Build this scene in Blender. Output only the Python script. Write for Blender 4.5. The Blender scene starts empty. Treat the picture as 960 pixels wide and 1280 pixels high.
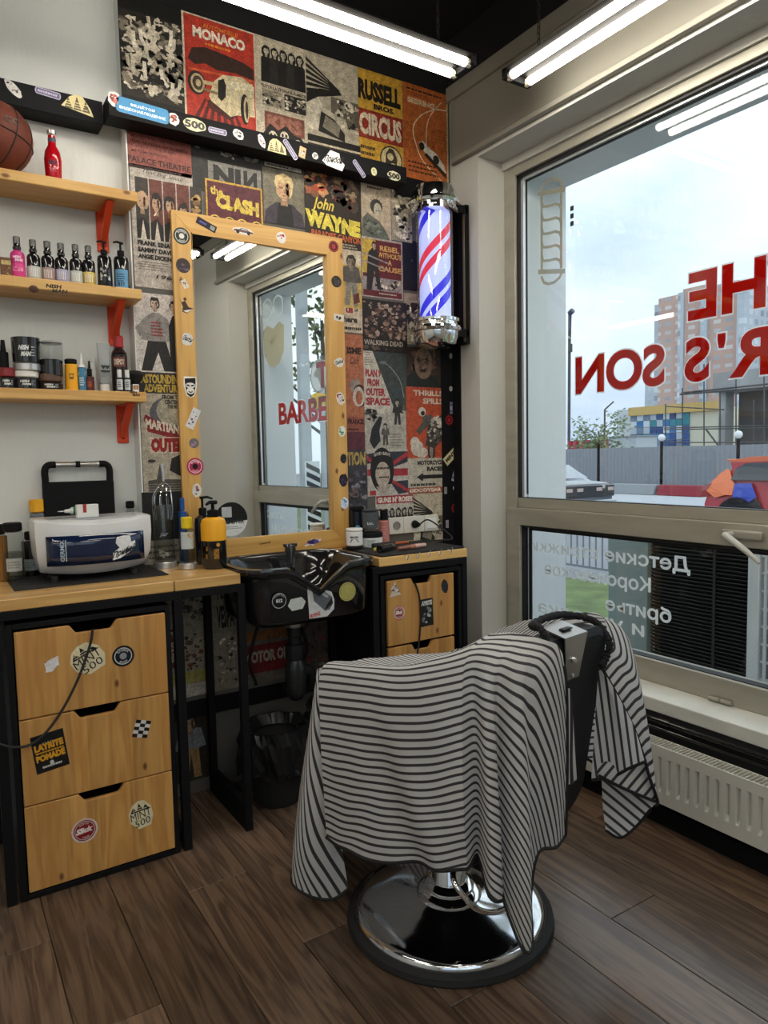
import bpy, math, random
import numpy as np
from mathutils import Matrix, Vector
random.seed(7)
SC = bpy.context.scene
COL = SC.collection
PI = math.pi

# ---------------------------------------------------------------- camera, world, exposure
CAM_H = 1.40
FPX = 890.0
_R = np.array([[0.8401, -0.0589, 0.5392], [-0.5420, -0.0549, 0.8386], [-0.0198, -0.9968, -0.0780]])
def _ortho(R):
    u, s, vt = np.linalg.svd(R)
    return u @ vt
_R = _ortho(_R)                                   # world = R @ (right, down, forward)
cam_data = bpy.data.cameras.new('camera')
cam = bpy.data.objects.new('camera', cam_data)
COL.objects.link(cam)
cam_data.sensor_fit = 'VERTICAL'
cam_data.sensor_height = 36.0
cam_data.lens = FPX / 1280.0 * 36.0
cam_data.clip_start = 0.05
cam_data.clip_end = 1000
_m = np.eye(4)
_m[:3, 0] = _R[:, 0]; _m[:3, 1] = -_R[:, 1]; _m[:3, 2] = -_R[:, 2]
_m[2, 3] = CAM_H
cam.matrix_world = Matrix(_m.tolist())
SC.camera = cam
def ray(px, py):
    return _R @ np.array([px - 480.0, py - 640.0, FPX])
def on_y(px, py, y):
    r = ray(px, py); t = y / r[1]
    return (r[0] * t, y, CAM_H + r[2] * t)
def on_x(px, py, x):
    r = ray(px, py); t = x / r[0]
    return (x, r[1] * t, CAM_H + r[2] * t)
def on_z(px, py, z):
    r = ray(px, py); t = (z - CAM_H) / r[2]
    return (r[0] * t, r[1] * t, z)

SC.view_settings.view_transform = 'Standard'
SC.view_settings.look = 'None'
SC.view_settings.gamma = 1.0
SC.view_settings.use_curve_mapping = False
SC.view_settings.exposure = 0.8

SKY = .9
TUBE = 17.0
world = bpy.data.worlds.new('overcast_sky')
SC.world = world
world.use_nodes = True
nt = world.node_tree
nt.nodes.clear()
wo = nt.nodes.new('ShaderNodeOutputWorld'); bg = nt.nodes.new('ShaderNodeBackground')
tc = nt.nodes.new('ShaderNodeTexCoord')
mp = nt.nodes.new('ShaderNodeMapping'); mp.inputs['Scale'].default_value = (1, 1, 2.2); mp.inputs['Location'].default_value = (2.3, 1.1, .4)
nz = nt.nodes.new('ShaderNodeTexNoise'); nz.inputs['Scale'].default_value = 1.7; nz.inputs['Detail'].default_value = 6; nz.inputs['Roughness'].default_value = 0.5
rp = nt.nodes.new('ShaderNodeValToRGB')
rp.color_ramp.elements[0].position = 0.36; rp.color_ramp.elements[0].color = (0.42, 0.54, 0.74, 1)
rp.color_ramp.elements[1].position = 0.62; rp.color_ramp.elements[1].color = (0.86, 0.94, 1.0, 1)
nt.links.new(tc.outputs['Generated'], mp.inputs[0]); nt.links.new(mp.outputs[0], nz.inputs['Vector'])
nt.links.new(nz.outputs['Fac'], rp.inputs[0])
# an overcast sky is brighter overhead than at the horizon
sz = nt.nodes.new('ShaderNodeSeparateXYZ'); nt.links.new(tc.outputs['Generated'], sz.inputs[0])
gz = nt.nodes.new('ShaderNodeMath'); gz.operation = 'MULTIPLY_ADD'; gz.inputs[1].default_value = .6; gz.inputs[2].default_value = .86; gz.use_clamp = False
nt.links.new(sz.outputs['Z'], gz.inputs[0])
sm = nt.nodes.new('ShaderNodeVectorMath'); sm.operation = 'SCALE'; nt.links.new(rp.outputs[0], sm.inputs[0]); nt.links.new(gz.outputs[0], sm.inputs['Scale'])
nt.links.new(sm.outputs[0], bg.inputs['Color'])
bg.inputs['Strength'].default_value = SKY
nt.links.new(bg.outputs[0], wo.inputs[0])

# ---------------------------------------------------------------- helpers
def lin(c):
    if isinstance(c, str):
        c = c.lstrip('#'); c = [int(c[i:i + 2], 16) / 255 for i in (0, 2, 4)]
        return tuple((x / 12.92 if x <= 0.04045 else ((x + 0.055) / 1.055) ** 2.4) for x in c)
    return tuple(c[:3])
MATS = {}
def mat(name, color=(.5, .5, .5), rough=.5, metal=0., spec=.5, coat=0., emit=None, estr=0., trans=0., ior=1.45, alpha=1., bump=None, tint=None):
    """bump=(scale,strength[,stretch]); tint=(scale,amount[,stretch]) brightness mottling"""
    if name in MATS: return MATS[name]
    m = bpy.data.materials.new(name); m.use_nodes = True
    nt = m.node_tree; b = nt.nodes['Principled BSDF']
    c = lin(color)
    b.inputs['Base Color'].default_value = (*c, 1)
    b.inputs['Roughness'].default_value = rough
    b.inputs['Metallic'].default_value = metal
    b.inputs['Specular IOR Level'].default_value = spec
    b.inputs['Coat Weight'].default_value = coat
    b.inputs['IOR'].default_value = ior
    b.inputs['Transmission Weight'].default_value = trans
    b.inputs['Alpha'].default_value = alpha
    if emit is not None:
        b.inputs['Emission Color'].default_value = (*lin(emit), 1); b.inputs['Emission Strength'].default_value = estr
    tcn = None
    def coords(stretch):
        nonlocal tcn
        if tcn is None: tcn = nt.nodes.new('ShaderNodeTexCoord')
        mpn = nt.nodes.new('ShaderNodeMapping'); mpn.inputs['Scale'].default_value = stretch
        nt.links.new(tcn.outputs['Object'], mpn.inputs[0]); return mpn.outputs[0]
    if bump:
        n = nt.nodes.new('ShaderNodeTexNoise'); n.inputs['Scale'].default_value = bump[0]; n.inputs['Detail'].default_value = 4
        nt.links.new(coords(bump[2] if len(bump) > 2 else (1, 1, 1)), n.inputs['Vector'])
        bp = nt.nodes.new('ShaderNodeBump'); bp.inputs['Strength'].default_value = bump[1]; bp.inputs['Distance'].default_value = .004
        nt.links.new(n.outputs['Fac'], bp.inputs['Height']); nt.links.new(bp.outputs[0], b.inputs['Normal'])
    if tint:
        n = nt.nodes.new('ShaderNodeTexNoise'); n.inputs['Scale'].default_value = tint[0]; n.inputs['Detail'].default_value = 5
        nt.links.new(coords(tint[2] if len(tint) > 2 else (1, 1, 1)), n.inputs['Vector'])
        r = nt.nodes.new('ShaderNodeMapRange'); a = tint[1]
        r.inputs['From Min'].default_value = .3; r.inputs['From Max'].default_value = .7
        r.inputs['To Min'].default_value = 1 - a; r.inputs['To Max'].default_value = 1 + a
        nt.links.new(n.outputs['Fac'], r.inputs['Value'])
        mx = nt.nodes.new('ShaderNodeVectorMath'); mx.operation = 'SCALE'; mx.inputs[0].default_value = c
        nt.links.new(r.outputs[0], mx.inputs['Scale']); nt.links.new(mx.outputs[0], b.inputs['Base Color'])
    MATS[name] = m
    return m

def wood(name, axis, c1, c2, knot=(.16, .06, .02), rough=.45, scale=1., knots=True, objrand=0.0, coat=0., face=(0, 2), lam=None, spec=.5):
    """grain runs along axis (0,1,2) in object space"""
    if name in MATS: return MATS[name]
    m = bpy.data.materials.new(name); m.use_nodes = True
    nt = m.node_tree; b = nt.nodes['Principled BSDF']; N = nt.nodes.new; L = nt.links.new
    b.inputs['Roughness'].default_value = rough; b.inputs['Coat Weight'].default_value = coat; b.inputs['Specular IOR Level'].default_value = spec
    tcn = N('ShaderNodeTexCoord'); info = N('ShaderNodeObjectInfo')
    sc = N('ShaderNodeVectorMath'); sc.operation = 'SCALE'; sc.inputs['Scale'].default_value = 37.0
    cmb = N('ShaderNodeCombineXYZ')
    for i in range(3): L(info.outputs['Random'], cmb.inputs[i])
    L(cmb.outputs[0], sc.inputs[0])
    add = N('ShaderNodeVectorMath'); add.operation = 'ADD'
    L(tcn.outputs['Object'], add.inputs[0]); L(sc.outputs[0], add.inputs[1])
    mp = N('ShaderNodeMapping'); s = [9 * scale] * 3; s[axis] = .7 * scale; mp.inputs['Scale'].default_value = s
    L(add.outputs[0], mp.inputs[0])
    n1 = N('ShaderNodeTexNoise'); n1.inputs['Scale'].default_value = 1.6; n1.inputs['Detail'].default_value = 3; n1.inputs['Distortion'].default_value = .6
    L(mp.outputs[0], n1.inputs['Vector'])
    wv = N('ShaderNodeMath'); wv.operation = 'MULTIPLY'; wv.inputs[1].default_value = 26.0
    L(n1.outputs['Fac'], wv.inputs[0])
    sn = N('ShaderNodeMath'); sn.operation = 'SINE'; L(wv.outputs[0], sn.inputs[0])
    mr = N('ShaderNodeMapRange'); mr.inputs['From Min'].default_value = -1; L(sn.outputs[0], mr.inputs['Value'])
    s2 = [60 * scale] * 3; s2[axis] = 2.0 * scale
    mp2 = N('ShaderNodeMapping'); mp2.inputs['Scale'].default_value = s2; L(add.outputs[0], mp2.inputs[0])
    n2 = N('ShaderNodeTexNoise'); n2.inputs['Scale'].default_value = 1.5; n2.inputs['Detail'].default_value = 4; L(mp2.outputs[0], n2.inputs['Vector'])
    mixf = N('ShaderNodeMath'); mixf.operation = 'MULTIPLY_ADD'; mixf.inputs[1].default_value = .45
    half = N('ShaderNodeMath'); half.operation = 'MULTIPLY'; half.inputs[1].default_value = .6
    L(n2.outputs['Fac'], half.inputs[0]); L(mr.outputs[0], mixf.inputs[0]); L(half.outputs[0], mixf.inputs[2])
    rampn = N('ShaderNodeMix'); rampn.data_type = 'RGBA'
    rampn.inputs[6].default_value = (*lin(c1), 1); rampn.inputs[7].default_value = (*lin(c2), 1)
    L(mixf.outputs[0], rampn.inputs[0])
    out = rampn.outputs[2]
    if knots:
        s3 = [6.5] * 3; s3[axis] = 3.4
        mp3 = N('ShaderNodeMapping'); mp3.inputs['Scale'].default_value = s3; L(add.outputs[0], mp3.inputs[0])
        sx = N('ShaderNodeSeparateXYZ'); L(mp3.outputs[0], sx.inputs[0]); cx = N('ShaderNodeCombineXYZ'); L(sx.outputs[face[0]], cx.inputs[0]); L(sx.outputs[face[1]], cx.inputs[1])
        vo = N('ShaderNodeTexVoronoi'); vo.voronoi_dimensions = '2D'; vo.inputs['Scale'].default_value = 1.0; vo.inputs['Randomness'].default_value = 1; L(cx.outputs[0], vo.inputs['Vector'])
        kr = N('ShaderNodeMapRange'); kr.inputs['From Min'].default_value = .025; kr.inputs['From Max'].default_value = .06
        kr.inputs['To Min'].default_value = 1; kr.inputs['To Max'].default_value = 0; L(vo.outputs['Distance'], kr.inputs['Value'])
        km = N('ShaderNodeMix'); km.data_type = 'RGBA'; km.inputs[7].default_value = (*knot, 1)
        L(kr.outputs[0], km.inputs[0]); L(out, km.inputs[6]); out = km.outputs[2]
    if lam:
        sl = N('ShaderNodeSeparateXYZ'); L(add.outputs[0], sl.inputs[0]); dv = N('ShaderNodeMath'); dv.operation = 'DIVIDE'; dv.inputs[1].default_value = lam[1]; L(sl.outputs[lam[0]], dv.inputs[0])
        fl_ = N('ShaderNodeMath'); fl_.operation = 'FLOOR'; L(dv.outputs[0], fl_.inputs[0]); wn = N('ShaderNodeTexWhiteNoise'); wn.noise_dimensions = '1D'; L(fl_.outputs[0], wn.inputs['W'])
        lr = N('ShaderNodeMapRange'); lr.inputs['To Min'].default_value = .84; lr.inputs['To Max'].default_value = 1.14; L(wn.outputs['Value'], lr.inputs['Value'])
        lm = N('ShaderNodeVectorMath'); lm.operation = 'SCALE'; L(out, lm.inputs[0]); L(lr.outputs[0], lm.inputs['Scale']); out = lm.outputs[0]
    if objrand:
        hr = N('ShaderNodeMapRange'); hr.inputs['To Min'].default_value = 1 - objrand; hr.inputs['To Max'].default_value = 1 + objrand
        L(info.outputs['Random'], hr.inputs['Value'])
        ms = N('ShaderNodeVectorMath'); ms.operation = 'SCALE'; L(out, ms.inputs[0]); L(hr.outputs[0], ms.inputs['Scale']); out = ms.outputs[0]
    L(out, b.inputs['Base Color'])
    bp = N('ShaderNodeBump'); bp.inputs['Strength'].default_value = .12; bp.inputs['Distance'].default_value = .002
    L(n2.outputs['Fac'], bp.inputs['Height']); L(bp.outputs[0], b.inputs['Normal'])
    MATS[name] = m
    return m

def glass_pane(name, tint=(.93, .97, .96), ior=1.45, gloss=1.0):
    """thin glass: sees through straight, mirrors by fresnel"""
    if name in MATS: return MATS[name]
    m = bpy.data.materials.new(name); m.use_nodes = True
    nt = m.node_tree; nt.nodes.clear(); N = nt.nodes.new; L = nt.links.new
    o = N('ShaderNodeOutputMaterial'); t = N('ShaderNodeBsdfTransparent'); t.inputs[0].default_value = (*tint, 1)
    g = N('ShaderNodeBsdfGlossy'); g.inputs['Roughness'].default_value = 0.0
    f = N('ShaderNodeLayerWeight'); f.inputs['Blend'].default_value = .5
    pw = N('ShaderNodeMath'); pw.operation = 'POWER'; pw.inputs[1].default_value = 5.0; L(f.outputs['Facing'], pw.inputs[0])
    f0 = ((ior - 1) / (ior + 1)) ** 2
    mu = N('ShaderNodeMath'); mu.operation = 'MULTIPLY_ADD'; mu.inputs[1].default_value = (1 - f0) * gloss; mu.inputs[2].default_value = f0 * gloss
    mx = N('ShaderNodeMixShader'); L(pw.outputs[0], mu.inputs[0]); L(mu.outputs[0], mx.inputs[0]); L(t.outputs[0], mx.inputs[1]); L(g.outputs[0], mx.inputs[2])
    L(mx.outputs[0], o.inputs[0])
    MATS[name] = m
    return m

def print_mat(name, rough=.55, grain=.42):
    if name in MATS: return MATS[name]
    m = bpy.data.materials.new(name); m.use_nodes = True
    nt = m.node_tree; b = nt.nodes['Principled BSDF']
    a = nt.nodes.new('ShaderNodeAttribute'); a.attribute_name = 'Ink'
    tcn = nt.nodes.new('ShaderNodeTexCoord'); prev = a.outputs['Color']
    for sc_, amt, seed in ((38, grain * .9, 0), (170, grain, 5)):      # worn, uneven ink
        n = nt.nodes.new('ShaderNodeTexNoise'); n.inputs['Scale'].default_value = sc_; n.inputs['Detail'].default_value = 5; n.inputs['Roughness'].default_value = .7
        nt.links.new(tcn.outputs['Object'], n.inputs['Vector'])
        r = nt.nodes.new('ShaderNodeMapRange'); r.inputs['From Min'].default_value = .35; r.inputs['From Max'].default_value = .65; r.inputs['To Min'].default_value = 1 - amt; r.inputs['To Max'].default_value = 1 + amt * .6
        nt.links.new(n.outputs['Fac'], r.inputs['Value'])
        v = nt.nodes.new('ShaderNodeVectorMath'); v.operation = 'SCALE'; nt.links.new(prev, v.inputs[0]); nt.links.new(r.outputs[0], v.inputs['Scale']); prev = v.outputs[0]
    nt.links.new(prev, b.inputs['Base Color'])
    b.inputs['Roughness'].default_value = rough; b.inputs['Specular IOR Level'].default_value = .35
    MATS[name] = m
    return m
PRINT = print_mat('printed_paper')
VINYL = print_mat('printed_vinyl', .35, .12)

def film_mat(name):
    """thin translucent window film carrying the print colour"""
    m = bpy.data.materials.new(name); m.use_nodes = True
    nt = m.node_tree; nt.nodes.clear(); N = nt.nodes.new; L = nt.links.new
    o = N('ShaderNodeOutputMaterial'); a = N('ShaderNodeAttribute'); a.attribute_name = 'Ink'
    d = N('ShaderNodeBsdfDiffuse'); t = N('ShaderNodeBsdfTranslucent'); mx = N('ShaderNodeMixShader'); mx.inputs[0].default_value = .55
    L(a.outputs['Color'], d.inputs[0]); L(a.outputs['Color'], t.inputs[0]); L(d.outputs[0], mx.inputs[1]); L(t.outputs[0], mx.inputs[2]); L(mx.outputs[0], o.inputs[0])
    MATS[name] = m
    return m
FILM = film_mat('window_film')
WM = {}
def tag(o, label=None, cat=None, group=None, kind=None):
    if label: o['label'] = label
    if cat: o['category'] = cat
    if group: o['group'] = group
    if kind: o['kind'] = kind
    return o
def thing(name, label, cat, loc=(0, 0, 0), rotz=0., group=None):
    o = bpy.data.objects.new(name, None); COL.objects.link(o)
    o.empty_display_size = .1
    o.location = loc; o.rotation_euler = (0, 0, rotz)
    WM[o] = Matrix.Translation(Vector(loc)) @ Matrix.Rotation(rotz, 4, 'Z')
    return tag(o, label, cat, group)

class MB:
    def __init__(s): s.V = []; s.F = []; s.M = []; s.C = []
    def add(s, vs, fs, mi=0, ink=None):
        k = len(s.V); s.V += [tuple(map(float, v)) for v in vs]
        for f in fs: s.F.append([i + k for i in f]); s.M.append(mi); s.C.append(ink)
        return s
    def box(s, x0, x1, y0, y1, z0, z1, mi=0):
        v = [(x, y, z) for z in (z0, z1) for y in (y0, y1) for x in (x0, x1)]
        return s.add(v, [(0, 2, 3, 1), (4, 5, 7, 6), (0, 1, 5, 4), (2, 6, 7, 3), (0, 4, 6, 2), (1, 3, 7, 5)], mi)
    def obox(s, c, half, M, mi=0):
        v = [Vector(c) + M @ Vector((x * half[0], y * half[1], z * half[2])) for z in (-1, 1) for y in (-1, 1) for x in (-1, 1)]
        return s.add(v, [(0, 2, 3, 1), (4, 5, 7, 6), (0, 1, 5, 4), (2, 6, 7, 3), (0, 4, 6, 2), (1, 3, 7, 5)], mi)
    def cyl(s, p0, p1, r0, r1=None, n=16, mi=0, caps=True):
        r1 = r0 if r1 is None else r1
        p0 = Vector(p0); p1 = Vector(p1); d = (p1 - p0).normalized()
        a = d.orthogonal().normalized(); b = d.cross(a)
        vs = []
        for p, r in ((p0, r0), (p1, r1)):
            for i in range(n):
                t = 2 * PI * i / n; vs.append(p + (a * math.cos(t) + b * math.sin(t)) * r)
        fs = [(i, (i + 1) % n, n + (i + 1) % n, n + i) for i in range(n)]
        if caps: fs += [tuple(range(n - 1, -1, -1)), tuple(range(n, 2 * n))]
        return s.add(vs, fs, mi)
    def lathe(s, prof, c=(0, 0, 0), n=24, mi=0, sx=1., sy=1., rot=0., axis='z'):
        """prof: list of (r,z) bottom to top, optional third item material index"""
        vs = []; fs = []; ms = []
        for pr in prof:
            for i in range(n):
                t = 2 * PI * i / n + rot
                x, y, z = pr[0] * math.cos(t) * sx, pr[0] * math.sin(t) * sy, pr[1]
                if axis == 'y': x, y, z = x, -z, y
                if axis == 'x': x, y, z = z, x, y
                vs.append((c[0] + x, c[1] + y, c[2] + z))
        k0 = len(s.F)
        k = len(s.V); s.V += vs
        for j in range(len(prof) - 1):
            m = prof[j + 1][2] if len(prof[j + 1]) > 2 else mi
            for i in range(n):
                a, b2 = j * n + i, j * n + (i + 1) % n
                s.F.append([k + a, k + b2, k + b2 + n, k + a + n]); s.M.append(m); s.C.append(None)
        for j, rev in ((0, True), (len(prof) - 1, False)):
            if prof[j][0] > 1e-6:
                ring = [k + j * n + i for i in range(n)]
                s.F.append(ring[::-1] if rev else ring); s.M.append(prof[j][2] if len(prof[j]) > 2 else mi); s.C.append(None)
        return s
    def tube(s, pts, r, n=8, mi=0, closed=False):
        P = [Vector(p) for p in pts]; m = len(P); vs = []
        rr = r if isinstance(r, (list, tuple)) else [r] * m
        up = None
        for i in range(m):
            if closed: d = P[(i + 1) % m] - P[i - 1]
            else: d = P[min(i + 1, m - 1)] - P[max(i - 1, 0)]
            d.normalize()
            if up is None: a = d.orthogonal().normalized()
            else:
                a = up - d * up.dot(d)
                a = a.normalized() if a.length > 1e-6 else d.orthogonal().normalized()
            up = a; b = d.cross(a)
            for k in range(n):
                t = 2 * PI * k / n; vs.append(P[i] + (a * math.cos(t) + b * math.sin(t)) * rr[i])
        fs = []
        for i in range(m if closed else m - 1):
            j = (i + 1) % m
            for k in range(n): fs.append((i * n + k, i * n + (k + 1) % n, j * n + (k + 1) % n, j * n + k))
        if not closed: fs += [tuple(range(n - 1, -1, -1)), tuple((m - 1) * n + k for k in range(n))]
        return s.add(vs, fs, mi)
    def prism(s, poly, o, u, v, t, mi=0, ink=None):
        """2-D polygon in plane (o,u,v) extruded by vector t"""
        o = Vector(o); u = Vector(u); v = Vector(v); t = Vector(t); n = len(poly)
        a = [o + u * p[0] + v * p[1] for p in poly]; vs = a + [p + t for p in a]
        fs = [tuple(range(n))[::-1], tuple(range(n, 2 * n))] + [(i, (i + 1) % n, n + (i + 1) % n, n + i) for i in range(n)]
        return s.add(vs, fs, mi, ink)
    def grid(s, P, mi=0, closed=False):
        """P[row][col] points"""
        R = len(P); C = len(P[0]); vs = [p for r in P for p in r]; fs = []
        for i in range(R - 1):
            for j in range(C if closed else C - 1):
                a, b = i * C + j, i * C + (j + 1) % C
                fs.append((a, b, b + C, a + C))
        return s.add(vs, fs, mi)
    def build(s, name, mats, parent=None, bev=0., smooth=True, angle=38, local=False, origin=None, segs=2, solid=0., kind=None):
        if not isinstance(mats, (list, tuple)): mats = [mats]
        me = bpy.data.meshes.new(name)
        V = s.V
        if parent is not None and not local:
            inv = WM[parent].inverted(); V = [inv @ Vector(v) for v in V]
        loc = Vector((0, 0, 0))
        if parent is None:
            A = np.array([tuple(v) for v in V])
            loc = Vector(origin) if origin else Vector(((A[:, 0].min() + A[:, 0].max()) / 2, (A[:, 1].min() + A[:, 1].max()) / 2, A[:, 2].min()))
            V = [Vector(v) - loc for v in V]
        me.from_pydata([tuple(v) for v in V], [], s.F)
        for m in mats: me.materials.append(m)
        me.polygons.foreach_set('material_index', s.M)
        if any(c is not None for c in s.C):
            at = me.color_attributes.new('Ink', 'FLOAT_COLOR', 'CORNER')
            buf = []
            for f, c in zip(s.F, s.C):
                c = c or (1, 1, 1); buf += [c[0], c[1], c[2], 1.0] * len(f)
            at.data.foreach_set('color', buf)
        if smooth:
            me.polygons.foreach_set('use_smooth', [True] * len(me.polygons))
            me.set_sharp_from_angle(angle=math.radians(angle))
        me.update()
        o = bpy.data.objects.new(name, me); COL.objects.link(o)
        o.location = loc
        if parent is not None: o.parent = parent; WM[o] = WM[parent].copy()
        else: WM[o] = Matrix.Translation(loc)
        if solid:
            md = o.modifiers.new('thick', 'SOLIDIFY'); md.thickness = solid; md.offset = 0
        if bev:
            md = o.modifiers.new('bevel', 'BEVEL'); md.width = bev; md.segments = segs; md.limit_method = 'ANGLE'; md.angle_limit = math.radians(40)
        if kind: o['kind'] = kind
        return o
def bx(name, m, x0, x1, y0, y1, z0, z1, parent=None, bev=0., **k):
    return MB().box(x0, x1, y0, y1, z0, z1).build(name, m, parent, bev=bev, **k)
def struct(o): o['kind'] = 'structure'; return o

# ---------------------------------------------------------------- flat print (lettering, posters, stickers)
_G = {}
def glyphs(s, bold=0., space=1.0, res=2):
    key = (s, bold, space, res)
    if key in _G: return _G[key]
    cu = bpy.data.curves.new('t', 'FONT'); cu.body = s; cu.size = 1; cu.resolution_u = res; cu.fill_mode = 'FRONT'; cu.offset = bold; cu.space_character = space
    cu.align_x = 'CENTER'
    ob = bpy.data.objects.new('t', cu); COL.objects.link(ob)
    me = bpy.data.meshes.new_from_object(ob.evaluated_get(bpy.context.evaluated_depsgraph_get()))
    n = len(me.vertices); co = np.zeros(n * 3); me.vertices.foreach_get('co', co); co = co.reshape(-1, 3)[:, :2]
    fs = [list(p.vertices) for p in me.polygons]
    bpy.data.objects.remove(ob); bpy.data.curves.remove(cu); bpy.data.meshes.remove(me)
    if n:
        co -= co.min(0); co /= np.maximum(co.max(0), 1e-6)
    _G[key] = (co, fs)
    return _G[key]

class Art:
    """flat print in metres, origin at lower left of a w x h sheet; each call lies on a hair higher layer"""
    STEP = .00004
    def __init__(s, w, h): s.w = w; s.h = h; s.items = []; s.lay = 0; s.rng = random.Random(int(w * 1e4) + int(h * 1e4) * 7)
    def poly(s, pts, c, lift=True):
        if lift: s.lay += 1
        s.items.append(([(p[0] * s.w, p[1] * s.h) for p in pts], [list(range(len(pts)))], lin(c), s.lay)); return s
    def rect(s, x0, y0, x1, y1, c): return s.poly([(x0, y0), (x1, y0), (x1, y1), (x0, y1)], c)
    def ell(s, cx, cy, rx, ry, c, n=20, lift=True, rot=0.):
        """rx, ry as fractions of width"""
        pts = []
        for i in range(n):
            t = 2 * PI * i / n; a, b = rx * math.cos(t), ry * math.sin(t)
            a, b = a * math.cos(rot) - b * math.sin(rot), a * math.sin(rot) + b * math.cos(rot)
            pts.append((cx + a, cy + b * s.w / s.h))
        return s.poly(pts, c, lift)
    def ring(s, cx, cy, r0, r1, c, n=28):
        s.lay += 1; vs = []; k = s.w / s.h
        for r in (r0, r1):
            for i in range(n):
                t = 2 * PI * i / n; vs.append(((cx + r * math.cos(t)) * s.w, (cy + r * math.sin(t) * k) * s.h))
        s.items.append((vs, [(i, (i + 1) % n, n + (i + 1) % n, n + i) for i in range(n)], lin(c), s.lay)); return s
    def line(s, pts, wd, c):
        """pts in fractions, wd in metres"""
        s.lay += 1; P = [Vector((p[0] * s.w, p[1] * s.h)) for p in pts]; vs = []
        for i, p in enumerate(P):
            d = (P[min(i + 1, len(P) - 1)] - P[max(i - 1, 0)]).normalized(); n = Vector((-d.y, d.x)) * wd / 2
            vs += [tuple(p + n), tuple(p - n)]
        s.items.append((vs, [(2 * i, 2 * i + 1, 2 * i + 3, 2 * i + 2) for i in range(len(P) - 1)], lin(c), s.lay)); return s
    def text(s, t, x0, y0, x1, y1, c, bold=.0, shear=0., rise=0., arc=0., space=1.0, mirror=False, rot=0., res=2):
        co, fs = glyphs(t, bold, space, res); s.lay += 1
        X = co[:, 0].copy(); Yv = co[:, 1].copy()
        if mirror: X = 1 - X
        u = x0 + (x1 - x0) * X; v = y0 + (y1 - y0) * Yv
        u = u + shear * (Yv - .5) * (y1 - y0) * s.h / s.w; v = v + rise * (X - .5) + arc * (1 - (2 * X - 1) ** 2)
        P = np.stack([u * s.w, v * s.h], 1)
        if rot:
            cc = np.array([(x0 + x1) / 2 * s.w, (y0 + y1) / 2 * s.h]); q = P - cc
            P = np.stack([q[:, 0] * math.cos(rot) - q[:, 1] * math.sin(rot), q[:, 0] * math.sin(rot) + q[:, 1] * math.cos(rot)], 1) + cc
        s.items.append(([tuple(p) for p in P], fs, lin(c), s.lay)); return s
    def ringtext(s, t, cx, cy, r, hgt, c, a0, a1, bold=.02):
        """letters along a circle, radius as fraction of width, from angle a0 to a1"""
        co, fs = glyphs(t, bold, 1.1); s.lay += 1; k = s.w
        A = a0 + (a1 - a0) * co[:, 0]; sg = 1 if a1 < a0 else -1
        Rr = r + sg * (co[:, 1] - .5) * hgt
        P = [((cx * s.w + rr * k * math.cos(a)), (cy * s.h + rr * k * math.sin(a))) for a, rr in zip(A, Rr)]
        s.items.append((P, fs, lin(c), s.lay)); return s
    def bars(s, x0, y0, x1, y1, n, c, fill=.55, rag=.35):
        """lines of small print too fine to read"""
        s.lay += 1
        for i in range(n):
            y = y0 + (y1 - y0) * (i + .5) / n; hh = (y1 - y0) / n * fill / 2
            x = x0; end = x1 - (x1 - x0) * rag * s.rng.random()
            while x < end:
                wl = s.rng.uniform(.04, .12) * (x1 - x0) + .004
                s.poly([(x, y - hh), (min(x + wl, end), y - hh), (min(x + wl, end), y + hh), (x, y + hh)], c, False)
                x += wl + .02 * (x1 - x0)
        return s
    def blob(s, cx, cy, r, c, jag=.35, n=11, asp=1., lift=False):
        pts = []
        ph = s.rng.random() * 6
        for i in range(n):
            t = 2 * PI * i / n; q = r * (1 + jag * (s.rng.random() - .5) * 2)
            pts.append((cx + q * math.cos(t + ph), cy + q * asp * math.sin(t + ph) * s.w / s.h))
        return s.poly(pts, c, lift)
    def crowd(s, x0, y0, x1, y1, n, size, pal, jag=.45):
        """n ragged patches: a busy halftone photograph"""
        for i in range(n):
            if i % max(1, n // 8) == 0: s.lay += 1
            r = size * s.rng.uniform(.35, 1.0)
            s.blob(s.rng.uniform(x0 + r, x1 - r), s.rng.uniform(y0 + r * s.w / s.h, y1 - r * s.w / s.h), r, s.rng.choice(pal), jag, 9, s.rng.uniform(.5, 1.0))
        return s
    def head(s, cx, cy, r, skin, hair, feat='#241a16', tall=1.3, long_hair=False):
        """a lit face: hair mass, skin, a shaded side, sockets, nose and mouth shadows"""
        k = s.w / s.h; sk = lin(skin); sh = tuple(c * .38 for c in sk); md = tuple(c * .68 for c in sk)
        if long_hair:
            s.lay += 1; s.blob(cx, cy - .2 * r * k, r * 1.45, hair, .16, 14, 1.25)
        s.lay += 1; s.blob(cx + .05 * r, cy + .3 * r * k, r * 1.12, hair, .14, 15, tall * .98)
        s.poly([(cx - .34 * r, cy - .6 * r * tall * k), (cx + .34 * r, cy - .6 * r * tall * k), (cx + .45 * r, cy - 1.35 * r * tall * k), (cx - .45 * r, cy - 1.35 * r * tall * k)], md)
        E = [(cx + .84 * r * math.cos(t) * (1 if math.sin(t) > -.3 else .86), cy + .9 * r * tall * math.sin(t) * k - .06 * r * k) for t in [2 * PI * i / 22 for i in range(22)]]
        s.poly(E, skin)
        s.poly([p for p in E if p[0] > cx + .18 * r] + [(cx + .2 * r, cy - .5 * r * k), (cx + .34 * r, cy), (cx + .16 * r, cy + .45 * r * k)][::-1 if False else 1], md)
        s.lay += 1
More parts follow.
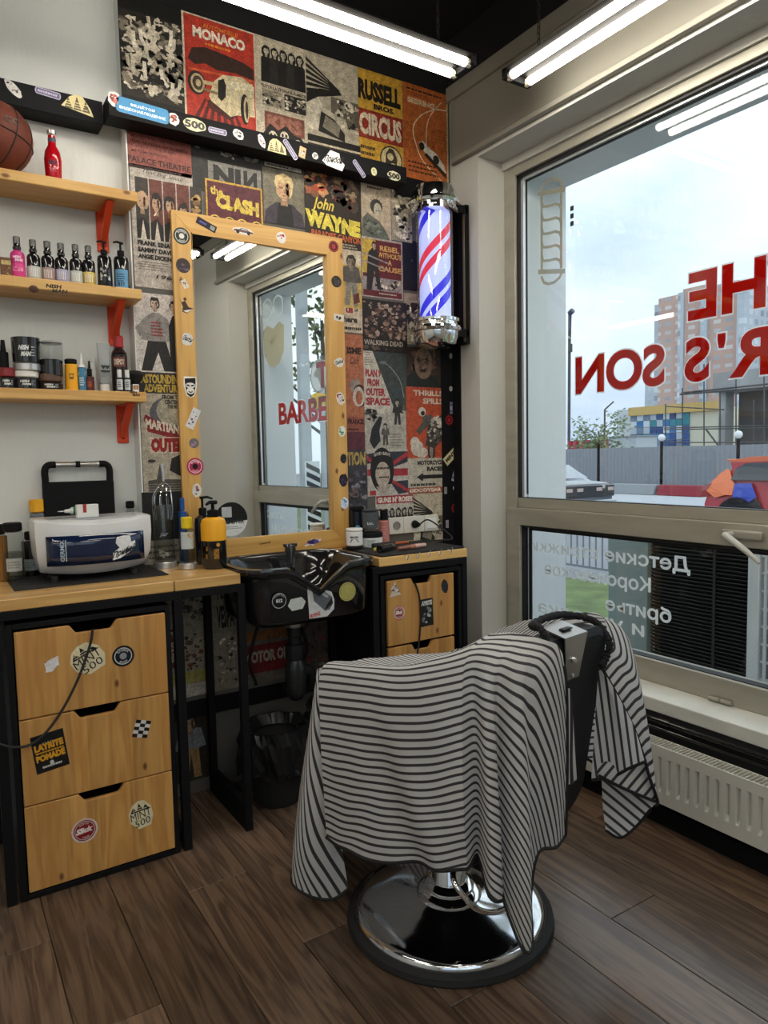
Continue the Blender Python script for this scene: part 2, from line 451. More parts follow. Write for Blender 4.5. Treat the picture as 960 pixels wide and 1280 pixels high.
        fr = [(cx - .86 * r, cy + .35 * r * k), (cx - .6 * r, cy + .62 * r * tall * k), (cx - .1 * r, cy + .5 * r * tall * k), (cx + .5 * r, cy + .66 * r * tall * k), (cx + .9 * r, cy + .3 * r * k), (cx + .8 * r, cy + 1.05 * r * tall * k), (cx, cy + 1.18 * r * tall * k), (cx - .8 * r, cy + 1.0 * r * tall * k)]
        s.poly(fr, hair, False)
        for sg in (-1, 1):
            s.poly([(cx + sg * .12 * r, cy + .2 * r * k), (cx + sg * .36 * r, cy + .3 * r * k), (cx + sg * .64 * r, cy + .2 * r * k), (cx + sg * .58 * r, cy + .06 * r * k), (cx + sg * .34 * r, cy + .0 * r * k), (cx + sg * .16 * r, cy + .06 * r * k)], sh, False)
        s.poly([(cx + .02 * r, cy + .1 * r * k), (cx + .16 * r, cy - .34 * r * k), (cx - .06 * r, cy - .4 * r * k), (cx + .04 * r, cy - .2 * r * k)], sh, False)
        s.poly([(cx - .3 * r, cy - .64 * r * k), (cx, cy - .58 * r * k), (cx + .32 * r, cy - .64 * r * k), (cx, cy - .76 * r * k)], sh, False)
        s.poly([(cx - .3 * r, cy - .98 * r * k), (cx + .5 * r, cy - .82 * r * k), (cx + .3 * r, cy - 1.1 * r * k)], md, False)
        return s
    def person(s, cx, y0, hgt, top, legs, skin, hair, wd=.22):
        """standing figure, hgt as fraction of sheet height, wd of hgt"""
        w = wd * hgt * s.h / s.w
        s.poly([(cx - w * .55, y0), (cx - w * .15, y0), (cx, y0 + hgt * .4), (cx + w * .15, y0), (cx + w * .55, y0), (cx + w * .42, y0 + hgt * .52), (cx - w * .42, y0 + hgt * .52)], legs)
        s.poly([(cx - w * .42, y0 + hgt * .48), (cx + w * .42, y0 + hgt * .48), (cx + w * .85, y0 + hgt * .5), (cx + w * .62, y0 + hgt * .8), (cx + w * .15, y0 + hgt * .84), (cx - w * .15, y0 + hgt * .84), (cx - w * .62, y0 + hgt * .8), (cx - w * .85, y0 + hgt * .5)], top)
        s.head(cx, y0 + hgt * .9, w * .34, skin, hair)
        return s
    def build(s, name, o, u, v, parent=None, back=None, thick=.0012, m=None, shape=None, lift=0.):
        """o lower-left corner, u,v unit axes; back = sheet colour (None: print only); shape = outline of the sheet in fractions"""
        o = Vector(o); u = Vector(u).normalized(); v = Vector(v).normalized(); n = u.cross(v)
        mb = MB(); base = lift
        if back is not None:
            sh = shape or [(0, 0), (1, 0), (1, 1), (0, 1)]
            mb.prism([(p[0] * s.w, p[1] * s.h) for p in sh], o + n * lift, u, v, n * thick, 0, lin(back)); base = lift + thick
        for pts, fs, c, lay in s.items:
            h = n * (base + s.STEP * lay)
            mb.add([o + u * p[0] + v * p[1] + h for p in pts], fs, 0, c)
        return mb.build(name, m or PRINT, parent, smooth=False)
def circ(n=28, r=.5): return [(.5 + r * math.cos(2 * PI * i / n), .5 + r * math.sin(2 * PI * i / n)) for i in range(n)]
def rag(seed, n=20, r=.47, j=.05):
    g = random.Random(seed); return [(.5 + (r + g.uniform(-j, .03)) * math.cos(2 * PI * i / n), .5 + (r + g.uniform(-j, .03)) * math.sin(2 * PI * i / n)) for i in range(n)]
def catmull(P, n):
    """P list of tuples; n samples per span"""
    P = [np.array(p, float) for p in P]; out = []
    Q = [2 * P[0] - P[1]] + P + [2 * P[-1] - P[-2]]
    for i in range(1, len(Q) - 2):
        for k in range(n):
            t = k / n; a, b, c, d = Q[i - 1], Q[i], Q[i + 1], Q[i + 2]
            out.append(.5 * ((2 * b) + (c - a) * t + (2 * a - 5 * b + 4 * c - d) * t * t + (3 * b - a - 3 * c + d) * t ** 3))
    out.append(P[-1]); return out

# shared materials
M_BLACK = mat('black_paint', (.007, .007, .008), .6, spec=.16)
M_BLACKG = mat('black_gloss', (.008, .008, .009), .12, coat=.5)
M_BLACKM = mat('black_matte_wall', (.012, .012, .013), .75, bump=(30, .2))
M_RUBBER = mat('black_rubber', (.015, .015, .016), .7)
M_CHROME = mat('chrome', (.82, .83, .84), .07, 1.)
M_STEEL = mat('brushed_steel', (.55, .54, .52), .28, 1.)
M_WHITEP = mat('white_plastic', (.75, .75, .73), .35)
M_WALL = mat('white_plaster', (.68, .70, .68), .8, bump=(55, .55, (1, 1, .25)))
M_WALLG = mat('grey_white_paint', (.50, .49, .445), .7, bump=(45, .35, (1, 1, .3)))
M_FRAME = mat('champagne_aluminium', (.36, .34, .28), .42, .25, tint=(3, .1, (1, 1, 6)))
M_PINE_X = wood('pine_along_x', 0, '#d3aa6c', '#b18245')
M_PINE_Z = wood('pine_upright', 2, '#d0a05c', '#a87438', lam=(0, .047))
M_YEL = mat('yellow_plastic', '#eaa81c', .4)
M_RED = mat('red_gloss', '#b3120f', .3)
M_ORANGE = mat('orange_paint', '#d8441a', .45)
# ================================================================ the room
WY, WX, WYL = 2.89, 2.29, 2.97      # poster wall, window wall, white wall behind the shelves
CEIL = 3.42
# floor: substrate + planks
floor = struct(bx('floor', mat('floor_base', (.03, .022, .017), .8), -2.7, 2.5, -1.7, 3.05, -.06, -.004))
M_PLANK = wood('oak_plank', 1, '#7a6350', '#3a2d25', knots=False, rough=.24, objrand=.26, scale=1.5, spec=.6)
PW = .2035
pm = {}
rngp = random.Random(3)
def plank(x, y0, y1):
    ln = round(y1 - y0, 3)
    if ln not in pm:
        o = MB().box(0, PW - .0022, 0, ln - .0022, -.006, 0).build('plank', M_PLANK, floor, local=True, bev=.0012, segs=1)
        pm[ln] = o
    else:
        o = pm[ln].copy(); COL.objects.link(o)
    o.parent = floor
    o.location = Vector((x, y0, 0)) - WM[floor].translation
k = -19
while 1.2515 + PW * k < 2.30:
    x = 1.2515 + PW * k
    y = -1.65 + (-(k * 0.43) % 1.29)
    cuts = [-1.65] + [y + 1.29 * i for i in range(0, 5) if -1.55 < y + 1.29 * i < 2.85] + [2.9]
    for a, b in zip(cuts, cuts[1:]):
        if b > -1.0 and x > -1.6: plank(x, a, b)
    k += 1

# walls
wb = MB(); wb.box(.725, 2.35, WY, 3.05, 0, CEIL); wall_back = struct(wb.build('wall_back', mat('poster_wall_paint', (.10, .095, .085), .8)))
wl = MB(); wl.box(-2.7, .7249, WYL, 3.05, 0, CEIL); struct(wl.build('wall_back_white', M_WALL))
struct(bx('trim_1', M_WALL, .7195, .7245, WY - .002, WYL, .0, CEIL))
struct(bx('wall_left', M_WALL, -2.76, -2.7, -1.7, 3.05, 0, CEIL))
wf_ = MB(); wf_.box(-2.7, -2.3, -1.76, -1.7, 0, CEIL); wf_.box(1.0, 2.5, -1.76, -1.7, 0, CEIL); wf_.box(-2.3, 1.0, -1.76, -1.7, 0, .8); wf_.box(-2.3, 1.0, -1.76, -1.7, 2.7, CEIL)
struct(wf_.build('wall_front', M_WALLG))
fill_win = bpy.data.objects.new('fill_window', None); COL.objects.link(fill_win); fill_win.location = (-.65, -1.73, .8); fill_win['kind'] = 'structure'; WM[fill_win] = Matrix.Translation((-.65, -1.73, .8))  # unseen window, added to let more daylight into the room
for a0, a1, b0, b1 in ((-2.3, -2.23, .8, 2.7), (.93, 1.0, .8, 2.7), (-.69, -.61, .8, 2.7), (-2.23, .93, .8, .87), (-2.23, .93, 2.63, 2.7)): bx('frame_bar', M_FRAME, a0, a1, -1.77, -1.7, b0, b1, fill_win, bev=.003)
for a0, a1 in ((-2.23, -.69), (-.61, .93)): bx('glass_pane', glass_pane('window_glass', (.95, .975, .97), 1.5, 1.0), a0, a1, -1.738, -1.734, .87, 2.63, fill_win)
struct(bx('ceiling', mat('black_ceiling', (.006, .006, .006), .9), -2.76, 2.8, -1.76, 3.05, CEIL, CEIL + .06))
# window wall with opening y -0.19..2.679, z .46..2.767
WN0, WN1, WZ0, WZ1 = .29, 2.679, .46, 2.767
XO = 2.83
ww = MB()
ww.box(WX, 2.56, WN1, 3.05, 0, CEIL); ww.box(WX, 2.56, -1.76, WN0, 0, CEIL)
ww.box(WX, 2.56, WN0, WN1, 2.805, CEIL); ww.box(WX + .15, 2.56, WN0, WN1, WZ1, 2.805); ww.box(WX + .03, 2.56, WN0, WN1, 0, WZ0 - .05)
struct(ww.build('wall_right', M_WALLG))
M_EXT = mat('exterior_render', (.78, .81, .82), .8, bump=(20, .2))
we = MB(); we.box(2.56, XO, WN1 - .05, 3.3, -.4, 4.2); we.box(2.56, XO, -2.2, WN0 + .05, -.4, 4.2); we.box(2.56, XO, WN0 + .05, WN1 - .05, WZ1 - .02, 4.2); we.box(2.56, XO - .1, WN0 + .05, WN1 - .05, -.4, WZ0 - .04)
struct(we.build('wall_exterior', M_EXT))
# black lower wall under the sill, sill
struct(bx('trim_2', M_BLACKM, WX + .002, WX + .03, WN0, 2.6, 0, WZ0 - .05))
struct(bx('baseboard_right', M_BLACK, WX - .045, WX + .002, -1.6, 2.6, 0, .07, bev=.003))
sill = MB().box(WX - .004, 2.47, WN0, WN1, WZ0 - .052, WZ0)
struct(sill.build('trim_3', mat('window_sill_paint', (.62, .62, .56), .5, bump=(35, .6), tint=(6, .12)), bev=.004))
# roller-blind box panel above the window
BOXM = mat('blind_box_paint', (.25, .235, .195), .55)
bb = MB(); bb.box(WX - .012, WX, .10, 2.835, 2.845, 3.125)
struct(bb.build('trim_4', BOXM, bev=.002))
struct(bx('trim_5', BOXM, WX - .03, WX, .09, 2.845, 2.822, 2.846, bev=.003))
struct(bx('trim_6', BOXM, WX - .026, WX, -.5, 2.885, 3.125, 3.195, bev=.003))
struct(bx('trim_7', BOXM, WX - .02, WX, 2.835, 2.86, 2.822, 3.125, bev=.002))
# dark upper wall band (ceiling void) above the trims
struct(bx('wall_void_right', mat('void_black', (.005, .005, .005), .9), WX - .01, WX, -1.7, 2.89, 3.195, CEIL))
struct(bx('wall_void_back', MATS['void_black'], .725, WX, WY - .004, WY, 3.165, CEIL))
# black corner strip (poster wall side and wrap on window wall)
cs = MB(); cs.box(2.212, WX, WY - .006, WY, .0, 2.66); cs.box(WX - .006, WX, 2.822, WY - .006, 0, 2.62)
corner_strip = struct(cs.build('trim_8', M_BLACK))

# window: frame members, panes, handle, hinges
win = bpy.data.objects.new('window_1', None); COL.objects.link(win); win.location = (2.454, 1.485, .46); win['kind'] = 'structure'
WM[win] = Matrix.Translation((2.454, 1.485, .46))
FX0, FX1 = 2.454, 2.53
GZ0, GZ1 = .553, 1.05          # lower pane
GT0, GT1 = 1.183, 2.725        # upper pane
def fr(name, y0, y1, z0, z1, x0=FX0, x1=FX1): return bx(name, M_FRAME, x0, x1, y0, y1, z0, z1, win, bev=.003)
fr('frame_stile', 2.604, WN1, WZ0, WZ1); fr('frame_stile', WN0, .365, WZ0, WZ1)
fr('frame_rail', 0.365, 2.604, GT1, WZ1); fr('frame_rail', 0.365, 2.604, 1.135, GT0, FX0 + .012)
fr('sash_rail', 0.365, 2.61, GZ1, 1.135, FX0 - .014); fr('sash_rail', 0.365, 2.61, WZ0, GZ0, FX0 - .014)
fr('sash_stile', 2.57, 2.655, WZ0, 1.135, FX0 - .013); fr('sash_stile', 0.315, .40, WZ0, 1.135, FX0 - .013)
M_SEAL = mat('rubber_seal', (.006, .006, .006), .5)
def seal(y0, y1, z0, z1, x=FX0 + .004):
    t = .011; g = MB()
    for a in ((y0, y1, z0, z0 + .003), (y0, y1, z1 - t, z1), (y0, y0 + t, z0, z1), (y1 - t, y1, z0, z1)): g.box(x, x + .03, *a)
    g.build('glazing_seal', M_SEAL, win)
    t2 = .011; g = MB(); x += .032; q = .016
    for a in ((y0 + q, y1 - q, z0, z0 + .002), (y0 + q, y1 - q, z1 - t2 - q, z1 - q), (y0 + q, y0 + t2 + q, z0 + q, z1 - q), (y1 - t2 - q, y1 - q, z0 + q, z1 - q)): g.box(x, x + .012, *a)
    g.build('glazing_seal', M_SEAL, win)
seal(0.365, 2.604, GT0, GT1, FX0 + .013); seal(.40, 2.57, GZ0, GZ1)
g = MB()
for a in ((.38, 2.59, GT0, GT0 + .002), (.38, 2.59, GT1 - .022, GT1 - .011), (2.578, 2.593, GT0, GT1), (.376, .388, GT0, GT1)): g.box(FX0 + .03, FX0 + .05, *a)
g.build('spacer_bar', mat('spacer_aluminium', (.75, .77, .78), .3, .6), win)
M_GLASS = glass_pane('window_glass', (.95, .975, .97), 1.5, 1.0)
def pane(y0, y1, z0, z1, x): 
    MB().box(x - .004, x, y0, y1, z0, z1).build('glass_pane', M_GLASS, win, smooth=False)
pane(.37, 2.6, GT0, GT1, FX0 + .055); pane(.405, 2.565, GZ0, GZ1, FX0 + .045)
# handle
h = MB(); hz, hy = 1.096, 1.43
h.box(2.424, 2.44, hy - .075, hy + .075, hz - .016, hz + .016)
h.build('handle_plate', M_FRAME, win, bev=.007, segs=3)
h = MB(); h.tube([(2.43, hy + .035, hz), (2.385, hy + .035, hz), (2.378, hy + .01, hz - .012), (2.378, hy - .05, hz - .05), (2.38, hy - .095, hz - .085)], [.011, .012, .012, .010, .007], 10)
h.build('handle_lever', mat('handle_grey', (.5, .5, .45), .4), win)
for yy in (1.5, .7, 2.3):
    h = MB(); h.cyl((2.43, yy - .045, .472), (2.43, yy - .002, .472), .009, n=10); h.cyl((2.43, yy + .002, .472), (2.43, yy + .045, .472), .009, n=10)
    h.build('hinge', M_FRAME, win)
# vinyl lettering, read from the street
def vinyl(txt, y0, y1, z0, z1, c, bold, nm='window_lettering', x=FX0 + .057, m=FILM, res=6):
    a = Art(y1 - y0, z1 - z0); a.text(txt, 0, 0, 1, 1, c, bold, res=res)
    return a.build(nm, (x, y0, z0), (0, 1, 0), (0, 0, 1), win, m=m)
TR = '#c01008'
def word(txt, y0, y1, z0, z1, b=.035):
    vinyl(txt, y0 - .006, y1 + .006, z0 - .006, z1 + .006, '#f2f2f2', b + .012, x=FX0 + .0575)
    vinyl(txt, y0, y1, z0, z1, TR, b, x=FX0 + .0558)
word('BARBER', .66, 1.537, 1.661, 1.829); word("'", 1.553, 1.585, 1.775, 1.829); word('S', 1.617, 1.721, 1.661, 1.829); word('SON', 1.81, 2.273, 1.661, 1.829)
word('THE', 1.24, 1.709, 1.896, 2.074)
M_VW = mat('white_vinyl', (.72, .75, .74), .5)
WT = '#ffffff'
for txt, y0, y1, z in (('Детские стрижки', 1.68, 2.55, .918), ('Королевское', 1.86, 2.46, .812), ('бритье', 1.762, 2.09, .70), ('и укладка', 1.89, 2.5, .605),
                       ('Стрижки', .42, .72, .918), ('Моделирование', .5, 1.22, .812), ('бороды', .45, .78, .70)):
    zl = z - (.012 if 'р' in txt or 'Д' in txt else 0); a = Art(y1 - y0, z + .062 - zl)
    for dx, dz in ((0, 0), (.0022, 0), (-.0022, 0), (0, .0022), (0, -.0022)): a.text(txt, dx / a.w, dz / a.h, 1 + dx / a.w, 1 + dz / a.h, WT)
    a.build('window_lettering', (FX0 + .047, y0, zl), (0, 1, 0), (0, 0, 1), win, m=FILM)
# frosted line-drawing stickers on the upper pane
BE = '#b9b09a'
a = Art(.17, .475)
for i in range(2):
    y = .86 if i == 0 else .1
    a.poly([(.0, y - .04), (1, y + .03), (1, y + .075), (0, y + .005)], BE)
a.line([(.14, .12), (.14, .9)], .015, BE); a.line([(.86, .13), (.86, .92)], .015, BE)
for k in range(5):
    y0 = .17 + k * .13
    a.line([(.86, y0 + .14 - .02 * 0), (.8, y0 + .075), (.6, y0 + .06), (.35, y0 + .055), (.2, y0 + .03), (.14, y0 - .02)], .013, BE)
a.line([(.12, .9), (.2, .955), (.4, .985), (.6, .99), (.78, .97), (.88, .93)], .014, BE)
a.line([(.12, .08), (.2, .035), (.4, .005), (.6, .005), (.78, .03), (.88, .1)], .014, BE)
a.build('barber_pole_sticker', (FX0 + .0575, 2.338, 2.188), (0, 1, 0), (0, 0, 1), win, m=FILM)
a = Art(.4, .55)
for cx in (.27, .72): a.ring(cx, .84, .17, .215, '#c9d2d3')
a.line([(.46, .86), (.53, .86)], .01, '#c9d2d3')
a.poly([(.06, .55), (.1, .2), (.3, .04), (.5, 0), (.7, .04), (.9, .2), (.94, .55), (.75, .62), (.5, .55), (.25, .62)], '#c2b497')
a.poly([(.35, .38), (.6, .5), (.66, .44), (.42, .3)], '#e4e4de')
a.build('bearded_face_sticker', (FX0 + .0575, .41, 2.11), (0, 1, 0), (0, 0, 1), win, m=FILM)
a = Art(.24, .24); a.ell(.5, .5, .5, .5, '#d8d8d6'); a.ring(.5, .5, .44, .49, '#2a2523'); a.poly([(.2, .6), (.45, .75), (.75, .7), (.8, .55), (.62, .5), (.7, .25), (.58, .2), (.45, .45), (.25, .5)], '#4a1512')
a.build('round_sticker', (FX0 + .0575, 1.15, 1.86), (0, 1, 0), (0, 0, 1), win, m=FILM)
a = Art(.26, .12); a.poly([(0, .4), (.3, .9), (.6, 1), (1, .75), (.95, .2), (.5, .0)], '#f0c020')
a.build('yellow_sticker', (FX0 + .0575, 1.1, 1.75), (0, 1, 0), (0, 0, 1), win, m=FILM)
a = Art(.02, .09)
for k in range(3): a.rect(0, k * .37, 1, k * .37 + .24, '#3a4044')
a.build('small_squares_sticker', (FX0 + .0575, 2.287, 2.415), (0, 1, 0), (0, 0, 1), win, m=FILM)

# ---------------------------------------------------------------- fluorescent lamps
M_TUBE = mat('lit_tube', (.9, .9, .9), .4, emit=(1.0, .93, .81), estr=TUBE)
M_TEND = mat('lamp_socket', (.55, .5, .4), .4)
def lamp(label, cx, cy, cz, along, length=1.5, chain=True):
    rot = 0 if along == 'x' else PI / 2
    t = thing('fluorescent_lamp', label, 'lamp', (cx, cy, cz), rot, 'hanging twin-tube lamps')
    hl = length / 2
    b = MB(); b.prism([(-.075, 0.022), (-.03, .055), (.03, .055), (.075, .022), (.06, .012), (-.06, .012)], (-hl, 0, 0), (0, 1, 0), (0, 0, 1), (2 * hl, 0, 0))
    b.build('housing', mat('lamp_housing', (.006, .0055, .005), .7, spec=.1), t, local=True)
    for sgn in (-1, 1):
        MB().cyl((-hl + .025, sgn * .046, 0), (hl - .025, sgn * .046, 0), .0155, n=16).build('tube', M_TUBE, t, local=True)
        for e in (-1, 1):
            m = MB(); m.cyl((e * (hl - .026), sgn * .046, 0), (e * (hl - .004), sgn * .046, 0), .0165, n=16); m.cyl((e * (hl - .004), sgn * .046, 0), (e * (hl + .006), sgn * .046, 0), .010, n=10)
            m.build('tube_cap', M_TEND, t, local=True)
    for e in (-1, 1):
        bk = MB(); bk.box(e * hl - .012, e * hl + .012, -.07, .07, -.012, .03); bk.build('end_bracket', M_BLACK, t, local=True, bev=.004)
        ch = MB(); z = .055; i = 0
        x = e * (hl - .12)
        while z < CEIL - cz - .01:
            pts = [(x + (.006 * math.cos(q) if i % 2 else 0), (0 if i % 2 else .006 * math.cos(q)), z + .013 + .013 * math.sin(q)) for q in [2 * PI * j / 8 for j in range(8)]]
            ch.tube(pts, .0018, 5, closed=True); z += .021; i += 1
        ch.build('chain', mat('dark_chain', (.05, .045, .04), .4, .8), t, local=True)
    m = MB(); m.tube(catmull([(-.2, 0, .055), (-.12, .03, .12), (-.02, -.02, .09), (.1, .02, .2), (.14, 0, CEIL - cz)], 6), .005, 6); m.build('cord', M_RUBBER, t, local=True)
    return t
lamp('twin-tube fluorescent lamp hanging above the posters, parallel to the poster wall', 1.11, 2.26, 2.9, 'x')
lamp('twin-tube fluorescent lamp hanging along the window blind box', 2.06, 1.42, 2.87, 'y')
lamp('twin-tube fluorescent lamp behind the camera, seen only in the mirror', 1.2, .55, 2.9, 'x')
lamp('added twin-tube fill lamp over the left side of the room, out of the frame', -.75, 1.5, 2.9, 'y')  # unseen lamp, added to brighten the room from the left
lamp('added twin-tube fill lamp near the added rear window, out of the frame', .6, -.9, 2.9, 'x')  # unseen lamp, added as fill from behind the camera
lamp('added twin-tube fill lamp in the rear left of the room, out of the frame', -1.4, -.9, 2.9, 'x')  # unseen lamp, added to raise the ambient light
lamp('added twin-tube fill lamp by the far left wall, out of the frame', -1.9, .4, 2.9, 'y')  # unseen lamp, added for soft fill from the far left
# ================================================================ posters
PY = WY - .0005
_pn = 0
def poster_at(art_fn, label, tl, br, back, name='poster', y=PY, cat='poster'):
    x0, _, z1 = on_y(tl[0], tl[1], y); x1, _, z0 = on_y(br[0], br[1], y)
    return poster(art_fn, label, x0, x1, z0, z1, back, name, y, cat)
def poster(art_fn, label, x0, x1, z0, z1, back, name='poster', y=PY, cat='poster'):
    global _pn
    _pn += 1
    e = .004
    x0 -= e; x1 += e; z0 -= e; z1 += e
    a = Art(x1 - x0, z1 - z0); art_fn(a)
    return tag(a.build(name, (x0, y - (_pn % 7) * .0004, z0), (1, 0, 0), (0, 0, 1), None, back), label, cat, 'posters covering the wall')
CR, DK, MID = '#cfc4ae', '#1a1815', '#6d6458'
SEP = [CR, '#b8ad97', '#8e8474', DK, '#2a2723', '#efe6d2', MID]
ZT = 3.162
def xs(px, py): return on_y(px, py, PY)[0]
def zs(px, py): return on_y(px, py, PY)[2]

def a_crowd(a):
    a.rect(0, 0, 1, 1, '#151311'); a.rect(0, .14, 1, .86, '#2a2520')
    a.crowd(.0, .14, 1, .87, 260, .09, ['#d8cdb8', '#b9ae9a', '#8a8070', '#1c1915', '#33302a', '#e6dcc8', '#5d564b'], .5)
    for k in range(16):
        x, y = a.rng.uniform(.1, .9), a.rng.uniform(.2, .75); d = a.rng.uniform(-.25, .25)
        a.line([(x, y), (x + d * .5, y + .06), (x + d * .6, y + .14)], .014, a.rng.choice(['#d9cfbb', '#c4b9a4', '#efe6d4']))
    for k in range(14): a.ell(a.rng.uniform(.08, .92), a.rng.uniform(.2, .8), .04, .05, a.rng.choice(['#cbbfa9', '#e2d8c4', '#15130f']))
def a_race(a):
    a.rect(.025, .0, .985, .985, '#b93a2a')
    a.text('AUTOMOBILE', .28, .905, .76, .945, '#e08a2a', .01); a.text('MONACO', .14, .8, .86, .9, '#efe6d2', .05)
    a.bars(.3, .75, .72, .785, 1, '#e08a2a')
    a.poly([(.06, .6), (.12, .7), (.3, .735), (.55, .72), (.8, .7), (.97, .66), (.97, .56), (.7, .58), (.45, .56), (.3, .59), (.15, .56)], '#3b2620')
    a.poly([(.06, .52), (.97, .56), (.97, .54), (.06, .5)], '#d9663c')
    for k in range(7): a.poly([(.05 + k * .12, .0), (.12 + k * .12, .0), (.3 + k * .06, .28), (.27 + k * .06, .28)], '#5c2019')
    a.poly([(.3, .27), (.33, .2), (.62, .13), (.72, .2), (.68, .27)], '#4b221c')
    a.poly([(.4, .45), (.52, .53), (.8, .56), (.97, .5), (.97, .22), (.72, .2), (.62, .17), (.36, .27), (.33, .31)], '#d9c9a2')
    a.poly([(.46, .47), (.54, .5), (.57, .44), (.56, .34), (.5, .29), (.45, .32)], '#2a2420'); a.poly([(.58, .49), (.95, .52), (.95, .46), (.58, .42)], '#efe2c0')
    for cx, cy, rx, ry in ((.17, .4, .12, .15), ):
        a.ell(cx, cy, rx, ry, '#2d2622'); a.ell(cx + .012, cy, rx * .78, ry * .8, '#c9b78e'); a.ell(cx + .012, cy, rx * .58, ry * .6, '#4b3c30'); a.ell(cx + .02, cy, rx * .3, ry * .3, '#c9b78e')
    a.line([(.25, .42), (.45, .43)], .014, '#c9b78e'); a.line([(.25, .36), (.45, .35)], .01, '#8d7a58')
    a.ell(.83, .27, .065, .2, '#241e1b'); a.ell(.85, .27, .04, .17, '#c9b78e'); a.ell(.855, .27, .02, .12, '#3a2f28')
def a_band(a):
    a.rect(.1, .56, .97, .97, '#c7bba3'); a.rect(.12, .58, .95, .64, '#26231f')
    for i, cx in enumerate((.22, .38, .54, .7, .86)):
        a.poly([(cx - .11, .58), (cx + .11, .58), (cx + .1, .8), (cx + .03, .84), (cx - .03, .84), (cx - .1, .8)], '#1c1a18' if i % 2 == 0 else '#2f2b27')
        a.head(cx, .87, .055, '#cfc3ac', '#17140f', long_hair=True)
    a.text('TUTTA LA STORIA A FUMETTI', .1, .525, .97, .555, '#1c1814', .03)
    a.rect(.12, .36, .5, .515, '#9d927e'); a.crowd(.12, .36, .5, .515, 40, .05, SEP); a.rect(.54, .36, .96, .515, '#2a2621'); a.crowd(.54, .36, .96, .515, 40, .05, SEP)
    a.rect(.15, .13, .92, .31, '#7c4a3e'); a.text('KISS', .2, .15, .88, .29, '#a06a58', .06)
    a.poly([(.1, .0), (.12, .1), (.25, .2), (.4, .15), (.55, .21), (.72, .14), (.85, .13), (.97, .05), (.97, 0)], '#1b1815')
    for cx, cy in ((.3, .08), (.52, .1), (.78, .05)):
        a.ell(cx, cy, .085, .1, '#d5c9b3'); a.ell(cx - .035, cy + .015, .022, .03, '#1b1815'); a.ell(cx + .035, cy + .015, .022, .03, '#1b1815'); a.ell(cx, cy - .045, .03, .012, '#1b1815')
def a_auto(a, low=True):
    a.rect(.0, .2, 1, 1, '#b9ae99'); a.rect(.45, .35, 1, .62, '#6b6356')
    for k in range(6): a.poly([(0, .94 - k * .06), (0, .905 - k * .06), (.62, .69), (.62, .7)], '#1a1815')
    a.poly([(0, .6), (.25, .67), (.62, .69), (.66, .66), (.5, .63), (.2, .58), (0, .5)], '#1a1815')
    a.poly([(0, .25), (0, .5), (.22, .58), (.3, .5), (.2, .4), (.25, .25)], '#d9cfba'); a.poly([(.22, .5), (.62, .44), (.74, .4), (.76, .34), (.7, .3), (.5, .4), (.25, .44)], '#c9bfaa')
    a.poly([(.2, .25), (.26, .45), (.5, .4), (.7, .28), (.7, .2)], '#25221e'); a.ell(.79, .57, .09, .07, '#d9cfba'); a.crowd(.5, .3, 1, .62, 50, .05, SEP)
    a.poly([(.28, .3), (.34, .42), (.62, .35), (.58, .23)], '#8d8373')
    a.rect(0, .0, 1, .2, '#141210'); a.rect(0, .115, 1, .135, '#c7bba3'); a.rect(.0, .0, 1, .11, '#30221c'); a.bars(.15, .06, .8, .1, 1, '#8a4a3a')
def a_circus(a):
    a.rect(0, .0, 1, 1, '#c89a35'); a.text('RUSSELL', .0, .69, .96, .9, '#1b1713', .06, rise=-.0); a.text('BROS.', .34, .62, .82, .675, '#1b1713', .05)
    a.rect(0, .3, 1, .595, '#8e2b21'); a.rect(.0, .315, 1, .58, '#a8392a'); a.text('CIRCUS', .01, .335, .97, .565, '#e6d6ba', .05)
    a.ell(.72, .14, .26, .255, '#1c1713'); a.ell(.72, .14, .235, .23, '#c9b98f'); a.poly([(.58, .08), (.6, .2), (.68, .26), (.78, .25), (.86, .16), (.84, .06), (.7, .03)], '#3b3025'); a.ell(.7, .17, .07, .07, '#c9b98f'); a.ell(.76, .08, .07, .05, '#d9cba6')
    a.bars(.03, .05, .38, .24, 3, '#2b2117', .5)
def a_sebring(a):
    a.rect(0, 0, .97, 1, '#b4612c'); a.bars(.08, .93, .95, .965, 1, '#1e1712'); a.bars(.1, .88, .7, .92, 2, '#7d3a1c'); a.text('SEBRING', .1, .8, .7, .86, '#d9c3a0', .05)
    P = catmull([(.97, .83), (.7, .8), (.4, .7), (.22, .55), (.27, .38), (.45, .2), (.95, -.0)], 6)
    a.line(P, .006, '#d8c3a0'); a.line(catmull([(.85, .9), (.62, .74), (.52, .6), (.5, .4)], 6), .005, '#d8c3a0')
    a.poly([(.34, .4), (.42, .43), (.6, .36), (.72, .33), (.9, .22), (.95, .14), (.8, .16), (.45, .32)], '#cfc9bb'); a.ell(.4, .37, .06, .07, '#26211c'); a.ell(.72, .26, .07, .08, '#26211c'); a.poly([(.45, .28), (.95, .08), (.95, .13), (.5, .31)], '#2a1c14'); a.ell(.66, .39, .025, .03, '#a3261c')
    a.bars(.1, .06, .8, .2, 3, '#4a2413', .4, .5); a.bars(.7, .48, .97, .6, 4, '#7d3a1c', .3)
up = [(a_crowd, 152, 229.5, 'black and white poster of a packed crowd under the ceiling', '#1a1714'), (a_race, 230.5, 318, 'red poster with a cream racing car and the word MONACO', '#d8ccb4'),
      (a_band, 319.5, 382, 'cream poster of long-haired bands, between racing car and classic car', '#c9bda6'), (a_auto, 383, 447, 'black and white poster of a classic car grille in the top row', '#b9ae99'),
      (a_circus, 447.5, 502, 'yellow poster reading RUSSELL BROS. CIRCUS', '#c0913a'), (a_sebring, 503, 558.5, 'orange poster with a small white racing car in the corner', '#c9b48e')]
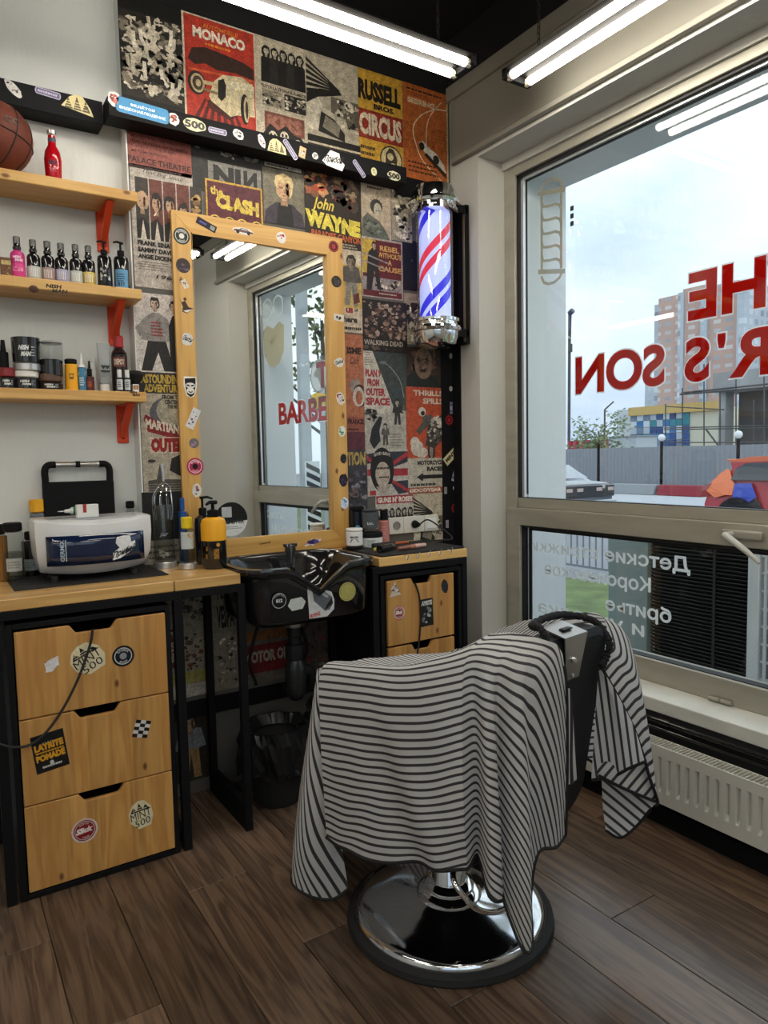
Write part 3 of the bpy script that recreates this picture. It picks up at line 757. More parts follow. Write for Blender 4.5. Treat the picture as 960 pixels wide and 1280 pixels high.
for fn, p0, p1, lab, back in up:
    poster(fn, lab, xs(p0, 90), xs(p1, 90 if p1 < 500 else 160), 2.734, ZT, back)

def a_palace(a):
    a.rect(0, 0, 1, 1, '#8c4a40')
    for i, t in enumerate(('THE CRYSTAL COURT', 'GOOD BYE, WINTER', 'MONEY FOR NOTHING', 'THE ARRIVAL OF SUMMER', 'CALICO CONJURING', 'METAMORPHOSIS')): a.text(t, .08, .86 - i * .105, .08 + len(t) * .042, .92 - i * .105, '#2a1512', .01)
    a.text('PALACE THEATRE', .02, .12, .98, .25, '#2a1512', .02); a.bars(.02, .0, .9, .07, 1, '#2a1512', .8)
poster_at(a_palace, 'brick-red text poster reading PALACE THEATRE, above the shelf end', (157, 150), (238.5, 222), '#8c4a40')
def a_nin(a):
    a.rect(0, 0, 1, 1, '#2a2927'); a.crowd(.02, .72, .98, .95, 26, .05, ['#8f8a82', '#55524d', '#b5b0a6']); a.rect(.22, .12, .98, .62, '#7d7a74')
    a.text('NI', .29, .18, .68, .56, '#252422', .06); a.text('N', .72, .18, .92, .56, '#252422', .06, mirror=True)
poster_at(a_nin, 'dark grey poster with the letters NIN in a pale box', (239.5, 172), (327.5, 252), '#2a2927')
def a_kid(a):
    a.rect(0, 0, 1, 1, '#77705f'); a.rect(0, .84, 1, 1, '#2e2a26'); a.rect(.05, .86, .95, .92, '#b9b0a0'); a.bars(.1, .87, .9, .91, 1, '#2e2a26')
    a.poly([(0, 0), (.05, .2), (.3, .34), (.7, .34), (.95, .2), (1, 0)], '#3d3540'); a.poly([(.3, 0), (.36, .34), (.68, .34), (.72, 0)], '#191616')
    a.head(.5, .55, .2, '#c59c78', '#d3bb86'); a.poly([(.28, .6), (.3, .74), (.5, .8), (.7, .74), (.73, .6), (.6, .66), (.4, .66)], '#d3bb86')
poster_at(a_kid, 'poster portrait of a fair-haired child in dark clothes', (328.5, 196), (380, 285), '#77705f')
def a_west(a):
    a.rect(0, 0, 1, 1, '#2b211b'); a.crowd(.0, .62, .4, .99, 40, .09, ['#a35a3a', '#7a4a30', '#c08a5a', '#3a2a20', '#b0482c']); a.crowd(.45, .5, .98, .99, 60, .1, ['#4a3d33', '#7a6248', '#2a221c', '#8f7a5c', '#5f2f22'])
    a.text('John', .14, .42, .5, .62, '#d6c04e', .02, shear=.3); a.text('WAYNE', .0, .2, .98, .42, '#dcc94f', .08, rise=-.06); a.text('PARADISE CANYON', .1, .09, .99, .18, '#c4622f', .03, rise=-.02)
    a.bars(.5, .0, .97, .07, 2, '#9a8f7e')
poster_at(a_west, 'dark western film poster reading John WAYNE in yellow letters', (380.5, 208), (451, 313), '#2b211b')
def a_statue(a):
    a.rect(0, 0, 1, 1, '#b7a58e'); a.bars(.2, .9, .9, .96, 1, '#6a2530', .7); a.bars(.2, .83, .9, .87, 1, '#2a2622', .7)
    for k in range(7):
        t = .15 + k * .44; a.poly([(.5 + .12 * math.cos(t - .08), .55 + .07 * math.sin(t - .08)), (.5 + .48 * math.cos(t), .55 + .25 * math.sin(t)), (.5 + .12 * math.cos(t + .08), .55 + .07 * math.sin(t + .08))], '#2b2a27')
    a.poly([(0, 0), (.02, .3), (.2, .42), (.35, .36), (.6, .3), (.85, .12), (.95, 0)], '#5e6258'); a.crowd(.02, 0, .7, .3, 26, .09, ['#3c3f39', '#787c70', '#50544b'])
    a.ell(.5, .54, .21, .21, '#3a3b37'); a.ell(.54, .49, .13, .19, '#b4ab99'); a.ell(.5, .47, .03, .015, '#2b2a27'); a.ell(.59, .48, .03, .015, '#2b2a27')
poster_at(a_statue, 'poster of a green statue head with a spiked crown', (451.5, 222), (488, 300), '#b7a58e')
def a_comic(a): a.rect(0, 0, 1, 1, '#9c917f'); a.crowd(0, 0, 1, 1, 70, .16, SEP)
poster_at(a_comic, 'grey comic-ink poster behind the barber pole top', (489, 230), (514, 303), '#9c917f')
def a_clash(a):
    a.rect(0, 0, 1, 1, '#c79c3f'); a.rect(.03, .0, .97, .965, '#5b2630'); a.crowd(.03, .0, .97, .9, 60, .05, ['#6b303a', '#4b1f29'])
    a.text('the', .08, .72, .3, .88, '#dcbf55', .03, rise=-.03); a.text('CLASH', .17, .46, .93, .74, '#dcbf55', .07, rise=-.05)
    for cx in (.15, .4, .62, .88): a.ell(cx, .2, .115, .13, '#dcbf55'); a.ell(cx, .2, .095, .11, '#2a1a18'); a.ell(cx, .15, .06, .06, '#9c7a50')
poster_at(a_clash, 'maroon poster reading the CLASH in yellow, above the mirror frame', (257, 224), (328, 300), '#c79c3f')
def a_sinatra(a):
    a.rect(0, 0, 1, 1, '#b7ada3'); a.text('That Big Small', .16, .925, .72, .965, '#2a2522', .0, shear=.4, rise=-.02)
    for i in range(5):
        x0 = .06 + i * .19; a.rect(x0, .4, x0 + .175, .9, '#6a3a30' if i in (1, 2, 3) else '#3a332d')
        if i == 4: a.crowd(x0, .58, x0 + .175, .88, 18, .06, ['#9a7a50', '#b8935f', '#7c5f3c']); continue
        a.poly([(x0, .4), (x0 + .175, .4), (x0 + .175, .52), (x0 + .09, .58), (x0, .54)], '#1f1c1a'); a.poly([(x0 + .05, .4), (x0 + .09, .56), (x0 + .13, .4)], '#c9bdae')
        a.head(x0 + .0875, .7 if i != 3 else .66, .068, '#bd9a7d', '#241d18' if i != 0 else '#bd9a7d', tall=1.75)
    a.line([(.3, .6), (.34, .63)], .004, '#efe9dc')
    for i, t in enumerate(('FRANK SINATRA', 'SAMMY DAVIS', 'ANGIE DICKINSON')): a.text(t, .06, .345 - i * .055, .66 if i != 1 else .56, .385 - i * .055, '#1b1816', .05)
    a.bars(.06, .14, .6, .22, 4, '#6a625c', .25); a.text('1960', .3, .08, .6, .115, '#2a2522', .02, shear=.3)
poster_at(a_sinatra, 'tall pale film poster with a row of faces, left of the mirror top', (163, 205), (256, 366), '#b7ada3')
def a_duo(a):
    a.rect(0, 0, 1, 1, '#c9c1ba')
    a.poly([(.1, .02), (.34, .02), (.5, .26), (.62, .02), (.86, .02), (.68, .42), (.28, .42)], '#221f1f'); a.poly([(.12, .42), (.2, .68), (.4, .76), (.58, .76), (.76, .68), (.84, .44), (.7, .4), (.28, .4)], '#8d8784'); a.poly([(.1, .44), (.0, .55), (.2, .68), (.24, .58)], '#8d8784')
    a.head(.46, .87, .1, '#c7ab97', '#26201d'); a.poly([(.78, .02), (1, .02), (1, .78), (.86, .74), (.76, .6)], '#191717'); a.head(.9, .85, .095, '#b99c88', '#171312')
    for i in range(5): a.bars(.36, .62 - i * .04, .66, .65 - i * .04, 1, '#8f2a30', .7)
poster_at(a_duo, 'black and white photo poster of two standing men by the shelves', (168, 366), (224.5, 466), '#c9c1ba')
def a_astound(a):
    a.rect(0, .0, 1, 1, '#aaa08f'); a.rect(0, .83, 1, 1, '#2b2621'); a.text('ASTOUNDING', .03, .91, .99, .985, '#b79a3e', .05); a.text('ADVENTURES', .1, .84, .99, .905, '#b79a3e', .05)
    a.ell(.62, .66, .42, .4, '#5a5a62'); a.ell(.72, .69, .36, .34, '#a39a86')
    a.text('FROM THE', .5, .785, .98, .82, '#1d1a18', .05); a.text('CENTER OF', .56, .745, .98, .78, '#1d1a18', .05); a.text('THE MOON', .62, .71, .98, .74, '#1d1a18', .05)
    a.poly([(.06, .62), (.1, .66), (.95, .5), (.95, .44), (.14, .52)], '#7e1f1d'); a.text('MARTIANS', .1, .52, .95, .6, '#d5c7b4', .05, rise=-.06); a.rect(.18, .345, .98, .475, '#c7b9a5'); a.text('OUTER', .2, .35, .99, .47, '#92231f', .09)
    a.poly([(.6, .2), (.66, .3), (.86, .33), (1, .28), (1, .12), (.8, .16)], '#1f1c1a'); a.poly([(.1, .12), (.3, .13), (.38, .26), (.46, .13), (.98, .12), (.98, .03), (.1, .03)], '#4e4a46'); a.bars(.1, .04, .95, .1, 3, '#8a8174', .3)
    a.ell(.2, .28, .09, .04, '#3a3632')
poster_at(a_astound, 'grey science-fiction poster reading ASTOUNDING ADVENTURES behind the head massager', (174.5, 466), (233, 616), '#aaa08f')
def a_dark(a): a.rect(0, .35, 1, 1, '#171615'); a.rect(0, 0, 1, .33, '#a59c8e'); a.bars(.1, .05, .9, .28, 3, '#5a544b', .4)
poster_at(a_dark, 'black-topped poster strip just above the counter behind the glass jar', (178, 617), (236, 700), '#171615')
# right of the mirror
def a_soldier(a):
    a.rect(0, 0, 1, 1, '#bfae9a'); a.rect(0, .3, 1, .97, '#bda05a'); a.rect(.0, .82, 1, .97, '#c4b59f')
    a.person(.5, .33, .58, '#55504b', '#7d7870', '#8e7d6d', '#322c28', .3); a.poly([(.6, .35), (.9, .38), (.85, .5), (.6, .46)], '#5b2a26')
    a.text('US', .2, .235, .55, .3, '#8a2420', .08); a.text('of', .62, .26, .8, .3, '#241f1c', .04); a.text('here', .05, .12, .75, .2, '#241f1c', .05); a.bars(.05, .03, .95, .07, 1, '#241f1c', .8, 0)
poster_at(a_soldier, 'narrow poster of a standing soldier ending in the word here', (426, 312), (452, 416), '#bfae9a')
def a_rebel(a):
    a.rect(0, 0, 1, 1, '#a79a92'); a.rect(.02, .02, .97, .97, '#5c1c22'); a.rect(.02, .4, .34, .97, '#b99a3c'); a.rect(.02, .12, .97, .34, '#8c8384'); a.crowd(.3, .12, .97, .34, 36, .05, SEP)
    for i, t in enumerate(('REBEL', 'WITHOUT', 'A', 'CAUSE')):
        c = .68; w = (.24, .3, .05, .28)[i]; a.text(t, c - w, .8 - i * .115, c + w, .89 - i * .115, '#c79a55', .03)
    a.poly([(.1, .12), (.22, .12), (.3, .45), (.36, .15), (.46, .12), (.4, .5), (.42, .75), (.28, .85), (.16, .75), (.12, .5)], '#231e20'); a.head(.3, .87, .05, '#b59a86', '#1e1715')
    for k in range(2): a.line([(.02, .72 - k * .12), (.65, .6 - k * .12)], .007, '#8c8384')
    a.bars(.4, .05, .95, .1, 1, '#a79a92', .5)
poster_at(a_rebel, 'dark red poster reading REBEL WITHOUT A CAUSE left of the barber pole', (452, 296), (502.5, 375), '#a79a92')
def a_walk(a):
    a.rect(0, 0, 1, 1, '#1f1a19'); a.crowd(0, .22, 1, .97, 150, .055, ['#6e574c', '#8c7668', '#3c3230', '#a58f80', '#2b2424', '#5a4038']); a.text('WALKING DEAD', .02, .12, .9, .22, '#a3978c', .04); a.crowd(0, 0, 1, .12, 30, .05, ['#5b4d45', '#2a2322'])
poster_at(a_walk, 'dark poster of many small figures reading WALKING DEAD', (453, 374), (508, 441), '#1f1a19')
def a_isme(a):
    a.rect(0, 0, .97, 1, '#a8664a'); a.text('ISME', .15, .8, .88, .87, '#241a18', .06); a.text('Club', .3, .7, .75, .77, '#241a18', .0, shear=.3)
    a.ell(.55, .48, .3, .3, '#8c8078'); a.ell(.75, .38, .36, .5, '#3c2024'); a.ell(.7, .37, .3, .44, '#c1b3ac'); a.ell(.72, .36, .18, .3, '#a8664a'); a.rect(.0, .0, .97, .16, '#8a4f40'); a.text('FRANCE', .12, .09, .92, .14, '#31181a', .05); a.bars(.1, .02, .9, .05, 1, '#31181a')
poster_at(a_isme, 'narrow orange poster reading ISME Club beside the mirror', (430, 418), (455.5, 540), '#b6a396')
def a_tion(a):
    a.rect(0, 0, 1, 1, '#3c3a42'); a.rect(0, .82, 1, 1, '#5a2c38'); a.text('TION', .0, .66, .95, .8, '#a89052', .05); a.crowd(0, .0, 1, .62, 50, .2, ['#2a2a31', '#54505a', '#6f5a58', '#7f7a80', '#34343c'])
poster_at(a_tion, 'narrow dark poster reading TION beside the lower mirror frame', (433.5, 541), (459, 660), '#3c3a42')
def a_plan(a):
    a.rect(0, 0, 1, 1, '#3a4242'); a.rect(0, 0, 1, .42, '#aca69d'); a.crowd(.2, .38, 1, .5, 40, .06, ['#6e6b66', '#8f8a83', '#4a4a48']); a.poly([(0, .4), (0, 1), (.2, 1), (.72, .42), (.6, .38)], '#bdb5ab')
    a.line(catmull([(.4, .88), (.6, .85), (.85, .72), (.95, .55)], 5), .004, '#8f9494'); a.ell(.45, .88, .1, .03, '#6a6f6f')
    for i, (t, w) in enumerate((('PLAN 9', .34), ('FROM', .3), ('OUTER', .44), ('SPACE', .54))): a.text(t, .04 if i != 1 else .08, .735 - i * .09, .06 + w, .81 - i * .09, '#9a3138', .06)
    a.bars(.03, .84, .22, .98, 6, '#6a645c', .3); a.poly([(.1, .12), (.16, .24), (.34, .36), (.42, .35), (.34, .22), (.36, .12), (.2, .04)], '#26282a'); a.person(.78, .28, .24, '#2c2c2c', '#33312f', '#a59b90', '#1e1c1a', .3); a.person(.48, .08, .2, '#5a5754', '#4a4744', '#b0a59a', '#2a2624', .3); a.bars(.6, .06, .97, .2, 5, '#5a554f', .25); a.crowd(.0, .3, .3, .44, 20, .06, ['#4a4a48', '#2a2a2a', '#77736d'])
poster_at(a_plan, 'grey horror poster reading PLAN 9 FROM OUTER SPACE', (454.5, 437), (507.5, 565), '#3a4242')
def a_face(a): a.rect(0, 0, 1, 1, '#33261f'); a.crowd(0, 0, 1, 1, 60, .14, ['#3a2c25', '#573a2d', '#262321', '#6e4a36']); a.poly([(0, 0), (.05, .3), (.35, .4), (.8, .3), (1, 0)], '#1d211f'); a.ell(.48, .6, .26, .36, '#7c6350'); a.ell(.55, .68, .08, .07, '#241b18'); a.ell(.36, .68, .07, .06, '#241b18'); a.crowd(.28, .35, .68, .85, 20, .06, ['#8f7460', '#5c4436']); a.ell(.46, .42, .1, .04, '#2a1d1a')
poster_at(a_face, 'dark brown poster of a rough face under the barber pole', (508, 434), (551, 484), '#33261f')
def a_moto(a):
    a.rect(0, 0, 1, 1, '#b04a2c'); a.text('THRILLS', .2, .88, 1.0, .955, '#cfc2b2', .04); a.text('SPILLS', .45, .77, 1.0, .85, '#cfc2b2', .04)
    a.ell(.28, .16, .17, .17, '#c3b8aa'); a.ell(.4, .1, .16, .12, '#c3b8aa'); a.ell(.22, .24, .12, .12, '#cfc4b6')
    a.ell(.66, .12, .1, .22, '#25211f'); a.ell(.66, .12, .05, .15, '#8f867c'); a.poly([(.5, .2), (.6, .55), (.95, .62), (1, .3), (.75, .15)], '#38332f'); a.crowd(.5, .18, 1, .62, 46, .07, ['#a59b90', '#2a2725', '#5c554e', '#d0c6ba']); a.poly([(.25, .4), (.4, .5), (.45, .62), (.7, .62), (.6, .48), (.35, .35)], '#55504b'); a.ell(.42, .66, .1, .1, '#cfc6ba'); a.ell(.44, .64, .055, .05, '#2a2725')
poster_at(a_moto, 'orange motorcycle race poster beside the black corner strip', (507.5, 484), (553.5, 573), '#b04a2c')
def a_races(a):
    a.rect(0, 0, 1, 1, '#b3ac9d'); a.text('MOTORCYCLE', .28, .8, 1.0, .93, '#26221f', .06); a.text('RACES', .52, .62, .96, .75, '#26221f', .06)
    a.poly([(.25, .46), (.42, .34), (.42, .41), (1, .41), (1, .52), (.42, .52), (.42, .58)], '#1f1c1a'); a.bars(.1, .2, .98, .29, 1, '#3a342f', .7); a.rect(0, .0, 1, .17, '#a0503c'); a.text('GOODYEAR', .06, .03, .9, .14, '#d3c5b4', .06)
poster_at(a_races, 'pale poster reading MOTORCYCLE RACES with a black arrow', (508.5, 574), (555, 614), '#b3ac9d')
def a_flag(a):
    a.rect(0, 0, 1, 1, '#b6ada6'); a.poly([(.4, .95), (1, .95), (1, .72), (.6, .6)], '#33353f'); a.poly([(0, .9), (.3, .95), (.1, .7), (0, .7)], '#33353f'); a.poly([(.55, .3), (1, .32), (1, .05), (.75, .02)], '#33353f')
    a.rect(.5, .42, 1, .58, '#a3333a'); a.rect(0, .44, .2, .58, '#a3333a'); a.poly([(.55, .6), (1, .85), (1, .95), (.5, .66)], '#a3333a'); a.poly([(.55, .38), (1, .12), (1, .04), (.5, .33)], '#a3333a'); a.poly([(.0, .78), (.2, .64), (.2, .7), (.0, .88)], '#a3333a')
    a.rect(.05, .02, .2, .12, '#a3333a')
    a.ell(.36, .56, .29, .46, '#1d1b1b'); a.ell(.37, .46, .18, .26, '#b6a698'); a.poly([(.2, .2), (.3, .05), (.5, .08), (.58, .25)], '#aa9d92'); a.text('GOD SAVE', .16, .84, .56, .91, '#b6ada6', .05, arc=.04); a.bars(.22, .57, .56, .62, 1, '#1d1b1b', .9, 0); a.bars(.28, .38, .52, .42, 1, '#1d1b1b', .9, 0)
poster_at(a_flag, 'poster with an oval portrait over a torn red white and blue flag', (459, 563), (509, 617), '#b6ada6')
def a_guns(a):
    a.rect(0, 0, 1, 1, '#bdb6ac'); a.bars(.05, .9, .95, .97, 1, '#26221f', .7, 0); a.rect(.02, .66, 1, .88, '#a63138'); a.text("GUNS N' ROSES", .05, .69, .97, .85, '#d9d0c5', .06)
    for i in range(6):
        cx = .1 + i * .16; a.poly([(cx - .08, .12), (cx + .08, .12), (cx + .07, .34), (cx - .07, .34)], '#2a2725'); a.head(cx, .43, .05, '#b5aa9d', '#1c1917', long_hair=True)
poster_at(a_guns, "small poster reading GUNS N' ROSES above the wall sockets", (470, 616), (516.5, 656), '#bdb6ac')
poster_at(a_auto, 'lower copy of the classic car poster behind the wall sockets', (517, 618), (553.5, 690), '#b9ae99')
def a_black(a): a.rect(0, 0, 1, 1, '#15151c'); a.ell(.75, .2, .1, .06, '#8f8f95'); a.ell(.3, .6, .04, .04, '#4b4b5a')
poster_at(a_black, 'black poster half hidden by the barber pole', (503.5, 300), (541, 366), '#15151c')
poster_at(a_comic, 'small dark framed print under the black poster by the pole', (505, 367), (541, 432), '#3a3230')
# under the counter
def a_low1(a): a.rect(0, 0, 1, 1, '#9c927e'); a.rect(0, .86, 1, 1, '#55504a'); a.crowd(.3, .6, 1, .86, 40, .06, ['#4a453e', '#2a2622', '#857b6a']); a.poly([(.0, .24), (.5, .3), (.48, .62), (.0, .58)], '#7a2a22'); [a.text(t, .05, .5 - i * .09, .42, .58 - i * .09, '#c9bda9', .05, rot=.2) for i, t in enumerate(('BOTS', 'FIRST', 'SHIP'))]; a.rect(0, .12, 1, .22, '#a59a52'); a.rect(0, .0, 1, .11, '#b5aea2'); a.crowd(.5, .22, 1, .55, 30, .06, ['#6a3a2a', '#4a453e', '#2a2622'])
poster(a_low1, 'poster with a red banner under the counter beside the drawers', .76, .955, .42, .9, '#9c927e')
def a_low2(a): a.rect(0, 0, 1, 1, '#2f2a22'); a.person(.5, .04, .9, '#7d7f86', '#9a7a50', '#9a7d62', '#1c1815', .3)
poster(a_low2, 'dark poster of a man in tan trousers low under the counter', .77, .97, .06, .34, '#2f2a22')
def a_low3(a): a.rect(0, 0, 1, 1, '#8b8272'); a.text('TOTES', .2, .8, .9, .95, '#1f1b18', .04); a.text('VESPA', .2, .55, .9, .75, '#1f1b18', .04); a.crowd(0, .05, 1, .5, 30, .1, SEP)
poster(a_low3, 'black-lettered poster in the shade under the wash basin left side', .985, 1.09, .42, .9, '#8b8272')
def a_low4(a): a.rect(0, 0, 1, 1, '#6f665a'); a.crowd(0, .55, 1, 1, 36, .08, SEP); a.rect(.0, .42, 1, .52, '#8c5a30'); a.rect(.02, .1, .95, .38, '#7a2226'); a.text('MOTOR OIL', .1, .2, .9, .32, '#b7a99a', .05)
poster(a_low4, 'poster with a red label under the wash basin', 1.10, 1.36, .42, .86, '#6f665a')
def a_low5(a): a.rect(0, 0, 1, 1, '#5c5148'); a.crowd(0, .0, 1, 1, 60, .09, ['#4a3d38', '#7d3c3c', '#8f8477', '#2a2522'])
poster(a_low5, 'dark reddish poster behind the wash basin drain', 1.365, 1.54, .42, .86, '#5c5148')
tag(bx('rail_pipe', M_BLACK, .74, 1.52, 2.872, 2.884, .33, .40, bev=.003), 'black horizontal rail along the wall under the counter', 'rail')

# ---------------------------------------------------------------- black ledge board with stickers
ledge = thing('ledge_board', 'black ledge board with stickers running along the wall under the top posters', 'ledge', (1.45, 2.84, 2.655))
LB0, LB1, LY = 2.656, 2.728, 2.79
bx('board', M_BLACK, 0.64, 1.955, LY, WY - .006, LB0, LB1, ledge, bev=.002)
bx('board_end', M_BLACK, 1.9555, 2.205, WY - .0105, WY - .006, LB0 - .02, LB1, ledge)
led2 = thing('ledge_board', 'black ledge board with stickers above the shelves on the white wall', 'ledge', (-.4, 2.92, 2.655))
bx('board', M_BLACK, -1.6, .638, 2.872, WYL - .001, 2.652, 2.735, led2, bev=.002)
def sticker(parent, px, py, w, h, fn, back, yplane, shape=None, name='sticker', rot=0., m=VINYL):
    p = Vector(on_y(px, py, yplane - .0003))
    u = Vector((math.cos(rot), 0, math.sin(rot))); v = Vector((-math.sin(rot), 0, math.cos(rot)))
    a = Art(w, h)
    if fn: fn(a)
    return a.build(name, p - u * w / 2 - v * h / 2, u, v, parent, back, .0004, m, shape)
def s_rose(a): a.ell(.5, .55, .3, .3, '#a33b33'); a.crowd(.15, .2, .85, .85, 14, .14, ['#c96a5c', '#7d211d', '#e9d9d0'])
def s_500(a): a.text('500', .08, .2, .92, .8, '#1c1a14', .05)
def s_bar(a): a.rect(.05, .15, .95, .85, '#5d5878'); a.bars(.1, .3, .9, .7, 1, '#b7b0c9', .8, .1)
def s_peaks(a):
    for k in range(3): a.poly([(.1 + k * .27, .15), (.2 + k * .27, .75 if k != 1 else .9), (.36 + k * .27, .15)], '#5a4a24')
    a.bars(.15, .2, .85, .6, 3, '#d8c78a', .4)
def s_scr(a): a.crowd(.15, .15, .85, .85, 12, .16, ['#2a2626', '#8f8a88', '#c9c4c0'])
def s_script(a): a.text('Прибой', .1, .25, .9, .75, '#141414', .03, shear=.4, rise=.1)
def s_blue(a): a.rect(.03, .06, .97, .94, '#1a7fb5'); a.text('ВЕДЁТСЯ', .28, .55, .72, .78, '#d9eef8', .03); a.text('ВИДЕОНАБЛЮДЕНИЕ', .08, .2, .92, .42, '#d9eef8', .03)
capsule = [(.5 + (.42 if c > 0 else -.42) + .08 * math.cos(t), .5 + .5 * math.sin(t)) for c, t in [(1, -PI / 2 + k * PI / 6) for k in range(7)] + [(-1, PI / 2 + k * PI / 6) for k in range(7)]]
for px, py, w, h, fn, bk, sh, rt, nm in ((143, 124, .05, .06, s_rose, '#e6d8d2', rag(1), 0, 'rose_sticker'), (178.5, 138, .2, .055, s_blue, '#1a7fb5', capsule, -.04, 'blue_notice_sticker'), (217, 149, .045, .05, s_rose, '#e6d8d2', rag(2), 0, 'rose_sticker'),
        (243.5, 156, .095, .05, s_500, '#e3d9a8', rag(3, 22, .47, .03), 0, 'number_sticker'), (272, 164, .075, .022, s_bar, '#b7b0c9', capsule, .0, 'lilac_sticker'), (298, 168, .05, .04, s_scr, '#dcdad6', rag(4), -.4, 'white_sticker'), (327, 176, .03, .06, s_scr, '#d9c6cf', rag(5), .4, 'bottle_sticker'),
        (346, 183, .085, .06, s_peaks, '#dfcf92', [(0, .1), (.15, .75), (.3, .95), (.5, 1), (.7, .85), (.95, .5), (1, .05)], 0, 'mountain_sticker'), (363, 187, .09, .022, s_bar, '#b7b0c9', capsule, -.9, 'lilac_sticker'), (378, 190.5, .03, .045, s_scr, '#c9a878', None, -.2, 'label_sticker'), (394, 195, .03, .03, s_scr, '#d5d5d5', rag(6), 0, 'white_sticker'),
        (417, 200, .11, .075, s_script, '#e9e9e4', [(0, .3), (.2, .7), (.35, 1), (.75, .95), (.8, .6), (1, .4), (.9, 0), (.2, .1)], -.05, 'script_sticker'), (449, 211, .085, .022, s_bar, '#b7b0c9', capsule, -.85, 'lilac_sticker'), (467.5, 214.5, .03, .035, s_scr, '#dcd3a0', circ(), 0, 'round_sticker'), (492.5, 220, .075, .045, s_500, '#d9d2b4', rag(7, 22, .47, .03), 0, 'number_sticker')):
    sticker(ledge, px, py, w, h, fn, bk, LY, sh, nm, rt)
for px, py, w, h, fn, bk, sh, rt, nm in ((16.5, 110.5, .035, .075, s_scr, '#cfcbc6', rag(8), .75, 'bottle_sticker'), (60, 116.5, .085, .024, s_bar, '#a9a2c4', capsule, -.08, 'lilac_sticker'), (97, 130, .11, .065, s_peaks, '#d9c98e', [(0, .2), (.25, .8), (.35, .9), (.5, 1), (.65, .95), (.9, .4), (1, 0)], -.05, 'mountain_sticker')):
    sticker(led2, px, py, w, h, fn, bk, 2.872, sh, nm, rt)
# stickers on the black corner strip
strip = corner_strip
def s_ringred(a): a.ring(.5, .5, .36, .46, '#a8242c'); a.ell(.5, .5, .2, .24, '#a8242c')
def s_mint(a): a.text('MINT', .1, .3, .9, .75, '#17160f', .05)
for px, py, w, h, fn, bk, sh, rt in ((561.5, 525, .05, .065, s_ringred, '#1c1818', circ(), 0), (563, 571, .09, .045, s_mint, '#c9bf9a', None, .7), (568, 593, .02, .07, s_bar, '#a9a2c4', capsule, -.35), (569, 635, .05, .055, s_ringred, '#1d1717', circ(), 0), (564, 510, .018, .06, s_bar, '#77738a', None, 0), (563.5, 486, .02, .025, s_scr, '#c5c5c0', circ(), 0), (557, 613, .018, .035, s_scr, '#8a8a88', None, 0), (568, 610, .02, .022, s_scr, '#a5a5a5', circ(), 0), (559, 655, .018, .04, s_scr, '#a59aa0', None, 0), (563.5, 445, .02, .03, s_scr, '#8a8a88', circ(), 0)):
    sticker(strip, px, py, w, h, fn, bk, WY - .0065, sh, 'sticker', rt)
# ================================================================ mirror
MX0, MX1, MZ0, MZ1, MY = .875, 1.648, .984, 2.384, 2.865
mirror = thing('wall_mirror', 'tall mirror in a stickered pine frame standing on the counter', 'mirror', (1.26, 2.875, MZ0))
MW = .082
M_PINE_F = wood('pine_frame_upright', 2, '#d9ae66', '#ba8a45', rough=.4)
M_PINE_FX = wood('pine_frame_across', 0, '#d9ae66', '#ba8a45', rough=.4)
y0, y1 = MY, MY + .02
def mitre(name, poly, m): return MB().prism(poly, (0, y0, 0), (1, 0, 0), (0, 0, 1), (0, y1 - y0, 0)).build(name, m, mirror, bev=.0015)
fl = mitre('frame_stile', [(MX0, MZ0), (MX0 + MW, MZ0 + MW), (MX0 + MW, MZ1 - MW), (MX0, MZ1)], M_PINE_F)
fr_ = mitre('frame_stile', [(MX1, MZ0), (MX1, MZ1), (MX1 - MW, MZ1 - MW), (MX1 - MW, MZ0 + MW)], M_PINE_F)
ft = mitre('frame_rail', [(MX0, MZ1), (MX0 + MW, MZ1 - MW), (MX1 - MW, MZ1 - MW), (MX1, MZ1)], M_PINE_FX)
fb = mitre('frame_rail', [(MX0, MZ0), (MX1, MZ0), (MX1 - MW, MZ0 + MW), (MX0 + MW, MZ0 + MW)], M_PINE_FX)
m = MB(); gx0, gx1 = MX0 + MW - .006, MX1 - MW + .006; dg = math.tan(math.radians(1.9)); gm = (gx0 + gx1) / 2      # the glass sits slightly askew in its frame
gp = [(gx0, MY + .0102 - (gm - gx0) * dg, 0), (gx1, MY + .0102 + (gx1 - gm) * dg, 0)]
v_ = [(x_, y_ + d_, z_) for z_ in (MZ0 + MW - .006, MZ1 - MW + .006) for d_ in (0, .003) for x_, y_, _z in gp]
m.add(v_, [(0, 2, 3, 1), (4, 5, 7, 6), (0, 1, 5, 4), (2, 6, 7, 3), (0, 4, 6, 2), (1, 3, 7, 5)]); m.build('mirror_glass', mat('mirror_silver', (.9, .92, .91), .01, 1.), mirror, smooth=False)
def s_disc(c1, c2, c3):
    def f(a): a.ell(.5, .5, .5, .5, c1); a.ring(.5, .5, .36, .4, c2); a.ell(.5, .5, .16, .16, c3); a.ringtext('BARBER', .5, .5, .29, .1, c2, 2.5, .6); a.ringtext('SHOP', .5, .5, .29, .1, c2, -2.2, -.9)
    return f
def s_plain(*cols):
    def f(a): a.crowd(.12, .12, .88, .88, 16, .14, list(cols))
    return f
def s_barcode(a): a.rect(0, 0, 1, 1, '#15131c'); a.bars(.15, .35, .5, .65, 1, '#5a55c0', .9, 0); a.bars(.7, .2, .92, .8, 5, '#cfcfd8', .5, 0)
def s_car(a): a.poly([(.05, .35), (.1, .6), (.3, .65), (.42, .88), (.65, .88), (.78, .62), (.95, .55), (.95, .3)], '#6a4c46'); a.ell(.25, .32, .08, .08, '#1c1a1a'); a.ell(.75, .32, .08, .08, '#1c1a1a'); a.poly([(.38, .65), (.45, .82), (.62, .82), (.7, .65)], '#b9c4cc')
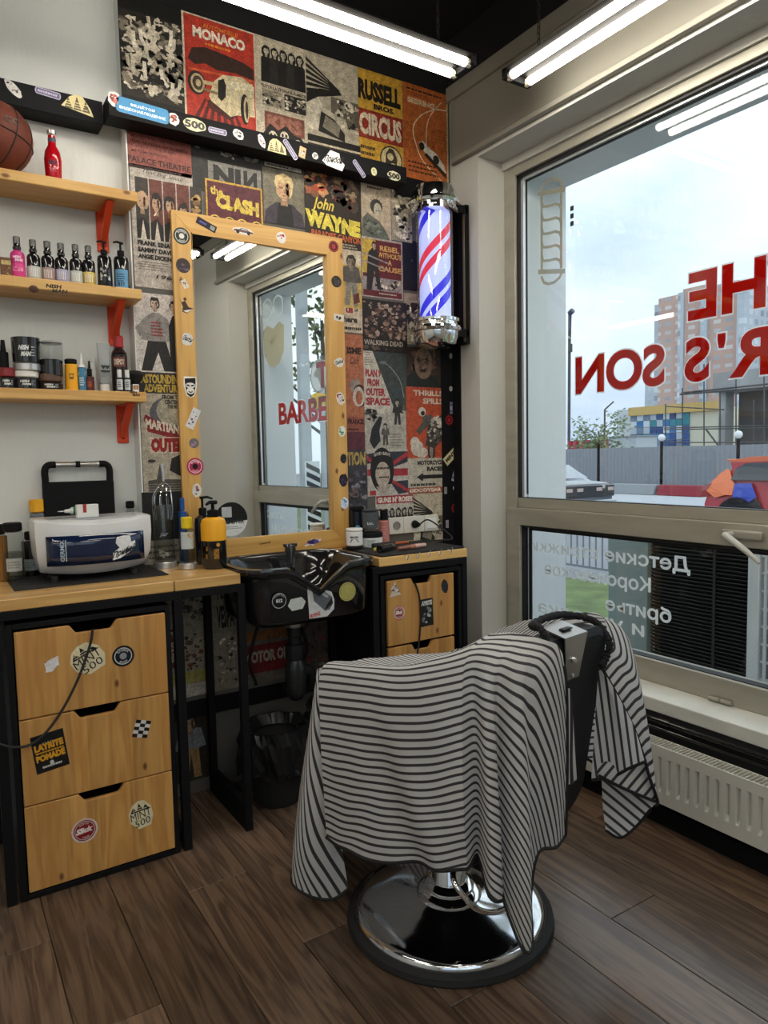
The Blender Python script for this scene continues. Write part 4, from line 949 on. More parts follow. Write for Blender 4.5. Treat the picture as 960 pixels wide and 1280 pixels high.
def s_face(a): a.poly([(.12, .55), (.1, .9), (.9, .95), (.88, .55), (.75, .15), (.5, .03), (.25, .15)], '#161616'); a.ell(.5, .58, .36, .2, '#e6e3de'); a.ell(.5, .33, .28, .24, '#e6e3de'); a.line([(.22, .6), (.45, .56)], .006, '#161616'); a.line([(.55, .56), (.78, .6)], .006, '#161616'); a.line([(.35, .3), (.5, .25), (.65, .3)], .004, '#161616')
def s_fig(a): a.poly([(.1, .9), (.25, .6), (.5, .7), (.6, .55), (.7, .4), (1, .35), (.6, .08), (.3, .15), (.35, .4)], '#3a2a26'); a.poly([(.35, .2), (.95, .32), (.6, .12)], '#e6e0d8'); a.ell(.5, .78, .1, .1, '#4a3a34')
for par, px, py, w, h, fn, bk, sh, rt, nm in (
        (fl, 227, 295, .066, .066, s_disc('#1e2a2a', '#c9cdc8', '#d9d9d2'), '#1e2a2a', circ(), 0, 'round_sticker'), (fl, 229, 332, .058, .058, s_plain('#4a3d4a', '#6a5a6a', '#2f262b'), '#33282b', circ(), 0, 'round_sticker'), (fl, 231, 355, .022, .034, s_plain('#3a2a2a', '#8a6a5a'), '#d9d2c5', None, .5, 'small_sticker'),
        (fl, 231.5, 381, .066, .08, s_fig, None, None, 0, 'figure_sticker'), (fl, 234, 424, .05, .055, s_script, '#d5d5d0', rag(11), -.5, 'script_sticker'), (fl, 238, 484, .056, .085, s_face, '#e9e6e0', [(.0, .6), (.05, 1), (.95, 1), (1, .6), (.8, .1), (.5, 0), (.2, .1)], 0, 'face_sticker'),
        (fl, 241.5, 523, .034, .085, s_plain('#b9b4b8', '#7a3a4a', '#4a4a6a'), '#d9d9dc', None, -.45, 'label_sticker'), (fl, 242.5, 554, .04, .04, s_plain('#6a6a72', '#b07a9a', '#8a8a90'), '#6a6a70', circ(), 0, 'round_sticker'), (fl, 244, 583, .07, .07, s_disc('#b02a55', '#f0d9e0', '#1c1616'), '#b02a55', circ(), 0, 'pink_round_sticker'), (fl, 246, 613, .042, .06, s_plain('#c9c4c0', '#2a2626', '#a05a50'), '#dcd9d5', rag(12), 0, 'crest_sticker'),
        (ft, 258, 281, .085, .028, s_barcode, '#15131c', None, -.38, 'dark_strip_sticker'), (ft, 304, 289, .095, .03, s_car, '#ddd8d2', rag(13, 24, .48, .04), -.04, 'car_sticker'), (ft, 351.5, 297, .05, .052, s_plain('#b0202a', '#d9d0cc', '#8a1a20'), '#e4dcd8', rag(14), 0, 'red_crest_sticker'), (fr_, 417, 308, .05, .05, s_ringred, '#1d1412', circ(), 0, 'red_round_sticker'),
        (fr_, 420.5, 352, .052, .052, s_plain('#3a3836', '#55504c'), '#262423', circ(), 0, 'dark_round_sticker'), (fr_, 423.5, 397, .05, .03, s_scr, '#d8d4cc', None, -.1, 'white_label_sticker'), (fr_, 424, 453, .055, .045, s_script, '#dddad4', rag(15), .2, 'script_sticker'), (fr_, 425.5, 498, .046, .065, s_plain('#a02a38', '#2a2626', '#d9c9c4'), '#e0dbd6', rag(16), .3, 'crest_sticker'), (fr_, 427.5, 539, .04, .055, s_plain('#2a7a4a', '#3a9a5a', '#cfd9cf'), '#dfe3dc', rag(17, 12), 0, 'green_sticker'),
        (fr_, 429.5, 573, .042, .05, s_plain('#22222a', '#33303a'), '#1f1d24', rag(18, 9, .47, .1), 0, 'black_sticker'), (fr_, 429, 600, .055, .07, s_plain('#2a2038', '#4a3a5a', '#1c1620'), '#241c30', rag(19, 13, .47, .1), 0, 'purple_sticker'), (fr_, 430.5, 629, .045, .06, s_plain('#2a6ab0', '#b9d0e4', '#16406a'), '#d5e0ea', rag(20, 12), 0, 'blue_crest_sticker'), (fb, 331, 679, .065, .02, s_script, None, None, .05, 'burnt_lettering'), (fb, 391, 677.5, .085, .034, s_plain('#3a2a6a', '#5a4a8a', '#c9c4dd'), '#dcdce4', [(0, .3), (.3, .45), (.5, 1), (.7, .55), (1, .75), (1, .5), (.6, .2), (.5, 0), (.35, .2), (0, .1)], .12, 'purple_crest_sticker')):
    sticker(par, px, py, w, h, fn, bk, MY, sh, nm, rt)
# round sign stuck to the mirror glass (its code square is left blank)
def s_sign(a): a.ell(.5, .5, .5, .5, '#d9dcdc'); a.poly([(.5 + .5 * math.cos(t), .5 + .5 * math.sin(t)) for t in [k * PI / 14 - .1 for k in range(17)]], '#121212'); a.rect(.22, .56, .52, .86, '#b5b9bb'); a.text('MASTER', .3, .36, .9, .47, '#3a3a3a', .03); a.bars(.35, .2, .85, .3, 2, '#8a8f90', .5)
sticker(mirror, 289, 649, .145, .145, s_sign, '#d9dcdc', MY + .001, circ(36), 'round_sign', 0)

# ================================================================ shelves
SHX0, SHX1, SHY = -.9, .727, 2.78
shelf_z = (2.36, 2.005, 1.623)
shelf_l = ('upper pine wall shelf holding the basketball', 'middle pine wall shelf holding a row of spray bottles', 'lower pine wall shelf holding jars and small bottles')
M_SHELF = wood('pine_shelf', 0, '#dcb36e', '#ba8a48', rough=.42)
for i, z in enumerate(shelf_z):
    t = thing('wall_shelf', shelf_l[i], 'shelf', (0, WYL, z), 0, 'pine shelves on orange brackets')
    b = bx('board', M_SHELF, SHX0, SHX1, SHY, WYL - .001, z, z + .038, t, bev=.004)
    for bxx in ((.635, .66, .675)[i], -.35):
        k = MB(); w = .022
        k.box(bxx - w, bxx + w, WYL - .008, WYL - .001, z - .15, z)
        k.prism([(WYL - .008, z - .13), (WYL - .008, z - .09), (2.83, z - .002), (2.80, z - .002)], (bxx - .012, 0, 0), (0, 1, 0), (0, 0, 1), (.024, 0, 0))
        k.box(bxx - .016, bxx + .016, 2.81, WYL - .008, z - .007, z)
        br = k.build('bracket', M_ORANGE, t, bev=.003)
        s2 = MB()
        for zz in (z - .06, z - .13): s2.cyl((bxx, WYL - .008, zz), (bxx, WYL - .0105, zz), .005, n=10)
        s2.build('screw', mat('dark_screw', (.05, .02, .015), .5, .5), br)
    if i > 0:
        px, py = ((0, 0), (71, 361), (168.5, 492))[i]
        sticker(b, px, py, .075 if i == 1 else .04, .03 if i == 1 else .02, lambda a: (a.text('NISH', .05, .52, .7, .98, '#2a1a0c', .05, shear=.2), a.text('MAN', .3, .02, .95, .48, '#2a1a0c', .05, shear=.2)), None, SHY, None, 'burnt_lettering')
    if i == 1:
        p = on_y(42, 361, SHY); MB().lathe([(.013, 0), (.010, .002)], (p[0], SHY + .0005, p[2]), 14, axis='y', sx=1.2).build('knot', mat('knot_dark', (.06, .018, .006), .5), b)

# ================================================================ counter, frame, cabinets
CT0, CT1, CF = .944, .982, 2.462
M_CTOP = wood('pine_counter', 0, '#e0b874', '#bc8c4c', rough=.3, coat=.25, face=(0, 1), lam=(1, .05))
tag(bx('countertop', M_CTOP, -1.2, .7075, CF, WYL - .001, CT0, CT1, bev=.003), 'long pine countertop carrying the white steriliser box', 'countertop')
tag(bx('countertop', M_CTOP, .7105, .952, CF, WY - .008, CT0, CT1, bev=.003), 'short pine countertop piece under the pump bottles', 'countertop')
rc = thing('countertop', 'small pine countertop with hooks in the corner by the window', 'countertop', (1.78, 2.67, CT0))
bx('board', M_CTOP, 1.555, 2.022, CF, WY - .008, CT0, CT1, rc, bev=.003)
for k in range(5):
    p = on_y(506 + k * 13.6, 695.5 - k * 2.0, CF)
    m = MB(); m.tube(catmull([(p[0], CF + .004, p[2] + .003), (p[0], CF - .012, p[2] + .001), (p[0] - .004, CF - .02, p[2] - .012), (p[0] - .002, CF - .028, p[2] + .002), (p[0], CF - .03, p[2] + .014)], 4), .0018, 6); m.build('hook', M_STEEL, rc)
def s_wood(*a): pass
# drawer cabinets
def drawer_front(x0, x1, z0, z1, par, nm='drawer', notch=True):
    xc = (x0 + x1) / 2; w = (x1 - x0) * .33 / 2; d = .028
    P = [(x0, z0), (x1, z0), (x1, z1)]
    if notch:
        for t in range(7): P.append((xc + w - t * w * .35 / 6, z1 - d * (.5 - .5 * math.cos(PI * t / 6))))
        for t in range(7): P.append((xc - w * .65 - t * w * .35 / 6, z1 - d * (.5 + .5 * math.cos(PI * t / 6))))
    P.append((x0, z1))
    dr = MB().prism(P, (0, CF, 0), (1, 0, 0), (0, 0, 1), (0, .018, 0)).build(nm, M_PINE_Z, par, bev=.0022)
    bx('drawer_box', mat('drawer_inside', (.01, .009, .008), .8), x0 + .015, x1 - .015, CF + .0185, CF + .35, z0 + .01, z1 - .06, dr)
    return dr
def carcase(par, x0, x1, z0, z1, y1=2.93):
    m = MB(); t = .018
    m.box(x0, x0 + t, CF + .002, y1, z0, z1); m.box(x1 - t, x1, CF + .002, y1, z0, z1); m.box(x0 + t, x1 - t, CF + .002, y1, z0, z0 + t); m.box(x0 + t, x1 - t, CF + .002, y1, z1 - t, z1); m.box(x0 + t, x1 - t, y1 - t, y1, z0 + t, z1 - t)
    return m.build('carcase', M_BLACK, par, bev=.002)
cab = thing('drawer_cabinet', 'large cabinet with three pine drawers covered in stickers', 'cabinet', (.44, 2.69, .0))
carcase(cab, .182, .69, .002, .9)
D1 = drawer_front(.204, .672, .594, .874, cab); D2 = drawer_front(.204, .672, .312, .590, cab); D3 = drawer_front(.204, .672, .026, .308, cab)
def s_mint5(a):
    for k in range(3): a.poly([(.1 + k * .25, .62), (.22 + k * .25, .82 + (.1 if k == 1 else 0)), (.4 + k * .25, .62)], '#1b1a15')
    a.bars(.2, .64, .8, .8, 2, '#ddd3b0', .35); a.text('MINT', .08, .36, .92, .62, '#1b1a15', .0, rise=.04); a.text('500', .22, .1, .85, .34, '#1b1a15', .0, rise=.04)
mint_shape = [(.05, .3), (.02, .62), (.2, .9), (.45, 1), (.7, .97), (.95, .7), (1, .35), (.85, .02), (.35, 0)]
def s_pom(a): a.rect(0, 0, 1, 1, '#161616'); a.ringtext('DELUXE', .5, .45, .4, .07, '#9aa39a', 2.4, .75); a.text('LAYRITE', .06, .58, .94, .76, '#d79b28', .07, rise=.02); a.bars(.08, .5, .92, .55, 1, '#d79b28', .8, 0); a.text('POMADE', .06, .3, .94, .48, '#d79b28', .07, rise=.02); a.bars(.2, .1, .8, .17, 1, '#c9c9c4', .7); a.ell(.5, .2, .06, .08, '#c9c9c4')
def s_lay2(a): a.rect(0, 0, 1, 1, '#191a1a'); a.text('LAYRITE', .06, .76, .94, .93, '#d5d5d0', .07); a.crowd(.05, .08, .95, .72, 26, .12, ['#7a807a', '#3a3e3e', '#b5b9b3', '#232626'])
def s_slick(a): a.ell(.5, .5, .5, .5, '#d5c6bf'); a.ell(.5, .5, .43, .43, '#8a1f2a'); a.ring(.5, .5, .36, .385, '#d5c6bf'); a.text('Slick', .18, .4, .82, .64, '#efe6df', .06, shear=.3); a.ringtext('MADE FOR', .5, .5, .29, .08, '#d5c6bf', 2.2, .9); a.ringtext('HAIR', .5, .5, .29, .08, '#d5c6bf', -2.0, -1.1)
def s_check(a):
    a.rect(0, 0, 1, 1, '#d5d2cc')
    for i in range(5):
        for j in range(3):
            if (i + j) % 2 == 0: a.rect(j / 3, i / 5, (j + 1) / 3, (i + 1) / 5, '#17161a')
def s_paper(a): a.rect(.1, .3, .9, .8, '#e2e2e4'); a.bars(.2, .4, .8, .7, 3, '#c2c2c6', .4)
for par, px, py, w, h, fn, bk, sh, rt, nm in ((D1, 109, 823, .108, .105, s_mint5, '#ddd3b0', mint_shape, .45, 'mountain_logo_sticker'), (D1, 154, 820, .072, .072, s_disc('#17191d', '#c5c9cc', '#8a9094'), '#17191d', circ(), 0, 'round_sticker'), (D1, 65, 831, .05, .042, s_paper, '#d9d9da', [(0, .1), (.3, .9), (1, 1), (.9, .4), (.4, 0)], .25, 'paper_scrap'),
        (D2, 62.5, 939, .098, .125, s_pom, '#161616', None, .12, 'pomade_sticker'), (D2, 177, 911, .052, .06, s_check, '#d5d2cc', None, -.3, 'checker_sticker'), (D3, 106, 1038, .082, .082, s_slick, '#d5c6bf', rag(31, 30, .49, .02), .1, 'round_red_sticker'), (D3, 176, 1018, .082, .1, s_mint5, '#ddd3b0', mint_shape, .1, 'mountain_logo_sticker')):
    sticker(par, px, py, w, h, fn, bk, CF, sh, nm, rt)
cab2 = thing('drawer_cabinet', 'small cabinet of pine drawers in the corner next to the window', 'cabinet', (1.77, 2.66, 0))
carcase(cab2, 1.561, 1.99, .02, .905, 2.86)
E1 = drawer_front(1.593, 1.943, .603, .88, cab2); drawer_front(1.593, 1.943, .322, .594, cab2); drawer_front(1.593, 1.943, .04, .313, cab2)
for px, py, w, h, fn, bk, sh, rt, nm in ((494, 737, .058, .06, s_plain('#8a3a3a', '#3a3a3a', '#9a9aa0', '#d9d0c8'), '#c9c0b0', [(0, 0), (1, .1), (.6, .6), (.55, 1), (.4, 1), (.35, .6)], 0, 'crest_sticker'), (499, 766, .055, .065, s_slick, '#c25a48', circ(), 0, 'red_round_sticker'), (533, 765.5, .072, .12, s_lay2, '#191a1a', None, .03, 'black_label_sticker'), (556, 733, .042, .07, s_plain('#1c1c22', '#2f2f38'), '#22222a', rag(33, 9, .47, .08), .2, 'black_sticker')):
    sticker(E1, px, py, w, h, fn, bk, CF, sh, nm, rt)
# steel frames carrying the counter
fa = thing('counter_frame', 'black steel frame carrying the long counter around the large drawers', 'frame', (.3, 2.69, 0))
for (x0, x1, yy0, yy1, z0, z1, nm) in ((.705, .735, CF, CF + .03, 0, CT0 - .03, 'leg'), (.705, .735, 2.85, 2.88, 0, CT0 - .03, 'leg'), (.14, .17, CF, CF + .03, 0, CT0 - .03, 'leg'), (.14, .17, 2.91, 2.94, 0, CT0 - .03, 'leg'), (-1.1, .735, CF, CF + .03, CT0 - .03, CT0 - .001, 'rail'), (-1.1, -1.07, CF, CF + .03, 0, CT0 - .03, 'leg'), (.705, .735, CF + .03, 2.85, .02, .05, 'rail'), (.705, .735, CF + .03, 2.85, CT0 - .03, CT0 - .001, 'rail')):
    bx(nm, M_BLACK, x0, x1, yy0, yy1, z0, z1, fa, bev=.002)
fb_ = thing('counter_frame', 'black steel frame between the large drawers and the wash basin', 'frame', (1.0, 2.69, 0))
for (x0, x1, yy0, yy1, z0, z1, nm) in ((.94, .968, CF, CF + .028, 0, CT0 - .03, 'leg'), (.94, .968, 2.84, 2.868, 0, CT0 - .03, 'leg'), (.736, .968, CF, CF + .028, CT0 - .03, CT0 - .001, 'rail'), (.94, .968, CF + .028, 2.84, 0, .1, 'rail'), (.94, .968, CF + .028, 2.84, CT0 - .03, CT0 - .001, 'rail')):
    bx(nm, M_BLACK, x0, x1, yy0, yy1, z0, z1, fb_, bev=.002)
fc = thing('counter_frame', 'black steel frame carrying the corner counter beside the window', 'frame', (1.78, 2.66, 0))
for (x0, x1, yy0, yy1, z0, z1, nm) in ((1.522, 1.55, CF, CF + .028, 0, CT0 - .03, 'leg'), (1.995, 2.02, CF, CF + .028, 0, CT0 - .03, 'leg'), (1.522, 2.02, CF, CF + .028, CT0 - .03, CT0 - .001, 'rail'), (1.522, 1.55, 2.84, 2.868, 0, CT0 - .03, 'leg'), (1.995, 2.02, 2.84, 2.868, 0, CT0 - .03, 'leg')):
    bx(nm, M_BLACK, x0, x1, yy0, yy1, z0, z1, fc, bev=.002)

# ---------------------------------------------------------------- wash basin
sink = thing('wash_basin', 'glossy black hairdresser wash basin with a neck notch, set in the counter', 'wash basin', (1.25, 2.62, .77))
def rr(cx, cy, hx, hy, n=64, p=4.5):
    out = []
    for i in range(n):
        t = 2 * PI * i / n; c, s_ = math.cos(t), math.sin(t)
        out.append((cx + hx * math.copysign(abs(c) ** (2 / p), c), cy + hy * math.copysign(abs(s_) ** (2 / p), s_)))
    return out
def notchz(x, y, z, amt):
    f = max(0., min(1., (2.52 - y) / .07)); f = f * f * (3 - 2 * f)
    return z - amt * f * math.exp(-((x - 1.245) / .088) ** 4)
rows = []
for hx, hy, z, amt, cy in ((.12, .12, .765, 0, 2.64), (.245, .19, .768, 0, 2.62), (.265, .21, .79, 0, 2.62), (.268, .212, .955, .085, 2.62), (.285, .228, .962, .085, 2.62), (.291, .234, .978, .09, 2.62), (.288, .231, .992, .092, 2.62), (.270, .214, .995, .095, 2.62), (.258, .202, .982, .095, 2.62), (.24, .18, .92, .05, 2.63), (.2, .15, .85, 0, 2.64), (.1, .08, .825, 0, 2.66), (.02, .02, .822, 0, 2.66)):
    rows.append([(x, y, notchz(x, y, z, amt)) for x, y in rr(1.245, cy, hx, hy)])
b = MB(); b.grid(rows, closed=True); b.F.append([i for i in range(64)][::-1]); b.M.append(0); b.C.append(None)
bowl = b.build('bowl', M_BLACKG, sink, angle=60)
d = MB(); d.lathe([(.028, .8235), (.028, .827), (.018, .8275), (.0, .826)], (1.245, 2.66, 0), 20); d.build('drain', M_CHROME, sink)
fa_ = MB(); fx, fy = 1.285, 2.655
fa_.lathe([(.03, .84), (.03, .848), (.02, .855), (.02, 1.0), (.024, 1.002), (.024, 1.03), (.018, 1.036), (0, 1.036)], (fx, 2.74, 0), 18)
fa_.build('tap', mat('dark_chrome', (.22, .23, .24), .12, 1.), sink)
m = MB(); m.box(fx - .03, fx + .03, 2.73, 2.75, 1.026, 1.04); m.build('tap_lever', M_BLACKG, sink, bev=.003)
def s_ring92(a): a.ring(.5, .5, .44, .48, '#b9bcbc'); a.ringtext('BARBER CARE', .5, .5, .38, .09, '#b9bcbc', 2.6, .5); a.text('812', .28, .38, .72, .62, '#c9cccc', .06)
def s_hex(a): pass
def s_clip(a): a.poly([(.05, .04), (.7, .0), (.95, .2), (1, .5), (.9, .75), (.5, .95), (.05, 1)], '#c9c9c9'); a.poly([(.22, .9), (.5, .95), (.92, .62), (.95, .4), (.8, .2), (.62, .2), (.25, .6)], '#5b5f66'); a.poly([(.62, .2), (.95, .4), (.92, .6), (.68, .35)], '#151619'); a.poly([(.4, .85), (.75, .6), (.8, .66), (.5, .92)], '#a9aeb5'); a.text('IRVING', .08, .06, .45, .2, '#b53a34', .05, rise=.04)
SFY = 2.4085
for px, py, w, h, fn, bk, sh, rt, nm in ((349, 751, .06, .06, s_ring92, '#0c0c0d', circ(), 0, 'round_sticker'), (371, 755, .075, .045, None, '#c2c6c2', [(0, .5), (.2, 1), (.8, 1), (1, .55), (.8, 0), (.2, 0)], .08, 'hexagon_sticker'), (401, 753, .118, .118, s_clip, '#d5d5d5', [(.05, .04), (.7, .0), (.97, .2), (1, .5), (.92, .78), (.5, .97), (.05, 1)], .05, 'hair_clipper_sticker')):
    sticker(bowl, px, py, w, h, fn, bk, SFY, sh, nm, rt)
p = on_y(432, 739, 2.42); a = Art(.075, .075); a.ell(.5, .5, .5, .5, '#a9a25c'); a.ring(.5, .5, .4, .43, '#8a843f')
a.build('gold_round_sticker', (p[0] - .037, 2.4065, p[2] - .037), (1, 0, 0), (0, 0, 1), bowl, '#a9a25c', .0004, VINYL, circ())
# drain pipe under the basin
tr = thing('drain_pipe', 'dark chrome drain trap and hose hanging below the wash basin', 'drain pipe', (1.245, 2.64, .38))
m = MB(); m.lathe([(.032, .79), (.032, .70), (.026, .695), (.026, .67), (.04, .665), (.04, .61), (.034, .6), (.045, .57), (.045, .47), (.03, .44), (.02, .43), (0, .43)][::-1], (1.245, 2.64, -.03), 20); m.build('trap', mat('dark_trap', (.03, .032, .034), .2, .3), tr)
m = MB(); m.lathe([(.036, .742), (.039, .735), (.039, .715), (.036, .708)][::-1], (1.245, 2.64, 0), 20); m.build('chrome_nut', M_STEEL, tr)
m = MB(); m.tube(catmull([(1.26, 2.66, .5), (1.33, 2.68, .5), (1.36, 2.72, .42), (1.34, 2.8, .38), (1.3, 2.87, .38)], 8), [.02 + .003 * (i % 2) for i in range(33)], 10); m.build('hose', M_RUBBER, tr)
for k, (x, z0, z1) in enumerate(((1.16, .72, .42), (1.33, .74, .45))):
    m = MB(); m.tube(catmull([(x, 2.72, .74), (x - .02, 2.75, z0), (x - .05 + k * .1, 2.8, .55), (x, 2.86, z1)], 8), .007, 8); m.build('supply_hose', M_RUBBER, tr)

# ---------------------------------------------------------------- waste bin with bag
bn = thing('waste_bin', 'black round waste bin with a crumpled black bag under the basin', 'waste bin', (1.15, 2.64, 0))
m = MB(); m.lathe([(.0, .002), (.092, .002), (.096, .01), (.128, .30), (.134, .30), (.134, .312), (.126, .312), (.095, .02), (0, .02)], (1.15, 2.64, 0), 28); m.build('bin', M_RUBBER, bn)
rg = random.Random(5); rows = []
for r, z, j in ((.10, .28, 0), (.127, .318, .004), (.142, .32, .008), (.15, .28, .014), (.152, .22, .018), (.147, .17, .02), (.14, .135, .022)):
    row = []; ph = rg.random() * 6
    for i in range(48):
        t = 2 * PI * i / 48; q = r + j * (math.sin(7 * t + ph) * .5 + rg.uniform(-.6, .6)); row.append((1.15 + q * math.cos(t), 2.64 + q * math.sin(t), z + rg.uniform(-1, 1) * j * .8))
    rows.append(row)
m = MB(); m.grid(rows, closed=True); m.build('bag', mat('black_bag_film', (.010, .010, .011), .28, spec=.4), bn, smooth=False)
m = MB(); P = catmull([(1.27, 2.6, .28), (1.31, 2.58, .36), (1.33, 2.58, .42)], 6)
rows = []
for i, p in enumerate(P):
    row = []
    for kx in range(7): row.append((p[0] + (kx - 3) * .018 + rg.uniform(-.008, .008), p[1] + rg.uniform(-.02, .02), p[2] + rg.uniform(-.012, .012)))
    rows.append(row)
m.grid(rows); m.build('bag_flap', MATS['black_bag_film'], bn, smooth=False)

# cords
m = MB(); q = [on_y(116, 786, CF - .008), on_y(112, 808, CF - .012), on_y(97, 850, CF - .014), on_y(75, 892, CF - .014), on_y(50, 923, CF - .014), on_y(25, 934, CF - .02), on_y(-5, 928, CF - .01), on_y(-40, 900, CF)]
m.tube(catmull(q, 6), .0042, 8); tag(m.build('power_cord', M_RUBBER), 'black cord hanging across the front of the large drawers', 'cord')
m = MB(); q = [on_y(519, 729, CF - .004), on_y(524, 745, CF - .008), on_y(526, 770, CF - .006), on_y(524, 800, CF - .008), on_y(521, 822, CF - .004)]
m.tube(catmull(q, 6), .004, 8); tag(m.build('power_cord', M_RUBBER), 'black cord hanging across the small corner drawers', 'cord')
# ================================================================ bottles and small things
def px_x(px, py, y): return on_y(px, py, y)[0]
def px_z(px, py, y): return on_y(px, py, y)[2]
M_CLEAR = glass_pane('clear_plastic', (.86, .88, .87), 1.45, 1.2)
M_LIQ = glass_pane('clear_liquid', (.62, .64, .61), 1.33, .6)
def plast(c, r=.35): return mat('plastic_' + str(c).strip('#'), c, r)
def wraplabel(par, x, y, r, z0, z1, fn, back, half=.8, ang=None, name='label', seg=12):
    """curved printed label facing the room; art is bent round the cylinder"""
    ang = math.atan2(-y, -x) if ang is None else ang
    a = Art(2 * half * r, z1 - z0); fn and fn(a)
    mb = MB()
    def P(u, z, lift):
        t = ang + (u / r - half) ; q = r + .0006 + lift
        return (x + q * math.cos(t), y + q * math.sin(t), z0 + z)
    if back is not None:
        G = [[P(2 * half * r * i / seg, zz, 0) for i in range(seg + 1)] for zz in (0, z1 - z0)]
        k = len(mb.F); mb.grid(G)
        for j in range(k, len(mb.F)): mb.C[j] = lin(back)
    for pts, fs, c, lay in a.items: mb.add([P(p[0], p[1], .00015 + Art.STEP * lay) for p in pts], fs, 0, c)
    return mb.build(name, VINYL, par)
def spray(px, ptop, y, zb, body, low, label, lfn=None, r=.0225, group='spray bottles on the middle shelf'):
    x = px_x(px, ptop + 30, y); zt = px_z(px, ptop, y); h = zt - zb; k = h
    t = thing('spray_bottle', label, 'bottle', (x, y, zb), 0, group)
    m = MB(); m.lathe([(r * .9, zb + .001), (r, zb + .005), (r, zb + k * .36)], (x, y, 0), 20); m.build('base', low, t)
    m = MB(); m.lathe([(r, zb + k * .3605), (r, zb + k * .58), (r * .85, zb + k * .64), (r * .5, zb + k * .67), (r * .42, zb + k * .7)], (x, y, 0), 20); m.build('body', body, t)
    m = MB(); m.lathe([(r * .58, zb + k * .701), (r * .6, zb + k * .76), (r * .5, zb + k * .78), (r * .46, zb + k * .9)], (x, y, 0), 16); m.lathe([(r * .36, zb + k * .84), (r * .42, zb + k), (0, zb + k)], (x, y, 0), 12); m.build('nozzle', M_BLACKG, t)
    m = MB(); m.lathe([(r * .5, zb + k * .84), (r * .52, zb + k * .99), (r * .3, zb + k)], (x, y, 0), 14); m.build('cap', mat('smoke_cap', (.10, .10, .10), .15), t)
    if lfn: wraplabel(t, x, y, r, zb + .012, zb + k * .55, lfn, None)
    return t
Z1, Z2, Z3 = 2.399, 2.044, 1.662
SY = 2.862
def l_stripe(c):
    def f(a):
        for i in range(5): a.rect(.12 + i * .16, .08, .18 + i * .16, .5, c)
    return f
spray(22, 296, SY, Z2, plast('#c02a78'), plast('#d8408c'), 'pink spray bottle with black nozzle, leftmost in the shelf row', lambda a: (a.text('NISH', .1, .86, .75, .98, '#f0d9e6', .05), a.text('MAN', .3, .72, .95, .84, '#f0d9e6', .05), a.text('GUM', .3, .1, .7, .6, '#f2b9d6', .02, rot=PI / 2)), r=.0235)
for i, (px, pt, c, nm) in enumerate(((42, 300, '#b9c0bc', 'pale grey lower part, next to the pink one'), (60, 302, '#a58a86', 'dusty pink lower part'), (77, 304.5, '#a9a6c4', 'lilac lower part'), (95, 306, '#b8beb8', 'grey lower part, next to the yellow one'), (111, 307.5, '#c9b35c', 'yellow lower part'))):
    spray(px, pt, SY, Z2, M_BLACKG, plast(c, .2), f'black spray bottle with a {nm}', l_stripe('#e8e8e6'), r=.0225)
def pump(px, ptop, y, zb, r, body, label, lfn=None, lback=None, name='pump_bottle', group=None, hh=.62, head=M_BLACK, flip=1, half=.9, lz=(.05, .55), nozz=1.0):
    x = px_x(px, ptop + 40, y); zt = px_z(px, ptop, y); k = zt - zb
    t = thing(name, label, 'bottle', (x, y, zb), 0, group)
    m = MB(); m.lathe([(r * .92, zb + .001), (r, zb + .006), (r, zb + k * hh), (r * .9, zb + k * (hh + .06)), (r * .5, zb + k * (hh + .1)), (r * .4, zb + k * (hh + .11))], (x, y, 0), 24); m.build('body', body, t)
    m = MB(); m.lathe([(r * .46, zb + k * (hh + .112)), (r * .46, zb + k * (hh + .2)), (r * .3, zb + k * (hh + .21)), (r * .14, zb + k * (hh + .215)), (r * .14, zb + k * .96)], (x, y, 0), 16)
    m.tube([(x + flip * r * .3, y, zb + k * .975), (x - flip * r * .5 * nozz, y - r * .3, zb + k * .985), (x - flip * r * 1.0 * nozz, y - r * .5, zb + k * .955)], [r * .17, r * .15, r * .11], 8)
    m.build('pump_head', head, t)
    if lfn: wraplabel(t, x, y, r, zb + k * lz[0], zb + k * lz[1], lfn, lback, half)
    return t
pump(131, 302, SY, Z2, .026, M_BLACKG, 'black pump bottle with white lettering on the middle shelf', lambda a: (a.text('LF1', .25, .2, .85, .6, '#c9cccc', .05, rot=PI / 2), a.bars(.15, .2, .3, .8, 3, '#a9acac')), None, group='black pump bottles on the shelf')
pump(152, 303, SY, Z2, .028, M_BLACKG, 'black pump bottle with a blue label at the end of the middle shelf', lambda a: (a.bars(.15, .35, .85, .8, 4, '#1c3a5a'), a.text('812', .2, .15, .7, .35, '#16283c', .05)), '#5a92b8', group='black pump bottles on the shelf', lz=(.03, .42))
x = px_x(8, 340, SY); t = thing('small_box', 'small brown printed carton beside the pink spray bottle', 'box', (x, SY, Z2)); bx('carton', plast('#6a4a34', .7), x - .018, x + .016, SY - .015, SY + .015, Z2, px_z(8, 323, SY), t, bev=.001)
a = Art(.03, .06); a.rect(0, .75, 1, 1, '#c9b57a'); a.crowd(.05, .05, .95, .7, 14, .14, ['#3a2a1c', '#8a5a34', '#a98a5a']); a.build('printed_front', (x - .016, SY - .0153, Z2 + .004), (1, 0, 0), (0, 0, 1), t, None)
